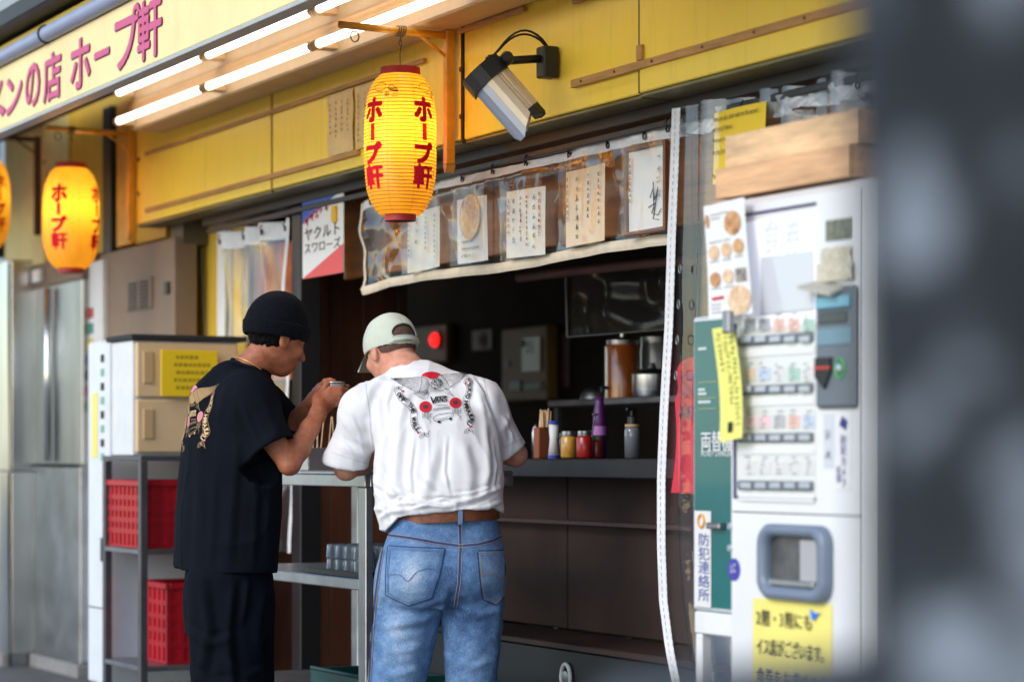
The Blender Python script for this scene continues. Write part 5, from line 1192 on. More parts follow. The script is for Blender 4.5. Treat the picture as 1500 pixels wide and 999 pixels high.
box('wall_socket', (XA(54, 3.93), 3.90, 2.18), (XA(64, 3.93), 3.9295, 2.25), WHITEP, stp, 0.004)
box('kick', (sx0 - 0.01, 3.9, 0.0), (sx1 + 0.01, 4.1, 0.0995), CONC, stp, 0.004)
sp2 = thing('steel_panel_column', 'bright rippled stainless steel column at the left frame edge', 'column', (-13.7, 3.8, 0))
for z0, z1 in ((0.1, 1.12), (1.13, 2.30)):
    MB().sheet(lambda s, t: (-15.5 + (sx0 - 0.004 + 15.5) * s, 3.78 + 0.006 * math.sin(s * 40 + t * 3), z0 + (z1 - z0) * t), 60, 6).build('front_sheet', SHIN, sp2, smooth=True)
    box('side_sheet', (sx0 - 0.03, 3.795, z0), (sx0 - 0.006, 4.1, z1), SHIN, sp2, 0.003)
box('core', (-15.5, 3.80, 0.0), (sx0 - 0.032, 4.1, 2.31), STEELD, sp2, 0)
box('base', (-15.5, 3.74, 0.0), (sx0, 3.7795, 0.099), CONC, sp2, 0.004)
# pale buildings far down the street
nb = thing('far_building', 'pale white building far down the street behind the left lantern', 'building', (-40, 9, 0))
box('wall', (-52, 7.5, 0), (-38, 22, 14), mat('pale_wall', (0.72, 0.72, 0.70), 0.7, var=0.06), nb, 0.02)
for k in range(4):
    for j in range(3):
        wn_ = box('window', (-50 + k * 3, 7.44, 2.2 + j * 3.4), (-48.4 + k * 3, 7.498, 3.9 + j * 3.4), mat('far_glass', (0.10, 0.12, 0.14), 0.1), nb, 0.01)
        wn2 = box('window', (-37.998, 9 + k * 3, 2.2 + j * 3.4), (-37.94, 10.6 + k * 3, 3.9 + j * 3.4), mat('far_glass', (0.10, 0.12, 0.14), 0.1), nb, 0.01)

# ================================================================== close to the lens
def bark():
    m = bpy.data.materials.new('plane_tree_bark'); m.use_nodes = True; nt = m.node_tree; b = nt.nodes['Principled BSDF']
    tc = nt.nodes.new('ShaderNodeTexCoord'); v = nt.nodes.new('ShaderNodeTexNoise'); v.inputs['Scale'].default_value = 11.0; v.inputs['Detail'].default_value = 3
    nt.links.new(tc.outputs['Object'], v.inputs['Vector'])
    rp = nt.nodes.new('ShaderNodeValToRGB'); e = rp.color_ramp.elements
    e[0].position = 0.42; e[0].color = (0.006, 0.009, 0.013, 1); e[1].position = 0.62; e[1].color = (0.20, 0.23, 0.27, 1)
    q = e.new(0.54); q.color = (0.018, 0.023, 0.029, 1)
    nt.links.new(v.outputs['Fac'], rp.inputs[0]); nt.links.new(rp.outputs[0], b.inputs['Base Color']); b.inputs['Roughness'].default_value = 0.85
    bp = nt.nodes.new('ShaderNodeBump'); bp.inputs['Strength'].default_value = 0.5; nt.links.new(v.outputs['Fac'], bp.inputs['Height']); nt.links.new(bp.outputs[0], b.inputs['Normal'])
    return m
tk = thing('street_tree', 'blurred mottled tree trunk close to the lens at the right edge', 'tree', (0, 0, 0))
tc_ = PD(1288, 670, 1.3) + RGT * 0.165; tk.location = (tc_.x, tc_.y, 0)
pts, rad = [], []
for k in range(26):
    z = 3.4 * k / 25
    pts.append((tc_.x + 0.012 * math.sin(z * 3.1), tc_.y + 0.012 * math.cos(z * 2.3), z)); rad.append(0.165 + 0.07 * math.exp(-z * 5) + 0.006 * math.sin(z * 9))
MB().tube(pts, rad, 28).build('trunk', bark(), tk, smooth=True)
mb = MB(); rgl = random.Random(5)
for k in range(5):
    a = rgl.uniform(0, 6.28); p0 = Vector(pts[-1]); p1 = p0 + Vector((math.cos(a) * 0.7, math.sin(a) * 0.7, 0.9))
    MB().tube([p0 - EZ * 0.1, p0.lerp(p1, 0.5) + EZ * 0.1, p1 + EZ * 0.3], [0.09, 0.06, 0.03], 10).build('limb', bpy.data.materials['plane_tree_bark'], tk, smooth=True)
for k in range(1400):
    c_ = Vector(pts[-1]) + Vector((rgl.gauss(0, 0.75), rgl.gauss(0, 0.75), 1.25 + rgl.gauss(0, 0.4)))
    if c_.z < 3.7: continue
    d1 = Vector((rgl.uniform(-1, 1), rgl.uniform(-1, 1), rgl.uniform(-.5, .5))).normalized() * 0.09; d2 = d1.orthogonal().normalized() * 0.06
    mb.add([c_ - d1, c_ + d2, c_ + d1, c_ - d2], [(0, 1, 2, 3)])
o = mb.build('crown', mat('leaf_green', (0.05, 0.10, 0.03), 0.6, var=0.4, vscale=3), tk, fix=False); tag(o, kind='stuff')
gr = thing('guard_rail', 'blurred dark steel guard pipe low in front of the lens', 'railing', (0, 0, 0))
q0 = PD(905, 1052, 1.75); q1 = PD(1290, 1020, 1.50); gr.location = (q0.x, q0.y, 0)
GRM = mat('guard_grey', (0.03, 0.034, 0.042), 0.5, var=0.2)
dirr = (q1 - q0); 
MB().tube([q0 - EZ * 0.86, q0 - EZ * 0.06, q0 + dirr * 0.04, q0 + dirr * 0.5, q1, q1 + dirr * 0.6, q1 + dirr * 0.66 - EZ * 0.06, q1 + dirr * 0.66 - EZ * 0.9], 0.030, 12).build('pipe', GRM, gr, smooth=True)
# ================================================================== people: smooth-blended volumes turned into one skin
class SDF:
    def __init__(s, lo, hi, h):
        s.lo = np.array(lo, float); s.h = h; s.n = np.ceil((np.array(hi) - s.lo) / h).astype(int) + 1
        s.D = np.full(tuple(s.n), 0.25, np.float32)
    def _box(s, lo, hi, pad):
        a = np.clip(np.floor((np.array(lo) - pad - s.lo) / s.h).astype(int), 0, s.n - 1); b = np.clip(np.ceil((np.array(hi) + pad - s.lo) / s.h).astype(int) + 1, 1, s.n)
        sl = tuple(slice(int(x), int(y)) for x, y in zip(a, b))
        ax = [s.lo[i] + s.h * np.arange(a[i], b[i]) for i in range(3)]
        return sl, np.meshgrid(*ax, indexing='ij')
    def _put(s, sl, d, k, mode):
        a = s.D[sl]; d = d.astype(np.float32)
        if mode == 'add':
            if k > 0: q = np.clip(0.5 + 0.5 * (a - d) / k, 0, 1); s.D[sl] = a * (1 - q) + d * q - k * q * (1 - q)
            else: s.D[sl] = np.minimum(a, d)
        else:
            d = -d
            if k > 0: q = np.clip(0.5 - 0.5 * (a - d) / k, 0, 1); s.D[sl] = a * (1 - q) + d * q + k * q * (1 - q)
            else: s.D[sl] = np.maximum(a, d)
    def cone(s, a, b, ra, rb, k=0.03, mode='add', flat=None, fk=1.0):
        a, b = np.array(a, float), np.array(b, float); r = max(ra, rb) * max(1, fk) + 0.02
        sl, (X, Y, Z) = s._box(np.minimum(a, b) - r, np.maximum(a, b) + r, k + 0.03)
        d = b - a; L2 = float(d @ d) + 1e-12; px, py, pz = X - a[0], Y - a[1], Z - a[2]
        t = np.clip((px * d[0] + py * d[1] + pz * d[2]) / L2, 0, 1); qx, qy, qz = px - t * d[0], py - t * d[1], pz - t * d[2]
        if flat is not None:
            f = np.array(flat, float); f /= np.linalg.norm(f); w = qx * f[0] + qy * f[1] + qz * f[2]; c = (1 / fk - 1) * w
            qx, qy, qz = qx + c * f[0], qy + c * f[1], qz + c * f[2]
        s._put(sl, np.sqrt(qx * qx + qy * qy + qz * qz) - (ra + (rb - ra) * t), k, mode); return s
    def chain(s, pts, rs, k=0.03):
        for i in range(len(pts) - 1): s.cone(pts[i], pts[i + 1], rs[i], rs[i + 1], k)
        return s
    def ell(s, c, rad, M=None, k=0.03, mode='add'):
        c = np.array(c, float); rad = np.array(rad, float); r = rad.max() + 0.01; sl, (X, Y, Z) = s._box(c - r, c + r, k + 0.03)
        p = np.stack([X - c[0], Y - c[1], Z - c[2]], -1)
        if M is not None: p = p @ np.array(M).T
        q = p / rad; n1 = np.sqrt((q * q).sum(-1)); n2 = np.sqrt(((q / rad) ** 2).sum(-1)) + 1e-9
        s._put(sl, n1 * (n1 - 1) / n2, k, mode); return s
    def loft(s, lv, k=0.03, ang=0.0, p=2.2, mode='add'):
        """levels (z, cx, cy, half width, half depth), cross-section turned by ang"""
        lv = sorted(lv); z = np.array([l[0] for l in lv]); A = np.array(lv)
        r = max(A[:, 3].max(), A[:, 4].max()) + 0.02
        lo = (A[:, 1].min() - r, A[:, 2].min() - r, z[0]); hi = (A[:, 1].max() + r, A[:, 2].max() + r, z[-1])
        sl, (X, Y, Z) = s._box(lo, hi, k + 0.02)
        zz = Z[0, 0]; f = lambda i: smooth_interp(zz, z, A[:, i])
        cx, cy, a, b = f(1), f(2), f(3), f(4); x, y = X - cx, Y - cy; ca, sa = math.cos(ang), math.sin(ang)
        u, v = (x * ca + y * sa) / a, (-x * sa + y * ca) / b
        rr = (np.abs(u) ** p + np.abs(v) ** p) ** (1 / p); d = (rr - 1) * np.minimum(a, b)
        d = np.maximum(d, np.maximum(z[0] - Z, Z - z[-1])); s._put(sl, d, k, mode); return s
    def cut(s, c, n):
        """keep the side the normal points away from"""
        n = np.array(n, float); n /= np.linalg.norm(n); X, Y, Z = np.meshgrid(*[s.lo[i] + s.h * np.arange(s.n[i]) for i in range(3)], indexing='ij', sparse=True)
        s.D = np.maximum(s.D, ((X - c[0]) * n[0] + (Y - c[1]) * n[1] + (Z - c[2]) * n[2]).astype(np.float32)); return s
    def cutfn(s, fn):
        X, Y, Z = np.meshgrid(*[s.lo[i] + s.h * np.arange(s.n[i]) for i in range(3)], indexing='ij', sparse=True)
        s.D = np.maximum(s.D, fn(X, Y, Z).astype(np.float32)); return s
    def mesh(s, relax=2):
        D = s.D; I = D < 0; n = np.array(D.shape)
        c = sum(I[a:n[0]-1+a, b:n[1]-1+b, d:n[2]-1+d].astype(np.int8) for a in (0, 1) for b in (0, 1) for d in (0, 1))
        act = np.argwhere((c > 0) & (c < 8)); ids = np.full(tuple(n - 1), -1, np.int64); ids[tuple(act.T)] = np.arange(len(act))
        off = np.array([(a, b, d) for a in (0, 1) for b in (0, 1) for d in (0, 1)])
        V = np.stack([D[tuple((act + o).T)] for o in off], 1); pos = np.zeros((len(act), 3)); cnt = np.zeros(len(act))
        for i in range(8):
            for j in range(i + 1, 8):
                if np.abs(off[i] - off[j]).sum() != 1: continue
                m = (V[:, i] < 0) != (V[:, j] < 0); t = V[m, i] / (V[m, i] - V[m, j])
                pos[m] += off[i] + t[:, None] * (off[j] - off[i]); cnt[m] += 1
        P_ = s.lo + s.h * (act + pos / cnt[:, None]); Q = []
        for ax in range(3):
            sl0 = [slice(None)] * 3; sl1 = [slice(None)] * 3; sl0[ax] = slice(0, n[ax] - 1); sl1[ax] = slice(1, n[ax])
            ch = I[tuple(sl0)] != I[tuple(sl1)]; e = np.argwhere(ch); o1, o2 = [i for i in range(3) if i != ax]
            ok = (e[:, o1] > 0) & (e[:, o2] > 0) & (e[:, o1] < n[o1] - 1) & (e[:, o2] < n[o2] - 1); e = e[ok]
            def cid(a, b): q = e.copy(); q[:, o1] -= a; q[:, o2] -= b; return ids[tuple(q.T)]
            q = np.stack([cid(1, 1), cid(0, 1), cid(0, 0), cid(1, 0)], 1); fl = I[tuple(e.T)] ^ (ax == 1)
            q[~fl] = q[~fl][:, ::-1]; Q.append(q)
        Q = np.concatenate(Q); Q = Q[(Q >= 0).all(1)]
        for it in range(relax * 2):
            P_ = P_ + (0.5 if it % 2 == 0 else -0.52) * (lap(P_, Q) - P_)
        return P_, Q
def smooth_interp(x, xs, ys):
    """monotone-ish cubic through levels"""
    if len(xs) < 3: return np.interp(x, xs, ys)
    m = np.gradient(ys, xs); i = np.clip(np.searchsorted(xs, x) - 1, 0, len(xs) - 2); h = xs[i + 1] - xs[i]; t = np.clip((x - xs[i]) / h, 0, 1)
    return (2*t**3 - 3*t**2 + 1) * ys[i] + (t**3 - 2*t**2 + t) * h * m[i] + (-2*t**3 + 3*t**2) * ys[i+1] + (t**3 - t**2) * h * m[i+1]
def lap(V, Q):
    S = np.zeros_like(V); c = np.zeros(len(V))
    for a, b in ((0, 1), (1, 2), (2, 3), (3, 0)):
        for i, j in ((a, b), (b, a)):
            for ax in range(3): S[:, ax] += np.bincount(Q[:, i], V[Q[:, j], ax], len(V))
            c += np.bincount(Q[:, i], minlength=len(V))
    return S / np.maximum(c, 1)[:, None]
def normals(V, Q):
    fn = np.cross(V[Q[:, 2]] - V[Q[:, 0]], V[Q[:, 3]] - V[Q[:, 1]]); N = np.zeros_like(V)
    for k in range(4):
        for ax in range(3): N[:, ax] += np.bincount(Q[:, k], fn[:, ax], len(V))
    return N / (np.linalg.norm(N, axis=1, keepdims=True) + 1e-12)
RNG = np.random.RandomState(3); LAT = RNG.rand(32, 32, 32) * 2 - 1
def vnoise(p, scale):
    q = p * np.array(scale); i = np.floor(q).astype(int); f = q - i; f = f * f * (3 - 2 * f); r = 0
    for a in (0, 1):
        for b in (0, 1):
            for c in (0, 1):
                w = (f[:, 0] if a else 1 - f[:, 0]) * (f[:, 1] if b else 1 - f[:, 1]) * (f[:, 2] if c else 1 - f[:, 2])
                r = r + w * LAT[(i[:, 0] + a) % 32, (i[:, 1] + b) % 32, (i[:, 2] + c) % 32]
    return r
def segdist(P2, pts):
    """distance (and signed side, arc fraction) of points to a polyline in the plane"""
    best = np.full(len(P2), 9.0); side = np.zeros(len(P2)); fr = np.zeros(len(P2)); pts = np.array(pts, float); L = np.r_[0, np.cumsum(np.linalg.norm(np.diff(pts, axis=0), axis=1))]
    for i in range(len(pts) - 1):
        a, b = pts[i], pts[i + 1]; d = b - a; l2 = (d @ d) + 1e-12; t = np.clip(((P2 - a) @ d) / l2, 0, 1); q = P2 - a - t[:, None] * d
        dist = np.linalg.norm(q, axis=1); m = dist < best; best[m] = dist[m]; side[m] = np.sign(d[0] * q[m, 1] - d[1] * q[m, 0]); fr[m] = (L[i] + t[m] * (L[i + 1] - L[i])) / L[-1]
    return best, side, fr
def folds(V, N, specs, view=(0, -1, 0)):
    """each fold: polyline in (x,z), width, height; a soft ridge with a trough at one side"""
    disp = np.zeros(len(V)); front = np.clip((N @ np.array(view)) * 2.5, 0, 1); P2 = V[:, [0, 2]]
    for pts, w, amp in specs:
        d, s, f = segdist(P2, pts); taper = np.clip(np.minimum(f, 1 - f) * 5, 0, 1) ; taper[(f <= 0) | (f >= 1)] *= 0.3
        ds = d * s
        disp += amp * (0.25 + 0.75 * taper) * (np.exp(-(ds / w) ** 2) - 0.7 * np.exp(-((ds - 1.7 * w) / w) ** 2)) * front
    return disp
def npmesh(name, V, Q, m, root, smooth=True):
    me = bpy.data.meshes.new(name); me.from_pydata(V.tolist(), [], Q.tolist()); me.update()
    return link_mesh(name, me, m, root, smooth, local=True)
class Drape:
    """drops flat prints, seams and patches onto a cloth mesh along a direction"""
    def __init__(s, V, Q, d):
        s.t = BVHTree.FromPolygons([tuple(v) for v in V], [tuple(q) for q in Q]); s.d = Vector(d).normalized()
    def at(s, p, e):
        p = Vector(p); h, n, i, dist = s.t.ray_cast(p - s.d * 1.2, s.d)
        if h is None: return None
        if n.dot(s.d) > 0: n = -n
        return h + n * e
    def poly(s, mb, V, F, e):
        W = [s.at(v, e) for v in V]; idx = {}; vs = []
        for i, w in enumerate(W):
            if w is not None: idx[i] = len(vs); vs.append(w)
        mb.add(vs, [tuple(idx[i] for i in f) for f in F if all(i in idx for i in f)])
    def ribbon(s, mb, pts, w, e, step=0.006, right=None):
        """pts: 3-D polyline before projection, w: half width"""
        pts = [Vector(p) for p in pts]; out = [pts[0]]
        for a, b in zip(pts[:-1], pts[1:]):
            n = max(1, int((b - a).length / step)); out += [a.lerp(b, k / n) for k in range(1, n + 1)]
        prev = None
        for i, p in enumerate(out):
            t = (out[min(i + 1, len(out) - 1)] - out[max(i - 1, 0)]); sd = t.cross(s.d)
            if sd.length < 1e-9: continue
            sd = sd.normalized() * w; a, b = s.at(p - sd, e), s.at(p + sd, e)
            if a is None or b is None: prev = None; continue
            if prev is not None and (prev[0] - a).length < 0.05: mb.add([prev[0], prev[1], b, a], [(0, 1, 2, 3)])
            prev = (a, b)
def subdiv(V, F, size):
    """cut a flat 2-D mesh by a grid so it can follow a curved surface"""
    bm = bmesh.new(); B = [bm.verts.new((float(x), float(y), 0)) for x, y in V]
    for f in F:
        try: bm.faces.new([B[i] for i in f])
        except ValueError: pass
    V = np.array(V); lo, hi = V.min(0), V.max(0)
    for ax in (0, 1):
        for q in np.arange(lo[ax] + size, hi[ax], size):
            co = Vector((q, 0, 0)) if ax == 0 else Vector((0, q, 0)); no = Vector((1, 0, 0)) if ax == 0 else Vector((0, 1, 0))
            bmesh.ops.bisect_plane(bm, geom=bm.verts[:] + bm.edges[:] + bm.faces[:], plane_co=co, plane_no=no)
    bm.verts.index_update(); r = [(v.co.x, v.co.y) for v in bm.verts], [tuple(q.index for q in f.verts) for f in bm.faces]; bm.free(); return r
def frame(f, up=(0, 0, 1)):
    f = np.array(f, float); f /= np.linalg.norm(f); up = np.array(up, float); up = up - (up @ f) * f; up /= np.linalg.norm(up)
    return np.stack([np.cross(f, up), f, up])            # rows: right, face, up
def head(S, c, F, ear=True):
    g = lambda x, y, z: np.array(c) + x * F[0] + y * F[1] + z * F[2]
    S.ell(g(0, -0.012, 0.022), (0.076, 0.097, 0.088), F, 0.02); S.ell(g(0, 0.028, -0.035), (0.063, 0.066, 0.082), F, 0.035)
    S.ell(g(0, 0.052, -0.092), (0.030, 0.026, 0.024), F, 0.03); S.ell(g(0, 0.078, 0.022), (0.05, 0.018, 0.014), F, 0.02)
    S.cone(g(0, 0.092, 0.005), g(0, 0.112, -0.034), 0.008, 0.0125, 0.012)
    for sx in (-1, 1):
        S.ell(g(0.031 * sx, 0.094, 0.003), (0.015, 0.012, 0.010), F, 0.012, 'sub'); S.ell(g(0.045 * sx, 0.062, -0.028), (0.022, 0.02, 0.02), F, 0.02)
        if ear:
            S.ell(g(0.079 * sx, -0.012, -0.014), (0.010, 0.019, 0.031), F, 0.008); S.ell(g(0.088 * sx, -0.006, -0.010), (0.006, 0.010, 0.017), F, 0.006, 'sub')
    S.ell(g(0, 0.088, -0.066), (0.022, 0.012, 0.006), F, 0.008); S.ell(g(0, 0.086, -0.078), (0.019, 0.012, 0.007), F, 0.008)
    return g
def neck_ring(S, a, b, ra, rb, n=48):
    """where a neck tube leaves the cloth volume: points for a collar rib"""
    a, b = np.array(a), np.array(b); f = frame(b - a, (0, 0.3, 1)); out = []
    for q in np.linspace(0, 2 * math.pi, n, endpoint=False):
        t0 = 1.0
        for t in np.linspace(0, 1, 60):
            p = a + (b - a) * t + (ra + (rb - ra) * t) * (math.cos(q) * f[0] + math.sin(q) * f[2]); i = np.clip(((p - S.lo) / S.h).round().astype(int), 0, S.n - 1)
            if S.D[tuple(i)] > 0: t0 = t; break
        out.append(t0)
    o = np.array(out)
    for _ in range(3): o = (np.roll(o, 1) + 2 * o + np.roll(o, -1)) / 4
    return [tuple(a + (b - a) * t + (ra + (rb - ra) * t) * (math.cos(q) * f[0] + math.sin(q) * f[2])) for t, q in zip(o, np.linspace(0, 2 * math.pi, n, endpoint=False))]
def crease(V, sc): 
    """ridged noise: narrow soft creases"""
    n = vnoise(V, sc); return (1 - np.abs(n) * 2.2).clip(0, 1) ** 2.2
def hand(S, w, d, up, side, curl=0.6):
    """palm, four unequal fingers and a thumb leaving the side of the palm; d = pointing, up = back of the hand"""
    d = np.array(d, float); d /= np.linalg.norm(d); up = np.array(up, float); up -= (up @ d) * d; up /= np.linalg.norm(up); r = np.cross(d, up) * side; w = np.array(w, float)
    S.cone(w + d * 0.015, w + d * 0.080, 0.026, 0.034, 0.02, flat=up, fk=0.45)
    for k, (o, L) in enumerate(((-0.028, 0.070), (-0.010, 0.078), (0.009, 0.074), (0.027, 0.058))):
        b = w + d * (0.092 - abs(o + 0.004) * 0.25) + r * o; m = b + d * L * 0.45 * math.cos(curl * 0.6) - up * L * 0.45 * math.sin(curl * 0.6)
        t = m + d * L * 0.55 * math.cos(curl * 1.7) - up * L * 0.55 * math.sin(curl * 1.7); S.cone(b - d * 0.02, m, 0.0092, 0.0086, 0.006); S.cone(m, t, 0.0086, 0.007, 0.005)
    b = w + d * 0.03 - r * 0.028; m = b + d * 0.028 - r * 0.022 - up * 0.012; t = m + d * 0.032 - r * 0.004 - up * 0.012
    S.cone(b, m, 0.014, 0.0105, 0.012); S.cone(m, t, 0.0105, 0.0085, 0.006)
def shoe(S, ankle, d, k=0.02):
    a = np.array(ankle, float); d = np.array(d, float); d /= np.linalg.norm(d)
    S.cone(a + (0, 0, -0.02), a * (1, 1, 0) + (0, 0, 0.05) - d * 0.02, 0.045, 0.045, k); S.cone(a * (1, 1, 0) + (0, 0, 0.045) - d * 0.03, a * (1, 1, 0) + (0, 0, 0.04) + d * 0.14, 0.042, 0.036, k)
    S.cut((0, 0, 0.004), (0, 0, -1))
def skin_mat(name, c1, c2):
    return mat(name, c1, 0.48, col2=c2, vscale=30, sss=0.10, bump=0.16, bscale=260, spec=0.4)
def cloth_mat(name, col, var=0.05, bump=0.25, bscale=420, vscale=9, sheen=0.15, col2=None, spec=0.2):
    return mat(name, col, 0.85, var=var, vscale=vscale, bump=bump, bscale=bscale, sheen=sheen, spec=spec, col2=col2)

# ------------------------------------------------------------------ the back print both shirts carry (zoomed picture units, centre 545,480)
def bez(p, n=10):
    p = np.array(p, float)
    if len(p) < 3: return [tuple(q) for q in p]
    t = np.linspace(0, len(p) - 1, n * (len(p) - 1) + 1); xs = np.arange(len(p))
    return list(zip(smooth_interp(t, xs, p[:, 0]), smooth_interp(t, xs, p[:, 1])))
def back_print():
    fills = {'sun': [], 'wing': [], 'ink': []}; lines = []; dots = []
    fills['sun'].append([(430, 155), (448, 132), (475, 117), (510, 108), (545, 105), (590, 110), (625, 122), (652, 138), (615, 150), (598, 185), (520, 186), (500, 172), (470, 160)])
    lt = bez([(80, 185), (200, 182), (320, 180), (440, 168), (490, 190), (528, 262)], 6); lb = bez([(80, 185), (160, 225), (260, 285), (370, 335), (450, 335), (515, 318)], 6)
    rt = bez([(952, 98), (880, 118), (760, 135), (650, 148), (615, 170), (635, 225)], 6); rb = bez([(952, 98), (915, 165), (860, 220), (790, 270), (730, 305), (690, 315)], 6)
    for T, B in ((lt, lb), (rt, rb)):
        fills['wing'].append(T + B[::-1])
        lines += [(T, 3.0), (B, 3.0)]
        for k in range(1, 9):
            f = k / 9; lines.append(([(a[0] * (1 - f) + b[0] * f, a[1] * (1 - f) + b[1] * f + 4 * math.sin(i)) for i, (a, b) in enumerate(zip(T, B))][2:], 1.7))
        q = len(T) * 6 // 10; lines.append(([T[q], ((T[q][0] + B[q + 3][0]) / 2 + 10, (T[q][1] + B[q + 3][1]) / 2), B[q + 3]], 3.0))
        for k in range(3, len(T) - 2, 2):
            lines.append(([B[k], (B[k][0] + (8 if T is lt else -8), B[k][1] - 14)], 1.6))
    nw = len(lines)
    el = lambda x, y, a, b, n=22, r=0.0: [(x + a * math.cos(q) * math.cos(r) - b * math.sin(q) * math.sin(r), y + a * math.cos(q) * math.sin(r) + b * math.sin(q) * math.cos(r)) for q in np.linspace(0, 2 * math.pi, n, endpoint=False)]
    fills['wing'].append(el(605, 250, 66, 62)); lines.append((el(605, 250, 66, 62) + el(605, 250, 66, 62)[:1], 3.0))
    rg = random.Random(2)
    for k in range(95):
        a, r_ = rg.uniform(0, 6.28), math.sqrt(rg.random()); x, y = 608 + 58 * r_ * math.cos(a), 238 + 48 * r_ * math.sin(a)
        if not (520 < x < 575 and y > 262): dots.append((x, y, rg.uniform(3, 6)))
    lines += [([(540, 285), (575, 300), (620, 292), (655, 270)], 4), ([(575, 290), (600, 300)], 7), ([(530, 310), (600, 325), (690, 320)], 3), ([(530, 335), (610, 342), (680, 335)], 2.2), ([(700, 300), (745, 320), (765, 365), (800, 395)], 3.5), ([(715, 330), (740, 345), (735, 375)], 3), ([(700, 345), (720, 365)], 2.5)]
    tail = [(345, 355), (400, 345), (500, 325), (520, 355), (515, 400), (470, 430), (420, 405)]
    fills['wing'].append(tail); lines.append((tail + tail[:1], 2.6))
    for k in range(7): lines.append(([(505, 335 + 4 * k), (365 + 15 * k, 358 + 11 * k)], 2.2))
    for x, y, r_ in ((487, 512, 70), (820, 465, 66)):
        fills['sun'].append(el(x, y, r_, r_ * 0.92))
        for k in range(12): a = rg.uniform(0, 6.28); lines.append(([(x + rg.uniform(-30, 30), y + rg.uniform(-30, 24)) for _ in range(3)], rg.uniform(3, 6)))
        for k in range(9):
            cx = x + 15 + (k % 3 - 1) * 34; cy = y + 72 + (k // 3) * 20; lines.append(([(cx - 15, cy), (cx - 4, cy + 17), (cx + 12, cy + 11), (cx + 16, cy - 8), (cx, cy - 5)], 2.6))
        lines.append(([(x + 20, y + 120), (x + 40, y + 150), (x + 62, y + 158), (x + 52, y + 190)], 3.2))
    board = bez([(572, 640), (620, 605), (700, 590), (775, 582), (805, 605), (770, 640), (690, 662), (620, 678), (590, 668), (572, 640)], 5)
    lines.append((board, 2.8)); lines.append(([(600, 660), (700, 640), (790, 610)], 1.8)); fills['ink'] += [el(643, 682, 20, 15), el(772, 648, 18, 15)]
    lines += [([(570, 540), (640, 530), (760, 515)], 3.5), ([(560, 560), (650, 545), (770, 530)], 2.4), ([(615, 498), (640, 485), (630, 505), (665, 490), (690, 497), (740, 490)], 3.0)]
    L = bez([(170, 320), (200, 390), (265, 455), (325, 510), (362, 585), (362, 650), (375, 715), (415, 775)], 6); Rr = bez([(958, 225), (985, 290), (975, 360), (943, 430), (945, 510), (975, 580), (1003, 645), (975, 705)], 6)
    for C in (L, Rr):
        A = np.array(C); T = np.gradient(A, axis=0); T /= np.linalg.norm(T, axis=1, keepdims=True); Nn = np.stack([-T[:, 1], T[:, 0]], 1)
        for sgn in (-1, 1): lines.append(([tuple(q) for q in A + Nn * 36 * sgn], 1.9))
    for x, y, sx in ((165, 300, 1), (955, 205, -1), (470, 825, 1), (965, 775, -1)):
        lines.append(([(x - 45, y + 30), (x - 30, y - 10), (x + 10, y - 28), (x + 50, y - 5), (x + 55, y + 25), (x + 20, y + 10), (x - 20, y + 38), (x - 45, y + 30)], 2.4)); dots.append((x + 12, y - 6, 11)); lines.append(([(x - 25, y + 12), (x + 15, y + 2), (x + 40, y + 14)], 2)); lines.append(([(x - 30, y + 22), (x - 8, y - 16)], 2)); lines.append(([(x + 48, y - 4), (x + 66, y - 46 * sx)], 3))
    fills['sun'] += [[(205, 325), (245, 320), (235, 350)], [(920, 240), (945, 215), (945, 262)], [(398, 790), (440, 790), (405, 815)], [(970, 740), (1010, 718), (1015, 745)]]
    letters = []
    for C, txt, a0, a1 in ((L, 'OFF THE WALL', 0.10, 0.985), (Rr, 'TOKYO HARAJUKU', 0.07, 0.99)):
        A = np.array(C); D_ = np.r_[0, np.cumsum(np.linalg.norm(np.diff(A, axis=0), axis=1))]; D_ /= D_[-1]
        for k, ch in enumerate(txt):
            if ch == ' ': continue
            f = a0 + (a1 - a0) * k / (len(txt) - 1); x, y = np.interp(f, D_, A[:, 0]), np.interp(f, D_, A[:, 1]); x2, y2 = np.interp(f + 0.02, D_, A[:, 0]), np.interp(f + 0.02, D_, A[:, 1]); ang = math.atan2(y2 - y, x2 - x) if f < 0.97 else math.atan2(*(A[-1] - A[-3])[::-1])
            letters.append((ch, x, y, ang, 40, 46))
    return fills, lines, dots, letters, nw
PRINT = back_print()
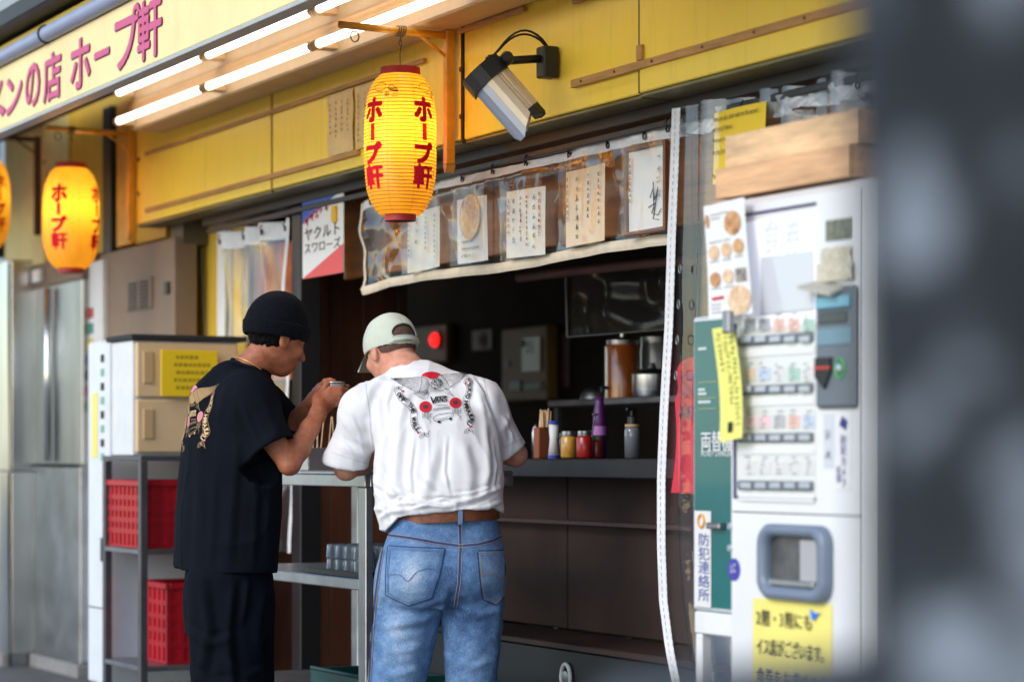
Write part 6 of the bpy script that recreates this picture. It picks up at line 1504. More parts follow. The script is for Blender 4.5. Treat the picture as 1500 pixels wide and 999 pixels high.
def apply_print(dr, root, to3, cols, sc):
    """to3 maps print units to 3-D before projection; sc = metres per print unit"""
    fills, lines, dots, letters, nw = PRINT
    for key, m, e in (('wing', cols['wing'], 0.0022), ('sun', cols['sun'], 0.0030), ('ink', cols['ink'], 0.0036)):
        if m is None: continue
        for poly in fills[key]:
            V, F = subdiv(poly, [tuple(range(len(poly)))], 26); mb = MB(); dr.poly(mb, [to3(*v) for v in V], F, e)
            if mb.v: mb.build({'wing': 'print_wing', 'sun': 'print_red', 'ink': 'print_black'}[key], m, root, local=True, fix=False)
    mb = MB()
    mw = MB()
    for i, (pts, w) in enumerate(lines): dr.ribbon(mw if i < nw else mb, [to3(*p) for p in pts], max(w, 2.2) * sc * (0.72 if i < nw else 0.85), 0.0042, 0.008)
    tag(mw.build('print_feathers', cols.get('wline', cols['line']), root, local=True, fix=False), kind='stuff')
    for x, y, r_ in dots: dr.poly(mb, [to3(x + r_ * math.cos(a), y + r_ * math.sin(a)) for a in np.linspace(0, 2 * math.pi, 6, endpoint=False)], [tuple(range(6))], 0.0042)
    o = mb.build('print_linework', cols['line'], root, local=True, fix=False); tag(o, kind='stuff')
    for ch, x, y, ang, w, h in letters:
        vs, fs = fit(ch, w, h, 0.0); mb = MB(); ca, sa = math.cos(ang), math.sin(ang)
        for q, (ox, oy) in enumerate(((-3, 0), (3, 0), (0, 3), (0, -3))):
            dr.poly(mb, [to3(x + (vx + ox) * ca + (vy + oy) * sa, y + (vx + ox) * sa - (vy + oy) * ca) for vx, vy in vs], fs, 0.0045 + q * 0.0001)
        if mb.v: mb.build('print_letter', cols['ink'], root, local=True, fix=False)
    x = 540
    for ch, w, h in (('V', 66, 76), ('A', 42, 54), ('N', 38, 54), ('S', 36, 54)):
        vs, fs = fit(ch, w, h, 0.0); cx = x + w / 2; mb = MB(); cy = 440 - (x - 540) * 0.10 + (0 if ch == 'V' else 2)
        V2, F2 = subdiv(vs, fs, 22)
        for q, ox in enumerate((-3, 0, 3)): dr.poly(mb, [to3(cx + vx + ox, cy - vy) for vx, vy in V2], F2, 0.0045 + q * 0.0001)
        if mb.v: mb.build('print_letter', cols['ink'], root, local=True, fix=False)
        x += w - (12 if ch == 'V' else -9)
    mb = MB(); dr.ribbon(mb, [to3(590, 405), to3(720, 393)], 6 * sc, 0.0046, 0.01)
    if mb.v: mb.build('print_bar', cols['ink'], root, local=True, fix=False)
# ================================================================== man in the white t-shirt
WD, WU = 8.1, 645
wp = PD(WU, 670, WD)
man = thing('person', 'man in white t-shirt, pale cap and blue jeans leaning over the steel table', 'person', (wp.x, wp.y, 0.0), rotz=R(YAW))
def W(u, v, y=0.0): D = WD + y; return np.array(((u - U0) / FPX * D - (WU - U0) / FPX * WD, y, CAM_H + (HOR - v) / FPX * D))
def WZ(v, y=0.0): return CAM_H + (HOR - v) / FPX * (WD + y)
SKIN1 = skin_mat('skin_fair', srgb(222, 166, 142), srgb(200, 130, 106))
FW = frame((-0.52, 0.76, -0.36), (-0.06, 0.1, 1)); HC = W(573, 515, 0.265)
shL, shR = W(534, 602, 0.13), W(703, 590, 0.13); elL, elR = W(507, 686, 0.21), W(755, 666, 0.20); wrL, wrR = W(560, 662, 0.43), W(680, 652, 0.43)
hipL, hipR = W(603, 850, 0.0), W(688, 850, 0.02); knL, knR = W(582, 1003, 0.01), W(687, 1003, 0.03); anL, anR = np.array((knL[0] - 0.02, 0.02, 0.10)), np.array((knR[0] + 0.02, 0.06, 0.10))
S = SDF((-0.50, -0.28, -0.0), (0.42, 0.75, 1.75), 0.0055)
S.loft([(WZ(880), 0.0, 0.01, 0.14, 0.09), (WZ(800), 0.005, 0.01, 0.145, 0.095), (WZ(757), 0.01, 0.02, 0.135, 0.085), (WZ(680), -0.01, 0.05, 0.135, 0.09), (WZ(610), -0.03, 0.10, 0.15, 0.09), (WZ(570), -0.055, 0.14, 0.13, 0.075)], 0.03)
S.cone(shL, shR, 0.06, 0.06, 0.05); S.cone(W(618, 572, 0.15), W(596, 540, 0.20), 0.075, 0.058, 0.05); S.cone(W(600, 552, 0.185), HC + FW[1] * -0.012 - FW[2] * 0.05, 0.058, 0.057, 0.025)
gH = head(S, HC, FW)
for a, b, c, d, up in ((shL, elL, wrL, (0.35, 1, -0.02), 1), (shR, elR, wrR, (-0.2, 1, -0.02), -1)):
    S.chain([a, a * 0.5 + b * 0.5, b], [0.050, 0.046, 0.039], 0.02); S.chain([b, b * 0.65 + c * 0.35, c], [0.038, 0.042, 0.027], 0.02); hand(S, c, d, (0, 0.0, 1), 1 if up > 0 else -1, 0.5)
for a, b, c in ((hipL, knL, anL), (hipR, knR, anR)): S.chain([a, b], [0.085, 0.058], 0.03); S.chain([b, b * 0.6 + c * 0.4, c], [0.056, 0.054, 0.036], 0.02); S.cone(c, c + (-0.04, 0.09, -0.05), 0.036, 0.03, 0.02)
V, Q = S.mesh(); body = npmesh('body', V, Q, SKIN1, man)
# hair under the cap
HAIR = mat('hair_stubble', srgb(122, 90, 76), 0.85, vscale=190, col2=srgb(60, 42, 36), bump=0.3, bscale=300)
S = SDF(HC - 0.17, HC + 0.17, 0.004); S.ell(gH(0, -0.0125, 0.0225), (0.0772, 0.0982, 0.0890), FW, 0); S.cut(gH(0, 0.03, -0.012), -FW[2] + 0.30 * FW[1]); S.cut(gH(0, 0.055, 0), FW[1])
V, Q = S.mesh(); npmesh('hair', V, Q, HAIR, man)
# cap
CAPC = cloth_mat('cap_cotton', srgb(206, 214, 196), var=0.06, bump=0.2, bscale=500, vscale=14)
S = SDF(HC - 0.22, HC + 0.22, 0.0038)
S.ell(gH(0, -0.006, 0.032), (0.0905, 0.112, 0.102), FW, 0); S.ell(gH(0, -0.006, 0.030), (0.083, 0.104, 0.094), FW, 0, 'sub')
S.cut(gH(0, 0.0, 0.002), -FW[2] + 0.16 * FW[1]); S.ell(gH(0.002, -0.118, 0.026), (0.050, 0.05, 0.030), FW, 0.004, 'sub')
S.ell(gH(0.0, -0.02, 0.131), (0.008, 0.008, 0.006), FW, 0.004)
V, Q = S.mesh(); N = normals(V, Q); hx = (V - HC) @ FW.T
sm = np.zeros(len(V))
for a in (0, 1.05, 2.1):
    sm -= 0.0016 * np.exp(-(((hx[:, 0] * math.cos(a) + hx[:, 1] * math.sin(a))) / 0.003) ** 2)
V = V + N * (sm + 0.003 * vnoise(V + 5, 22))[:, None]; capo = npmesh('cap', V, Q, CAPC, man)
mb = MB()      # strap across the opening
mb.sheet(lambda s, t: tuple(gH(0.0915 * math.sin((s - 0.5) * 1.5), -0.006 - 0.114 * math.cos((s - 0.5) * 1.5), -0.008 + 0.020 * t)), 18, 2); mb.build('strap', CAPC, capo, smooth=True, local=True)
mb = MB()
for z in (-0.005, 0.009): mb.tube([tuple(gH(0.0925 * math.sin(q), -0.006 - 0.1155 * math.cos(q), z)) for q in np.linspace(-0.6, 0.6, 14)], 0.0008, 4)
o = mb.build('strap_stitching', mat('cap_thread', (0.35, 0.38, 0.33), 0.8), capo, local=True); tag(o, kind='stuff')
mb = MB()
def brim(s, t, e):
    a = (s - 0.5) * 2.1; r0 = (0.088, 0.104); ext = 0.075 * t * (math.cos(a) ** 0.5 if math.cos(a) > 0 else 0)
    return tuple(gH(r0[0] * math.sin(a) * (1 + 0.05 * t), -0.004 + r0[1] * math.cos(a) + ext, 0.020 - 0.02 * t - 0.04 * abs(math.sin(a)) ** 2 * (0.3 + 0.7 * t) - e))
mb.sheet(lambda s, t: brim(s, t, 0), 20, 6); mb.sheet(lambda s, t: brim(s, t, 0.005), 20, 6); mb.sheet(lambda s, t: brim(s, 1, 0.005 * t), 20, 1)
mb.build('brim', CAPC, capo, smooth=True, local=True)
# shirt
TEE = cloth_mat('white_cotton', (0.80, 0.79, 0.80), var=0.015, bump=0.12, bscale=500)
S = SDF((-0.48, -0.28, 0.88), (0.40, 0.48, 1.62), 0.0044)
def wl_(v, ul, ur, y, b): z = WZ(v, y); D = WD + y; c = ((ul + ur) / 2 - WU) / FPX * D; return (z, ((ul + ur) / 2 - U0) / FPX * D - (WU - U0) / FPX * WD, y, (ur - ul) / 2 / FPX * D, b)
S.loft([wl_(800, 562, 734, 0.02, 0.135), wl_(776, 556, 737, 0.015, 0.142), wl_(752, 551, 738, 0.015, 0.140), wl_(725, 549, 737, 0.025, 0.146), wl_(690, 547, 737, 0.045, 0.150), wl_(650, 550, 733, 0.07, 0.142), wl_(610, 545, 722, 0.10, 0.130), wl_(585, 545, 700, 0.125, 0.105), wl_(565, 565, 672, 0.15, 0.075)], 0.03, p=2.3)
S.cone(shL, shR, 0.066, 0.066, 0.06); S.cone(W(590, 561, 0.175), shL, 0.058, 0.066, 0.05); S.cone(W(622, 553, 0.17), shR, 0.056, 0.066, 0.05)
S.cone(W(618, 572, 0.15), W(602, 560, 0.185), 0.080, 0.064, 0.05)
for a, h_, r0, r1, ex in ((shL, W(507, 680, 0.175), 0.070, 0.078, 1.25), (shR, W(744, 660, 0.175), 0.068, 0.064, 1.25)):
    e = a + (h_ - a) * ex; S.cone(a, e, r0, r1 * 1.02, 0.045)
for a, h_, r1 in ((shL, W(510, 681, 0.175), 0.064), (shR, W(748, 660, 0.175), 0.052)):
    d = (h_ - a) / np.linalg.norm(h_ - a); n = d + (np.array((0.10, 0, -0.20)) if a is shL else np.array((-0.05, 0, -0.10)))
    sl = S.lo[0] + S.h * np.arange(S.n[0])
    n /= np.linalg.norm(n); X, Y_, Z = np.meshgrid(*[S.lo[i] + S.h * np.arange(S.n[i]) for i in range(3)], indexing='ij', sparse=True)
    pl = ((X - h_[0]) * n[0] + (Y_ - h_[1]) * n[1] + (Z - h_[2]) * n[2]); rad2 = (X - h_[0]) ** 2 + (Y_ - h_[1]) ** 2 + (Z - h_[2]) ** 2
    S.D = np.where(rad2 < 0.15 ** 2, np.maximum(S.D, np.where((X < -0.235) if a is shL else (X > 0.205), pl, -1)), S.D).astype(np.float32)
    S.cone(h_ - d * 0.03, h_ + d * 0.10, r1 * 0.8, r1, 0.01, 'sub')
# neck opening and blousing hem
NRW = neck_ring(S, W(600, 562, 0.19), W(583, 510, 0.27), 0.060, 0.066)
S.cone(W(600, 562, 0.19), W(583, 510, 0.27), 0.060, 0.066, 0.004, 'sub')
hem_u = np.array([480, 545, 565, 585, 620, 660, 700, 722, 740, 800.]); hem_v = np.array([770, 770, 778, 758, 750, 748, 745, 743, 750, 750.])
S.cutfn(lambda X, Y_, Z: np.interp(X, (hem_u - WU) / FPX * WD, CAM_H + (HOR - hem_v) / FPX * WD) - 0.09 * np.clip(Y_, -0.05, 0.5) - 0.003 - Z)
V, Q = S.mesh(); N = normals(V, Q)
def wf(*uv): return [tuple(W(u, v, 0.0)[[0, 2]]) for u, v in uv]
SP = [(wf((598, 560), (585, 620), (580, 700), (590, 760)), 0.016, 0.007), (wf((552, 590), (560, 650), (556, 720), (566, 765)), 0.014, 0.010), (wf((640, 650), (630, 700), (618, 748)), 0.018, 0.006),
      (wf((700, 560), (712, 620), (716, 690), (705, 735)), 0.014, 0.008), (wf((676, 640), (690, 690), (686, 742)), 0.018, 0.006), (wf((548, 700), (575, 722), (615, 735)), 0.011, 0.010), (wf((738, 712), (700, 728), (655, 733)), 0.010, 0.010),
      (wf((560, 745), (600, 735), (650, 741), (700, 733)), 0.010, 0.011), (wf((736, 735), (712, 742), (690, 744)), 0.008, 0.008), (wf((556, 760), (575, 748), (600, 746)), 0.008, 0.009),
      (wf((545, 690), (548, 655), (542, 620)), 0.012, 0.007), (wf((733, 665), (724, 630), (716, 590)), 0.011, 0.006), (wf((500, 610), (520, 640), (540, 655)), 0.014, 0.006), (wf((490, 650), (515, 660), (540, 672)), 0.012, 0.005),
      (wf((745, 605), (735, 630), (740, 650)), 0.011, 0.005), (wf((560, 545), (540, 570), (534, 600)), 0.013, 0.005), (wf((672, 545), (695, 565), (706, 600)), 0.013, 0.005), (wf((610, 700), (640, 722), (670, 728)), 0.012, 0.006),
      (wf((568, 742), (590, 728), (612, 726)), 0.005, 0.006), (wf((600, 746), (630, 738), (662, 742)), 0.005, 0.006), (wf((655, 726), (690, 722), (722, 712)), 0.005, 0.005), (wf((690, 742), (715, 732), (735, 722)), 0.005, 0.006), (wf((553, 715), (566, 735), (572, 760)), 0.005, 0.007),
      (wf((560, 680), (572, 710), (590, 735)), 0.006, 0.006), (wf((607, 645), (602, 690), (606, 730)), 0.006, 0.004), (wf((655, 640), (652, 690), (660, 725)), 0.006, 0.004), (wf((722, 640), (728, 680), (722, 720)), 0.006, 0.006), (wf((512, 605), (525, 635), (530, 665)), 0.006, 0.005), (wf((495, 640), (508, 655), (520, 676)), 0.006, 0.004),
      (wf((575, 560), (565, 590), (570, 625)), 0.007, 0.004), (wf((690, 548), (708, 575), (718, 610)), 0.006, 0.005), (wf((735, 610), (745, 630), (752, 645)), 0.005, 0.005), (wf((625, 735), (650, 730), (680, 735)), 0.004, 0.005)]
ds = folds(V, N, SP) + 0.0040 * vnoise(V, (13, 13, 5)) + 0.0016 * vnoise(V + 3.3, (34, 34, 16))
low = np.clip((WZ(690) - V[:, 2]) / 0.12, 0, 1); ds += low * (0.004 * vnoise(V + 9, (16, 16, 30)) + 0.004 * crease(V + 4, (9, 9, 20)))
ds += 0.0035 * crease(V + 7, (14, 14, 4.5)) * (1 - 0.6 * low) + 0.004 * crease(V * np.array((1, 1, 1)) + 1.7, (8, 8, 9)) * np.clip(np.abs(V[:, 0] + 0.03) / 0.2 - 0.35, 0, 1)
V = V + N * ds[:, None]; V = V + 0.2 * (lap(V, Q) - V); tee = npmesh('t_shirt', V, Q, TEE, man)
dW = Drape(V, Q, (0, 1, 0)); PX0 = 7.69
apply_print(dW, tee, lambda x, y: W(560 + x / PX0, 530 + y / PX0, 0.0), {'wing': None, 'sun': mat('print_red', srgb(214, 20, 44), 0.7), 'ink': BLKINK, 'line': mat('print_grey_line', (0.05, 0.05, 0.055), 0.7)}, 1 / PX0 / 437.0)
mb = MB()
for pts in ([(533, 560), (540, 600), (544, 650), (545, 690)], [(707, 550), (717, 590), (728, 630), (733, 662)]): dW.ribbon(mb, [W(u, v) for u, v in pts], 0.0012, 0.0012)
dW.ribbon(mb, [W(u, v) for u, v in ((482, 662), (510, 671), (543, 682))], 0.0008, 0.0012)
dW.ribbon(mb, [W(u, v) for u, v in ((737, 655), (768, 641))], 0.0008, 0.0012)
o = mb.build('shirt_seams', mat('seam_white', (0.55, 0.55, 0.58), 0.9), tee, local=True, fix=False); tag(o, kind='stuff')
mb = MB(); mb.tube(NRW, 0.0075, 8, closed=True); mb.build('collar', TEE, tee, smooth=True, local=True)
# jeans
def denim():
    m = bpy.data.materials.new('worn_denim'); m.use_nodes = True; nt = m.node_tree; b = nt.nodes['Principled BSDF']; b.inputs['Roughness'].default_value = 0.85; b.inputs['Specular IOR Level'].default_value = 0.15
    at = nt.nodes.new('ShaderNodeAttribute'); at.attribute_name = 'wear'; tc = nt.nodes.new('ShaderNodeTexCoord')
    n1 = nt.nodes.new('ShaderNodeTexNoise'); n1.inputs['Scale'].default_value = 26; n1.inputs['Detail'].default_value = 7; n1.inputs['Roughness'].default_value = 0.7
    mp = nt.nodes.new('ShaderNodeMapping'); mp.inputs['Scale'].default_value = (520, 520, 90); n2 = nt.nodes.new('ShaderNodeTexNoise'); n2.inputs['Scale'].default_value = 1.0; n2.inputs['Detail'].default_value = 2
    nt.links.new(tc.outputs['Object'], n1.inputs['Vector']); nt.links.new(tc.outputs['Object'], mp.inputs[0]); nt.links.new(mp.outputs[0], n2.inputs['Vector'])
    a1 = nt.nodes.new('ShaderNodeMath'); a1.operation = 'MULTIPLY_ADD'; a1.inputs[1].default_value = 0.55; nt.links.new(n1.outputs['Fac'], a1.inputs[0]); nt.links.new(at.outputs['Fac'], a1.inputs[2])
    a2 = nt.nodes.new('ShaderNodeMath'); a2.operation = 'MULTIPLY_ADD'; a2.inputs[1].default_value = 0.55; nt.links.new(n2.outputs['Fac'], a2.inputs[0]); nt.links.new(a1.outputs[0], a2.inputs[2])
    rp = nt.nodes.new('ShaderNodeValToRGB'); e = rp.color_ramp.elements; e[0].position = 0.30; e[0].color = (*srgb(54, 76, 112), 1); e[1].position = 1.0; e[1].color = (*srgb(196, 210, 226), 1)
    q = e.new(0.55); q.color = (*srgb(92, 126, 168), 1); q = e.new(0.76); q.color = (*srgb(134, 162, 196), 1)
    nt.links.new(a2.outputs[0], rp.inputs[0]); nt.links.new(rp.outputs[0], b.inputs['Base Color'])
    bp = nt.nodes.new('ShaderNodeBump'); bp.inputs['Strength'].default_value = 0.3; bp.inputs['Distance'].default_value = 0.004; nt.links.new(n2.outputs['Fac'], bp.inputs['Height']); nt.links.new(bp.outputs[0], b.inputs['Normal'])
    return m
DENIM = denim()
S = SDF((-0.42, -0.32, 0.03), (0.38, 0.32, 1.02), 0.005); A25 = R(20)
S.loft([wl_(888, 549, 741, 0.0, 0.11), wl_(868, 546, 742, -0.005, 0.135), wl_(840, 549, 742, -0.005, 0.145), wl_(810, 558, 738, 0.0, 0.138), wl_(785, 566, 734, 0.01, 0.128), wl_(762, 574, 729, 0.02, 0.12), wl_(748, 577, 727, 0.02, 0.12)], 0.03, ang=R(12), p=2.25)
S.ell(W(604, 838, -0.075), (0.085, 0.085, 0.095), None, 0.06); S.ell(W(692, 838, -0.06), (0.08, 0.085, 0.095), None, 0.06)
for a, b, c, r0, r1, r2 in ((W(599, 880, -0.01), W(580, 1003, 0.0), anL, 0.115, 0.094, 0.085), (W(692, 880, 0.0), W(690, 1003, 0.02), anR, 0.108, 0.083, 0.080)):
    S.cone(a, b, r0, r1, 0.008); S.cone(b, c, r1, r2, 0.008)
S.cut((0, 0, 0.055), (0, 0, -1))
V, Q = S.mesh(); N = normals(V, Q)
JF = [(wf((655, 870), (620, 885), (575, 880)), 0.012, 0.008), (wf((662, 880), (625, 905), (560, 915)), 0.013, 0.009), (wf((668, 880), (700, 900), (735, 890)), 0.012, 0.008), (wf((672, 900), (700, 925), (728, 940)), 0.013, 0.008), (wf((548, 930), (580, 950), (620, 945)), 0.014, 0.006),
      (wf((600, 790), (640, 800), (670, 803)), 0.012, 0.003), (wf((545, 975), (575, 985), (618, 975)), 0.013, 0.006), (wf((655, 960), (690, 975), (722, 965)), 0.013, 0.006), (wf((558, 860), (556, 900), (548, 960)), 0.012, 0.006), (wf((660, 850), (648, 890), (640, 930)), 0.014, 0.007), (wf((738, 850), (730, 900), (722, 980)), 0.012, 0.006)]
V = V + N * (0.75 * folds(V, N, JF) + 0.004 * vnoise(V, (12, 12, 8)) + 0.0018 * vnoise(V, (36, 36, 40)) + 0.004 * crease(V + 3, (9, 9, 10)) * np.clip((WZ(860) - V[:, 2]) / 0.1, 0.15, 1))[:, None]; V = V + 0.3 * (lap(V, Q) - V)
jeans = npmesh('jeans', V, Q, DENIM, man)
def wear_at(P3):
    w = np.full(len(P3), -0.02)
    for u, v, a, b, k in ((605, 835, 24, 30, 0.34), (722, 835, 16, 26, 0.20), (590, 930, 26, 50, 0.16), (575, 905, 14, 40, 0.12), (640, 850, 16, 26, -0.12), (700, 960, 24, 45, 0.05), (668, 870, 16, 40, -0.16), (690, 905, 30, 22, -0.10), (600, 785, 30, 8, 0.10), (560, 850, 8, 40, 0.12)):
        c = W(u, v); w += k * np.exp(-((P3[:, 0] - c[0]) / (a / 437)) ** 2 - ((P3[:, 2] - c[2]) / (b / 437)) ** 2)
    return w + 0.10 * vnoise(P3 + 2, (9, 9, 6))
def set_wear(o, off=0.0):
    me = o.data; co = np.zeros(len(me.vertices) * 3); me.vertices.foreach_get('co', co); at = me.attributes.new('wear', 'FLOAT', 'POINT'); at.data.foreach_set('value', (wear_at(co.reshape(-1, 3)) + off).astype(np.float32))
set_wear(jeans, 0.015)
dJ = Drape(V, Q, (0, 1, 0)); THREAD = mat('denim_thread', srgb(166, 146, 120), 0.8); SEAMD = mat('denim_seam', srgb(40, 66, 116), 0.9)
def pw(pts): return [W(u, v) for u, v in pts]
for nm, out in (('back_pocket', [(572, 799), (652, 802), (646, 835), (634, 871), (601, 882), (569, 867), (570, 835)]), ('back_pocket', [(701, 806), (739, 806), (742, 835), (738, 872), (727, 883), (708, 874), (704, 840)])):
    o2 = [tuple(W(u, v)[[0, 2]]) for u, v in out]; V2, F2 = subdiv(o2, [tuple(range(len(o2)))], 0.012)
    mb = MB(); dJ.poly(mb, [(x, 0, z) for x, z in V2], F2, 0.0035)
    pk = mb.build(nm, DENIM, jeans, smooth=True, local=True, fix=False); set_wear(pk, 0.07)
    c = np.mean(np.array(out), 0); ml = MB(); me_ = MB()
    cl = out + out[:1]
    dJ.ribbon(me_, pw(cl), 0.0042, 0.0026)
    for k in (0.95, 0.90): dJ.ribbon(ml, pw([tuple(c + (np.array(q) - c) * k) for q in cl]), 0.0007, 0.0052)
    w_ = out[1][0] - out[0][0]
    arc = [(out[0][0] + 2, 838), (out[0][0] + w_ * 0.22, 838), (out[0][0] + w_ * 0.36, 847), (out[0][0] + w_ * 0.52, 834), (out[0][0] + w_ * 0.75, 829), (out[1][0] - 7, 834)] if w_ > 50 else [(out[0][0] + 4, 838), (out[0][0] + 20, 838), (out[1][0] - 2, 848)]
    dJ.ribbon(ml, pw([tuple(q) for q in bez(arc, 4)]), 0.0013, 0.0052)
    me_.build('pocket_edge', SEAMD, pk, local=True, fix=False)
    o = ml.build('pocket_stitching', THREAD if w_ < 50 else mat('thread_dull', srgb(88, 110, 150), 0.8), pk, local=True, fix=False); tag(o, kind='stuff')
for nm, pts in (('yoke_seam', [(570, 783), (600, 786), (640, 793), (674, 798), (700, 796), (722, 791), (733, 786)]), ('centre_seam', [(674, 768), (676, 800), (674, 850), (668, 885)]), ('side_seam', [(564, 800), (556, 850), (549, 900), (545, 960), (542, 1010)])):
    mb = MB(); dJ.ribbon(mb, pw(pts), 0.0034, 0.0022); sm_ = mb.build(nm, SEAMD, jeans, local=True, fix=False); tag(sm_, kind='stuff')
    ml = MB()
    for dx, dz in (((0, -2.2), (0, 2.2)) if nm == 'yoke_seam' else ((-2.2, 0), (2.2, 0))): dJ.ribbon(ml, pw([(u + dx, v + dz) for u, v in pts]), 0.00075, 0.0034)
    o = ml.build('seam_stitching', THREAD, sm_, local=True, fix=False); tag(o, kind='stuff')
# belt, its loops
BELT = mat('brown_leather', srgb(124, 70, 40), 0.45, var=0.35, vscale=26, bump=0.15, bscale=120)
def belt_pt(a, t, e):
    u_ = math.cos(a); v_ = math.sin(a); c = W(653, 757, 0.02); x = (0.178 + e) * u_; y = (0.132 + e) * v_; ca, sa = math.cos(R(12)), math.sin(R(12))
    X = x * ca - y * sa; return (c[0] + X, c[1] + x * sa + y * ca, c[2] + 0.004 + 0.045 * X + (t - 0.5) * 0.037)
mb = MB(); nA = 72
for e0, e1, t0, t1 in ((0.004, 0.004, 0, 1), (0.0, 0.004, 0, 0), (0.0, 0.004, 1, 1)):
    mb.sheet(lambda s, t: belt_pt(s * 2 * math.pi, t0 + (t1 - t0) * t, e0 + (e1 - e0) * t), nA, 1)
mb.build('belt', BELT, man, smooth=False, local=True)
for u in (577, 675, 735):
    a_ = min((abs(belt_pt(a, 0.5, 0)[0] - W(u, 757)[0]), a) for a in np.linspace(math.pi, 2 * math.pi, 90))[1]
    mb = MB(); mb.sheet(lambda s, t: belt_pt(a_ + (s - 0.5) * 0.085, -0.25 + 1.45 * t, 0.007 + 0.003 * math.sin(math.pi * t)), 2, 6); lp_ = mb.build('belt_loop', DENIM, jeans, smooth=True, local=True); set_wear(lp_, 0.12)
S = SDF((-0.5, -0.25, 0.0), (0.45, 0.35, 0.2), 0.006); shoe(S, anL, (-0.5, 0.85, 0)); V1 = S.mesh()
npmesh('shoe', *V1, mat('shoe_white', (0.6, 0.6, 0.58), 0.5), man)
S = SDF((-0.5, -0.25, 0.0), (0.45, 0.35, 0.2), 0.006); shoe(S, anR, (-0.1, 1, 0)); npmesh('shoe', *S.mesh(), mat('shoe_white', (0.6, 0.6, 0.58), 0.5), man)

# ================================================================== man in black
BD, BU = 8.4, 335
bp0 = PD(BU, 670, BD)
man2 = thing('person', 'man in black t-shirt and black knit beanie holding a small glass jar', 'person', (bp0.x, bp0.y, 0.0), rotz=R(YAW))
def B(u, v, y=0.0): D = BD + y; return np.array(((u - U0) / FPX * D - (BU - U0) / FPX * BD, y, CAM_H + (HOR - v) / FPX * D))
def BZ(v, y=0.0): return CAM_H + (HOR - v) / FPX * (BD + y)
SKIN2 = skin_mat('skin_tan', srgb(182, 112, 78), srgb(146, 82, 56))
FD = R(65); BF = np.array((math.sin(FD), math.cos(FD), 0)); BR = np.array((BF[1], -BF[0], 0)); BANG = math.atan2(BR[1], BR[0])
FB = frame((0.78, 0.52, -0.32), (0.1, 0.05, 1)); HB = B(407, 496, -0.02)
J = B(490, 578, 0.0)
s1, e1_, w1 = B(364, 590, -0.185), B(424, 680, -0.215), B(466, 606, -0.115)
s2_, e2_, w2 = B(388, 594, 0.165), B(412, 640, 0.20), B(462, 585, 0.07)
hp1, hp2 = B(330, 850, -0.10), B(345, 850, 0.10); kn1, kn2 = B(333, 1040, -0.12), B(352, 1040, 0.10); an1, an2 = np.array((kn1[0] - 0.03, -0.13, 0.1)), np.array((kn2[0] - 0.0, 0.12, 0.1))
S = SDF((-0.30, -0.36, 0.0), (0.50, 0.38, 1.80), 0.0055)
S.loft([(BZ(880), 0.0, 0, 0.155, 0.10), (BZ(760), -0.002, 0, 0.14, 0.10), (BZ(650), 0.0, 0.0, 0.15, 0.105), (BZ(590), 0.02, 0, 0.165, 0.10), (BZ(555), 0.04, 0, 0.13, 0.075)], 0.03, ang=BANG)
S.cone(s1, s2_, 0.06, 0.06, 0.05); S.cone(B(345, 580, 0), B(350, 560, -0.01), 0.072, 0.058, 0.04); S.cone(B(348, 556, -0.005), HB - FB[1] * 0.025 - FB[2] * 0.05, 0.056, 0.053, 0.022)
gB = head(S, HB, FB)
S.chain([s1, s1 * 0.5 + e1_ * 0.5, e1_], [0.048, 0.044, 0.036], 0.02); S.chain([e1_, e1_ * 0.68 + w1 * 0.32, e1_ * 0.3 + w1 * 0.7, w1], [0.036, 0.040, 0.032, 0.026], 0.015)
S.chain([s2_, e2_], [0.050, 0.041], 0.02); S.chain([e2_, e2_ * 0.68 + w2 * 0.32, w2], [0.037, 0.039, 0.026], 0.02)
# hands round the jar
pa = J + (-0.038, -0.052, -0.030)
S.cone(w1, pa, 0.029, 0.036, 0.02, flat=(0.5, -0.8, 0.1), fk=0.62); S.cone(pa, J + (-0.010, -0.052, -0.012), 0.036, 0.034, 0.02, flat=(0.3, -0.9, 0), fk=0.5)
for k, dz in enumerate((0.020, 0.001, -0.018, -0.035)):
    l = (1.0, 1.08, 1.0, 0.82)[k]; a, b, c = J + (-0.012, -0.052, dz), J + (0.022 * l, -0.047, dz - 0.001), J + (0.047 * l, -0.016, dz - 0.004)
    S.cone(a, b, 0.0098, 0.0090, 0.006); S.cone(b, c, 0.0090, 0.0075, 0.005)
a, b, c = J + (-0.040, -0.034, 0.004), J + (-0.026, -0.026, 0.036), J + (0.000, -0.020, 0.047); S.cone(a, b, 0.014, 0.0105, 0.014); S.cone(b, c, 0.0105, 0.0085, 0.006)
pb_ = J + (-0.038, 0.036, 0.010)
S.cone(w2, pb_, 0.028, 0.034, 0.02, flat=(0.2, 0.9, 0.2), fk=0.62); S.cone(pb_, J + (-0.010, 0.050, 0.006), 0.034, 0.032, 0.02, flat=(0.2, 0.9, 0), fk=0.5)
for k, dz in enumerate((0.030, 0.011, -0.008, -0.025)):
    l = (1.0, 1.08, 1.0, 0.82)[k]; a, b, c = J + (-0.012, 0.050, dz), J + (0.022 * l, 0.046, dz), J + (0.046 * l, 0.018, dz)
    S.cone(a, b, 0.0096, 0.0088, 0.006); S.cone(b, c, 0.0088, 0.0074, 0.005)
a, b, c = J + (-0.046, 0.020, 0.022), J + (-0.034, 0.004, 0.046), J + (-0.012, -0.002, 0.052); S.cone(a, b, 0.013, 0.010, 0.012); S.cone(b, c, 0.010, 0.0085, 0.006)
for a, b, c in ((hp1, kn1, an1), (hp2, kn2, an2)): S.chain([a, b, c], [0.09, 0.06, 0.04], 0.03); S.cone(c, c + BF * 0.1 + (0, 0, -0.05), 0.036, 0.03, 0.02)
SBODY = S; V, Q = S.mesh(); npmesh('body', V, Q, SKIN2, man2)
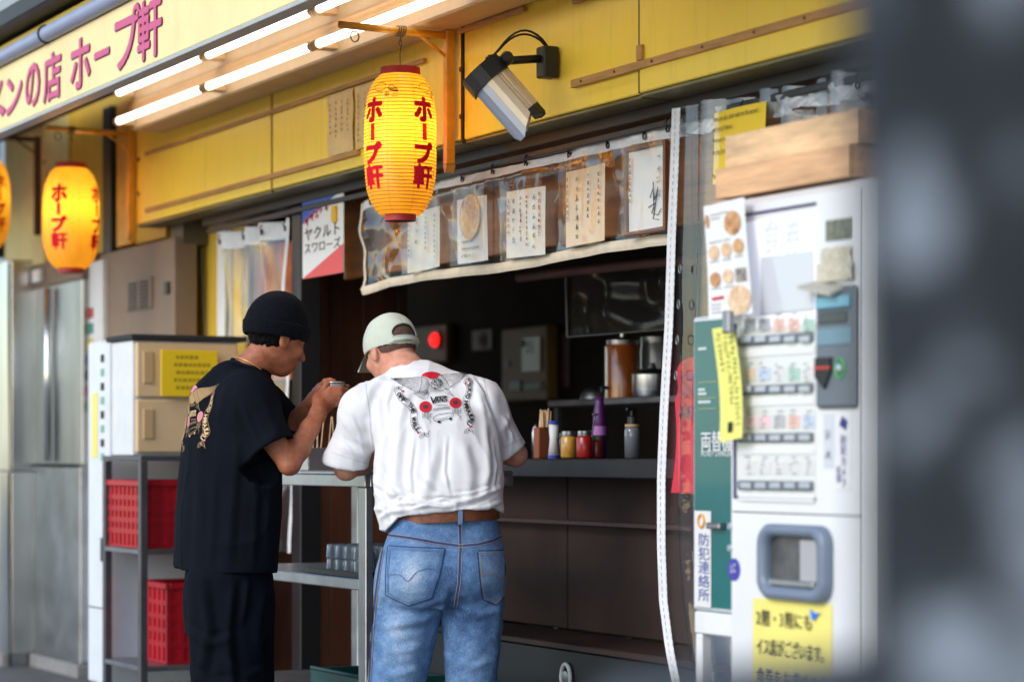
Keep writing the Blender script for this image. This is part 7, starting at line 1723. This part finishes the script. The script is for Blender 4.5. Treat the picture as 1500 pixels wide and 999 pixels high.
# hair at the nape and sideburn
S = SDF(HB - 0.17, HB + 0.17, 0.004); S.ell(gB(0, -0.016, 0.018), (0.0810, 0.1005, 0.092), FB, 0); S.cut(gB(0, 0.03, -0.022), -FB[2] + 0.42 * FB[1]); S.cut(gB(0, 0.045, 0), FB[1])
V, Q = S.mesh(); N = normals(V, Q); V = V + N * (0.004 * vnoise(V, 120))[:, None]; npmesh('hair', V, Q, mat('hair_black', (0.005, 0.0045, 0.005), 0.7, spec=0.1, var=0.4, vscale=120, bump=0.5, bscale=260), man2)
# beanie
def knit():
    m = mat('black_knit', (0.005, 0.006, 0.010), 0.9, var=0.3, vscale=60, sheen=0.04, spec=0.1); nt = m.node_tree; b = nt.nodes['Principled BSDF']
    tc = nt.nodes.new('ShaderNodeTexCoord'); w = nt.nodes.new('ShaderNodeTexNoise'); w.inputs['Scale'].default_value = 240; nt.links.new(tc.outputs['Object'], w.inputs['Vector'])
    bp = nt.nodes.new('ShaderNodeBump'); bp.inputs['Strength'].default_value = 0.5; bp.inputs['Distance'].default_value = 0.01; nt.links.new(w.outputs['Fac'], bp.inputs['Height']); nt.links.new(bp.outputs[0], b.inputs['Normal']); return m
KNIT = knit()
FH = frame(FB[1] + FB[2] * 0.0, FB[2] - FB[1] * 0.30)
S = SDF(HB - 0.24, HB + 0.26, 0.004)
S.ell(gB(0, -0.018, 0.045), (0.098, 0.116, 0.118), FB, 0.0); S.cut(gB(0, 0.0, 0.004), -FB[2] + 0.18 * FB[1])
V, Q = S.mesh(); N = normals(V, Q); hx = (V - HB) @ FB.T; ang = np.arctan2(hx[:, 0], hx[:, 1] + 0.018)
V = V + N * (0.0013 * np.sin(ang * 70) + 0.003 * vnoise(V, 18))[:, None]; bn = npmesh('beanie', V, Q, KNIT, man2)
S = SDF(HB - 0.24, HB + 0.26, 0.004)
S.ell(gB(0, -0.016, 0.030), (0.104, 0.121, 0.112), FB, 0.0); S.cut(gB(0, 0.0, 0.000), -FB[2] + 0.18 * FB[1]); S.cut(gB(0, 0.0, 0.050), FB[2] - 0.18 * FB[1]); S.ell(gB(0, -0.016, 0.03), (0.092, 0.110, 0.112), FB, 0, 'sub')
V, Q = S.mesh(); N = normals(V, Q); hx = (V - HB) @ FB.T; ang = np.arctan2(hx[:, 0], hx[:, 1] + 0.018)
V = V + N * (0.0016 * np.sin(ang * 70) + 0.002 * vnoise(V, 25))[:, None]; npmesh('cuff', V, Q, KNIT, bn)
# black shirt
TEEB = cloth_mat('black_cotton', (0.006, 0.0075, 0.012), var=0.12, bump=0.12, bscale=460, sheen=0.0, spec=0.06)
S = SDF((-0.32, -0.42, 0.76), (0.42, 0.40, 1.62), 0.005)
S.loft([(BZ(850), -0.014, 0, 0.245, 0.160), (BZ(800), -0.010, 0, 0.245, 0.163), (BZ(740), -0.002, 0, 0.245, 0.165), (BZ(690), 0.004, 0, 0.24, 0.162), (BZ(640), 0.010, 0, 0.232, 0.152), (BZ(595), 0.022, 0, 0.215, 0.135), (BZ(565), 0.034, 0, 0.185, 0.105), (BZ(548), 0.040, 0, 0.15, 0.075)], 0.03, ang=BANG, p=2.3)
S.cone(s1 + (-0.01, 0.02, 0.004), s2_ + (-0.01, 0, 0.0), 0.070, 0.070, 0.07); S.cone(B(352, 572, -0.05), s1, 0.068, 0.068, 0.06); S.cone(B(348, 574, 0), B(352, 566, -0.01), 0.088, 0.072, 0.05); S.cone(B(318, 585, 0.0), B(336, 561, 0), 0.085, 0.066, 0.06)
hB = B(401, 655, -0.225); dd = (hB - s1) / np.linalg.norm(hB - s1)
S.cone(s1, hB + dd * 0.05, 0.070, 0.080, 0.07); hB2 = B(418, 625, 0.19); d2_ = (hB2 - s2_) / np.linalg.norm(hB2 - s2_); S.cone(s2_, hB2 + d2_ * 0.03, 0.078, 0.078, 0.04)
X, Y_, Z = np.meshgrid(*[S.lo[i] + S.h * np.arange(S.n[i]) for i in range(3)], indexing='ij', sparse=True)
for h_, d_, s_ in ((hB, dd, -1), (hB2, d2_, 1)):
    pl = (X - h_[0]) * d_[0] + (Y_ - h_[1]) * d_[1] + (Z - h_[2]) * d_[2]; r2 = (X - h_[0]) ** 2 + (Y_ - h_[1]) ** 2 + (Z - h_[2]) ** 2
    S.D = np.where((r2 < 0.14 ** 2) & (Y_ * s_ > 0.135) & (X > 0.06), np.maximum(S.D, pl), S.D).astype(np.float32); S.cone(h_ - d_ * 0.025, h_ + d_ * 0.1, 0.060, 0.070, 0.008, 'sub')
NRB = neck_ring(S, B(345, 574, -0.005), B(384, 512, -0.015), 0.066, 0.070)
S.cone(B(345, 574, -0.005), B(384, 512, -0.015), 0.066, 0.070, 0.004, 'sub')
S.cutfn(lambda X, Y_, Z: (BZ(832) - 0.03 * (X + 0.19)) - Z + 0 * Y_)
V, Q = S.mesh(); N = normals(V, Q)
def bf(*uv): return [tuple(B(u, v, -0.15)[[0, 2]]) for u, v in uv]
SPB = [(bf((338, 590), (352, 650), (345, 740), (338, 830)), 0.016, 0.010), (bf((372, 672), (378, 730), (372, 830)), 0.014, 0.012), (bf((300, 600), (296, 690), (290, 820)), 0.018, 0.008), (bf((345, 600), (362, 640), (374, 672)), 0.012, 0.012), (bf((400, 700), (392, 760), (396, 830)), 0.013, 0.009), (bf((318, 690), (315, 760), (312, 832)), 0.014, 0.008), (bf((268, 640), (272, 720), (266, 820)), 0.015, 0.006),
       (bf((385, 575), (400, 610), (412, 640)), 0.012, 0.006), (bf((360, 590), (375, 630), (388, 655)), 0.011, 0.006), (bf((340, 560), (330, 580), (326, 610)), 0.013, 0.006)]
V = V + N * (0.5 * folds(V, N, SPB) + 0.003 * vnoise(V, (12, 12, 5)) + 0.001 * vnoise(V, (34, 34, 18)) + 0.005 * crease(V + 2, (8, 8, 6)))[:, None]; V = V + 0.3 * (lap(V, Q) - V)
tb_ = npmesh('t_shirt', V, Q, TEEB, man2)
dB = Drape(V, Q, tuple(BF)); cB = B(286, 612, 0.0) + BR * 0.0
apply_print(dB, tb_, lambda x, y: np.array((0.0, 0.0, 0)) - BF * 0.0 + BR * ((x - 590) / PX0 / 437.0 * 1.12 + 0.0) + np.array((0, 0, cB[2] - (y - 470) / PX0 / 437.0 * 1.02)), {'wing': mat('print_gold', srgb(196, 158, 106), 0.7), 'sun': mat('print_pink', srgb(214, 130, 150), 0.7), 'ink': mat('print_gold_light', srgb(214, 180, 130), 0.7), 'line': mat('print_gold_line', srgb(196, 156, 104), 0.7), 'wline': mat('print_dark_line', srgb(52, 38, 28), 0.8)}, 1 / PX0 / 437.0)
mb = MB(); nkc = B(376, 538, -0.012); fa = frame(B(388, 515, -0.015) - B(370, 552, -0.01), (0, 0, 1))
mb.tube(NRB, 0.008, 8, closed=True); mb.build('collar', TEEB, tb_, smooth=True, local=True)
nA_ = B(348, 556, -0.005); nB_ = HB - FB[1] * 0.025 - FB[2] * 0.05; nk2 = nA_ + (nB_ - nA_) * 0.42; fa = frame(BF * 0.62 + np.array((0, 0, 1.0)), BF); ring = []
for a in np.linspace(0, 2 * math.pi, 48, endpoint=False):
    d_ = math.cos(a) * fa[0] + math.sin(a) * fa[2]; r_ = 0.03
    while r_ < 0.10 and SBODY.D[tuple(np.clip(((nk2 + d_ * r_ - SBODY.lo) / SBODY.h).round().astype(int), 0, SBODY.n - 1))] < 0.002: r_ += 0.001
    ring.append(r_ + 0.002)
ring = np.array(ring)
for _ in range(4): ring = np.maximum(ring, (np.roll(ring, 1) + np.roll(ring, -1)) / 2)
mb = MB(); mb.tube([tuple(nk2 + r_ * (math.cos(a) * fa[0] + math.sin(a) * fa[2])) for a, r_ in zip(np.linspace(0, 2 * math.pi, 48, endpoint=False), ring)], 0.0026, 6, closed=True); mb.build('necklace', mat('necklace_gold', srgb(226, 178, 110), 0.3, metal=0.6), man2, smooth=True, local=True)
# trousers
S = SDF((-0.30, -0.34, 0.03), (0.36, 0.34, 1.0), 0.006)
S.loft([(BZ(930), 0.0, 0, 0.20, 0.145), (BZ(870), -0.002, 0, 0.205, 0.15), (BZ(820), -0.004, 0, 0.185, 0.135), (BZ(780), -0.004, 0, 0.175, 0.125)], 0.03, ang=BANG)
for a, b, c in ((hp1 + (0.002, 0, 0), kn1, an1), (hp2, kn2, an2)): S.cone(a, b, 0.135, 0.118, 0.02); S.cone(b, c, 0.118, 0.09, 0.03)
S.cut((0, 0, 0.06), (0, 0, -1)); V, Q = S.mesh(); N = normals(V, Q)
SPT = [(bf((300, 845), (310, 920), (296, 1000)), 0.018, 0.012), (bf((345, 850), (338, 930), (345, 1010)), 0.016, 0.013), (bf((390, 850), (378, 920), (385, 1000)), 0.016, 0.012), (bf((270, 920), (310, 940), (350, 930)), 0.014, 0.010), (bf((330, 960), (365, 985), (400, 975)), 0.014, 0.010), (bf((280, 980), (310, 1000), (350, 995)), 0.014, 0.010), (bf((365, 845), (362, 880), (355, 915)), 0.012, 0.010)]
V = V + N * (folds(V, N, SPT) + 0.005 * vnoise(V, (11, 11, 7)) + 0.0016 * vnoise(V, (30, 30, 30)))[:, None]; V = V + 0.3 * (lap(V, Q) - V)
npmesh('trousers', V, Q, cloth_mat('black_twill', (0.005, 0.0065, 0.011), var=0.15, bump=0.15, bscale=380, sheen=0.0, spec=0.06), man2)
for an_ in (an1, an2):
    S = SDF(an_ * (1, 1, 0) + (-0.2, -0.2, 0), an_ * (1, 1, 0) + (0.25, 0.25, 0.2), 0.006); shoe(S, an_, BF); npmesh('shoe', *S.mesh(), mat('shoe_black', (0.02, 0.02, 0.022), 0.5), man2)
# the jar in his hands
Mw = Matrix.LocRotScale(man2.location, man2.rotation_euler, None); jw = Mw @ Vector(J)
jr = thing('glass_jar', 'small clear glass jar with steel rim held by the man in black', 'jar', jw)
MB().lathe([(0.030, -0.038), (0.0335, -0.034), (0.0335, 0.036), (0.0315, 0.042), (0.0290, 0.042), (0.0305, 0.034), (0.0305, -0.032)], jw, 28, caps=False).build('glass', mat('jar_glass', (0.75, 0.82, 0.82), 0.08, trans=0.8), jr, smooth=True)
MB().tube([jw + Vector((0.0325 * math.cos(a), 0.0325 * math.sin(a), 0.042)) for a in np.linspace(0, 2 * math.pi, 28, endpoint=False)], 0.0035, 6, closed=True).build('rim', STEEL, jr, smooth=True)
MB().lathe([(0.0295, -0.031), (0.0295, 0.004)], jw, 20).build('contents', mat('pickle_green', (0.20, 0.19, 0.06), 0.4, var=0.5, vscale=90), jr)
MB().tube([tuple(Mw @ Vector(tuple(w2 * 0.75 + pb_ * 0.25 + 0.034 * math.cos(a) * np.array((0.25, -0.9, 0.3)) + 0.032 * math.sin(a) * np.array((-0.45, 0.1, 0.88))))) for a in np.linspace(0, 2 * math.pi, 20, endpoint=False)], 0.006, 8, closed=True).build('watch_strap', mat('watch_dark', (0.03, 0.035, 0.05), 0.3, metal=0.5), man2, smooth=True)
